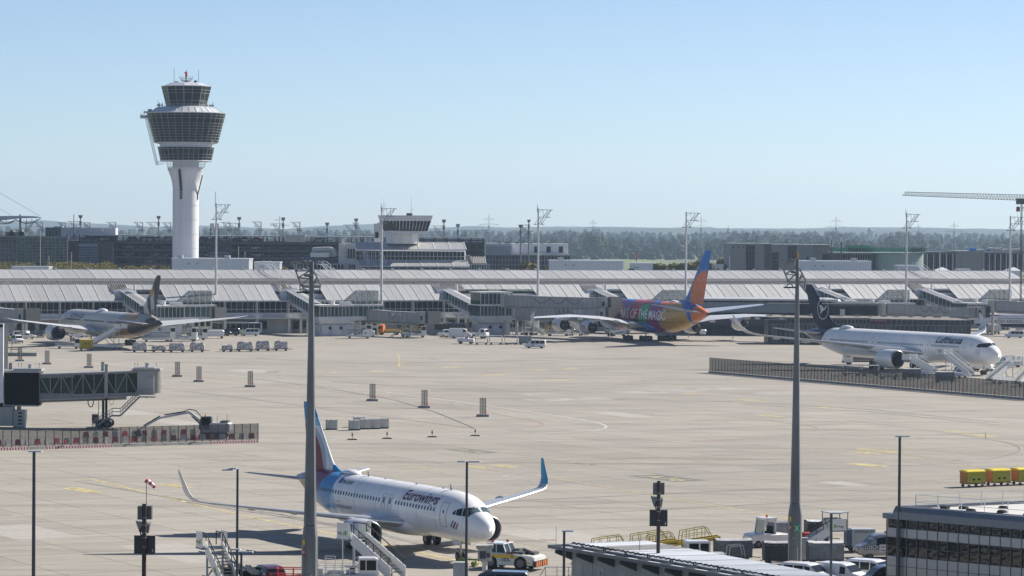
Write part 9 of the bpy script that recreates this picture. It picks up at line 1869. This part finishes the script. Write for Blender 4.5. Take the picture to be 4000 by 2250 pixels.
signpole('rusty signal pole with a black panel marked 3 standing behind the corrugated shed',2581,(1887,1933,1942,1984,1994,2055),228,1,'3')
p=at(572,1886,193); q=at(590,1912,193); s=thing('windsock','red and white striped windsock drooping to the right above the signal pole','windsock',(p.x,193,H)); zt=p.z-H
MB().bar((0,0,-.05),(0,0,zt),.035).build('rod',BLK,s)
m=MB(); rings=[]; n=18
P0=at(568,1876,193)-Vector(s.location); P1=at(606,1905,193)-Vector(s.location)
for k in range(n+1):
    f=k/n; c=P0.lerp(P1,f)+Vector((0,0,.06*math.sin(f*PI))); d=(P1-P0).normalized(); u=Vector((-d.z,0,d.x)); r=.15-.035*f if k<n else .05; rings.append([c+u*r*math.cos(2*PI*i/14)+Vector((0,r*math.sin(2*PI*i/14),0)) for i in range(14)])
m.loft(rings,mif=lambda k,i:(0 if int(k/n*5)%2==0 else 1)); m.build('sock',[mat('sock_red',(.55,.035,.03),.7),mat('sock_white',(.72,.7,.75),.7)],s,smooth=True)
A_=gp(2142,2131,4.0); ud=Vector((math.cos(R(-58)),math.sin(R(-58)),0)); vd=Vector((math.cos(R(27)),math.sin(R(27)),0));
s=thing('service_shed','long low service shed with a bright corrugated roof at the bottom centre','shed',(A_.x,A_.y,0),R(-58.3)); Rm=Matrix.Rotation(-R(-58.3),3,'Z'); BV=Rm@(gp(2533,2118,4.0)-A_); BV.z=0
B1=Rm@(gp(3241,2250,4.0)-gp(2851,2250,4.0)); B1.z=0
L=34.; Wd=BV.length; RS=mat('shed_roof_sheet',(.66,.69,.73),.4,.1,var=.12,scale=.6,stretch=(1,.2,1)); RD=mat('shed_roof_sheet_old',(.28,.28,.28),.5,.3,var=.2)
bk=lambda x:Vector((x,0,4.0))+BV+(B1-BV)*(x/23.35); nv=BV.normalized(); o4=Vector((0,0,4.0)); ntot=30; sw_=L/ntot
for k in range(ntot):
    m=MB(); c=10
    for i in range(c):
        x0=k*sw_+i*sw_/c;
        a=Vector((x0,0,4.0)); e=sw_/c
        m.add([a+nv*1.5+Vector((0,0,.02)),a+nv*1.5+Vector((e*.5,0,.06)),bk(x0)+Vector((e*.5,0,.10)),bk(x0)+Vector((0,0,.06)),a+nv*1.5+Vector((e,0,.02)),bk(x0+e)+Vector((0,0,.06))],[(0,1,2,3),(1,4,5,2)])
    m.build('roof_sheet',RD if k in (2,3,4) else RS,s)
m=MB()
for k in range(0,ntot+1,3): a=Vector((k*sw_,0,4.08)); m.bar(a+nv*1.5,bk(k*sw_)+Vector((0,0,.1)),.07)
m.build('roof_seam',mat('seam_white',(.75,.77,.8),.4),s)
m=MB(); a=Vector((0,0,4.12))+nv*2.0; prev=None
for k in range(170): x=k*.2; q=a+Vector((x,0,.03*math.sin(k*1.9))); m.box(q.x-.06,q.x+.06,q.y-.05,q.y+.05,q.z-.04,q.z+.07)
m.bar(a,a+Vector((L,0,0)),.04); m.build('cable_tray',BLK,s)
STL=mat('eave_steel',(.13,.14,.15),.5,.3)
m=MB().box(0,L,-.06,.06,3.82,4.06).bar(Vector((0,0,3.98)),Vector((0,0,3.98))+nv*Wd,.16).bar(Vector((0,0,4.0))+nv*1.45,Vector((L,0,4.0))+nv*1.45,.14)
for k in range(12):
    x=k*2.9; a=Vector((x,0,3.98)); m.bar(a,a+nv*1.5,.13)
m.build('eave_frame',STL,s)
for k in range(12): x=k*2.9; m=MB(); p0=Vector((x+.25,.2,3.9)); m.add([p0+Vector((0,0,0)),p0+Vector((2.0,0,0)),p0+Vector((2.0,1.1,.0)),p0+Vector((0,1.1,0))],[(0,1,2,3)]); m.build('soffit_sheet',RS,s)
WY=1.6; pan=MB().box(.02,2.86,-.04,.04,0,3.85).mesh('wall_panel',mat('shed_wall',(.33,.33,.30),.6,var=.12)); dr=MB().box(.5,1.5,-.07,-.04,.05,2.75).mesh('door',mat('shed_door',(.36,.36,.33),.55)); dh=MB().box(.6,.66,-.12,-.07,1.2,1.45).mesh('handle',BLK); br=MB().add([(0,-1.5,3.75),(.0,0,3.75),(0,0,2.9),(0,-1.5,3.5),(.12,-1.5,3.75),(.12,0,3.75),(.12,0,2.9),(.12,-1.5,3.5)],[(0,1,2,3),(4,5,6,7),(0,3,7,4),(2,3,7,6)]).mesh('bracket',DGR)
pr2=MB()
for k in range(11):
    inst(pan,'wall_panel',s,(k*2.9+.8,WY,0)); d_=inst(dr,'door',s,(k*2.9+.9,WY,0)); inst(dh,'handle',d_,(0,0,0)); inst(br,'bracket',s,(k*2.9+.75,WY,0))
MB().box(.8,32.8,WY+.06,5,0,3.85).build('inner_wall',mat('shed_wall',(.33,.33,.30),.6),s); k_=3
p_=Vector((2*2.9+.9,WY-.08,0)); flat_text('lettering','R',.22,BLK,s,lambda u,v:(p_.x-1.9+u,p_.y,2.2+v))
m=MB().bar((.6,.3,4.05),(.6,.3,5.5),.02).bar((7.8,3,4.2),(7.8,3,5.0),.03); m.build('aerial',DGR,s)
for k in range(10): MB().box(k*2.9+2.7,k*2.9+2.78,1.2,1.28,4.0,4.25).box(k*2.9+2.95,k*2.9+3.0,1.2,1.28,4.0,4.2).build('fixing_bolt',BLK,s)
ZR=7.0; c=gp(3465,1992,ZR); f=thing('office_block','grey two-storey office with a grid of dark windows at the lower right corner','office',(c.x,c.y,0),R(-43))
BW=.92; nb=28; zz=[ZR-.65,ZR-1.85,ZR-3.0,ZR-4.15,ZR-5.4,ZR-6.0,0]
ALU=mat('panel_grey_alu',(.36,.365,.375),.4,.35,var=.08); MUL=mat('mullion_dark',(.10,.10,.105),.5,.4)
rows=[(6.38,5.74,'w'),(5.7,5.04,'p'),(5.,4.34,'w'),(4.3,3.64,'w'),(3.6,2.9,'p'),(2.86,2.16,'p'),(2.12,1.42,'p'),(1.38,.0,'p')]
OWG=glassmat('office_window_glass',(.012,.013,.014),.03); OWG.node_tree.nodes['Principled BSDF'].inputs['Specular IOR Level'].default_value=.5
def wavy(name,h):
    mb=MB(); n=6; vs=[]
    for i in range(n+1):
        for j in range(n+1): vs.append((.05+(BW-.1)*i/n,rnd.uniform(-.012,.012)*(0<i<n)*(0<j<n),h*j/n))
    return mb.add(vs,[(i*(n+1)+j,i*(n+1)+j+1,(i+1)*(n+1)+j+1,(i+1)*(n+1)+j) for i in range(n) for j in range(n)]).mesh(name,OWG,True)
wm=[(wavy('window',z1-z0),z0) for z1,z0 in ()]
for zt_,zb_,k in rows:
    if k=='w': ms_=[wavy('window',zt_-zb_-.04) for _ in range(5)]
    else: me=MB().box(.03,BW-.03,-.02,.03,0,zt_-zb_).mesh('facade_panel',ALU)
    for i in range(nb):
        if k=='w': inst(ms_[rnd.randrange(5)],'window',f,(i*BW,.06,zb_+.02),(rnd.uniform(-.012,.012),0,rnd.uniform(-.012,.012)))
        else: inst(me,'facade_panel',f,(i*BW,0,zb_))
m=MB()
for i in range(nb+1): m.box(i*BW-.03,i*BW+.03,-.05,.06,0,6.4)
for zt_,zb_,k in rows: m.box(0,nb*BW,-.03,.05,zb_-.045,zb_+.0) if zb_>0 else 0
m.build('mullions',MUL,f)
MB().add([(x,y,z) for z in (0,6.3) for x,y in ((.05,.12),(nb*BW,.12),(nb*BW,14),(4.9,14))],[(0,1,2,3),(4,5,6,7),(0,1,5,4),(1,2,6,5),(2,3,7,6),(3,0,4,7)]).build('inner_wall',mat('office_interior',(.03,.03,.032),.8),f);
FA=mat('fascia_blue_grey',(.17,.19,.22),.45,.3,var=.08)
m=MB(); m.loft([[(x,-.35,6.4),(x,-.35,6.95),(x,-.05,7.3),(x,.25,7.4),(x,.25,6.4)] for x in (.8,nb*BW)]); m.box(-.15,.9,-.35,.6,6.4,6.8); m.build('fascia',FA,f)
MB().add([(1.0,.25,7.15),(nb*BW,.25,7.15),(nb*BW,16,7.15),(6.4,16,7.15)],[(0,1,2,3)]).build('flat_roof',mat('roof_membrane',(.50,.49,.47),.8,var=.12,scale=.7),f)
m=MB().bar((.95,0,7.1),(6.4,16,7.1),.5); m.build('rear_parapet',FA,f)
m=MB()
RL=[(1.2,1.2)]
def rail(x0,y0,x1,y1,n):
    for k in range(n+1): x=x0+(x1-x0)*k/n; y=y0+(y1-y0)*k/n; m.bar((x,y,7.1),(x,y,8.2),.045)
    for z in (7.65,8.2): m.bar((x0,y0,z),(x1,y1,z),.04)
rail(1.9,1.0,26,1.6,12); rail(1.9,1.0,6.3,14.5,7); m.build('roof_railing',mat('rail_white_metal',(.6,.61,.62),.4,.3),f)
for k,(x,y) in enumerate(((3.4,2.6),(4.4,3.6),(6,2.2),(6.3,6.),(8,8.5),(8.2,3),(10,5.4),(11,2.2),(9.6,10),(12.5,9),(13,4),(15,6))): MB().box(x-.3,x+.3,y-.22,y+.22,7.13,7.3).box(x-.24,x+.24,y-.16,y+.16,7.3,7.36).build('roof_ballast',BLK,f)
MB().bar((0,-.1,5.0),(-.2,-1.3,4.95),.04).box(-.5,-.1,-1.6,-1.2,4.9,5.02).build('wall_lamp',LGR,f)
hz=MB().box(-5200,5200,-60,10900,-3.2,150).mesh('haze',(lambda m:m)(bpy.data.materials.new('haze_air')))
hm_=hz.materials[0]; hm_.use_nodes=True; nt=hm_.node_tree; nt.nodes.clear(); ou=nt.nodes.new('ShaderNodeOutputMaterial'); pv=nt.nodes.new('ShaderNodeVolumePrincipled'); pv.inputs['Density'].default_value=7e-5; pv.inputs['Color'].default_value=(.58,.77,1,1); pv.inputs['Anisotropy'].default_value=.25
nt.links.new(pv.outputs[0],ou.inputs['Volume'])
ho=bpy.data.objects.new('haze',hz); C.objects.link(ho); ho['kind']='stuff'; ho['label']='thin blue daytime haze over the whole airfield'
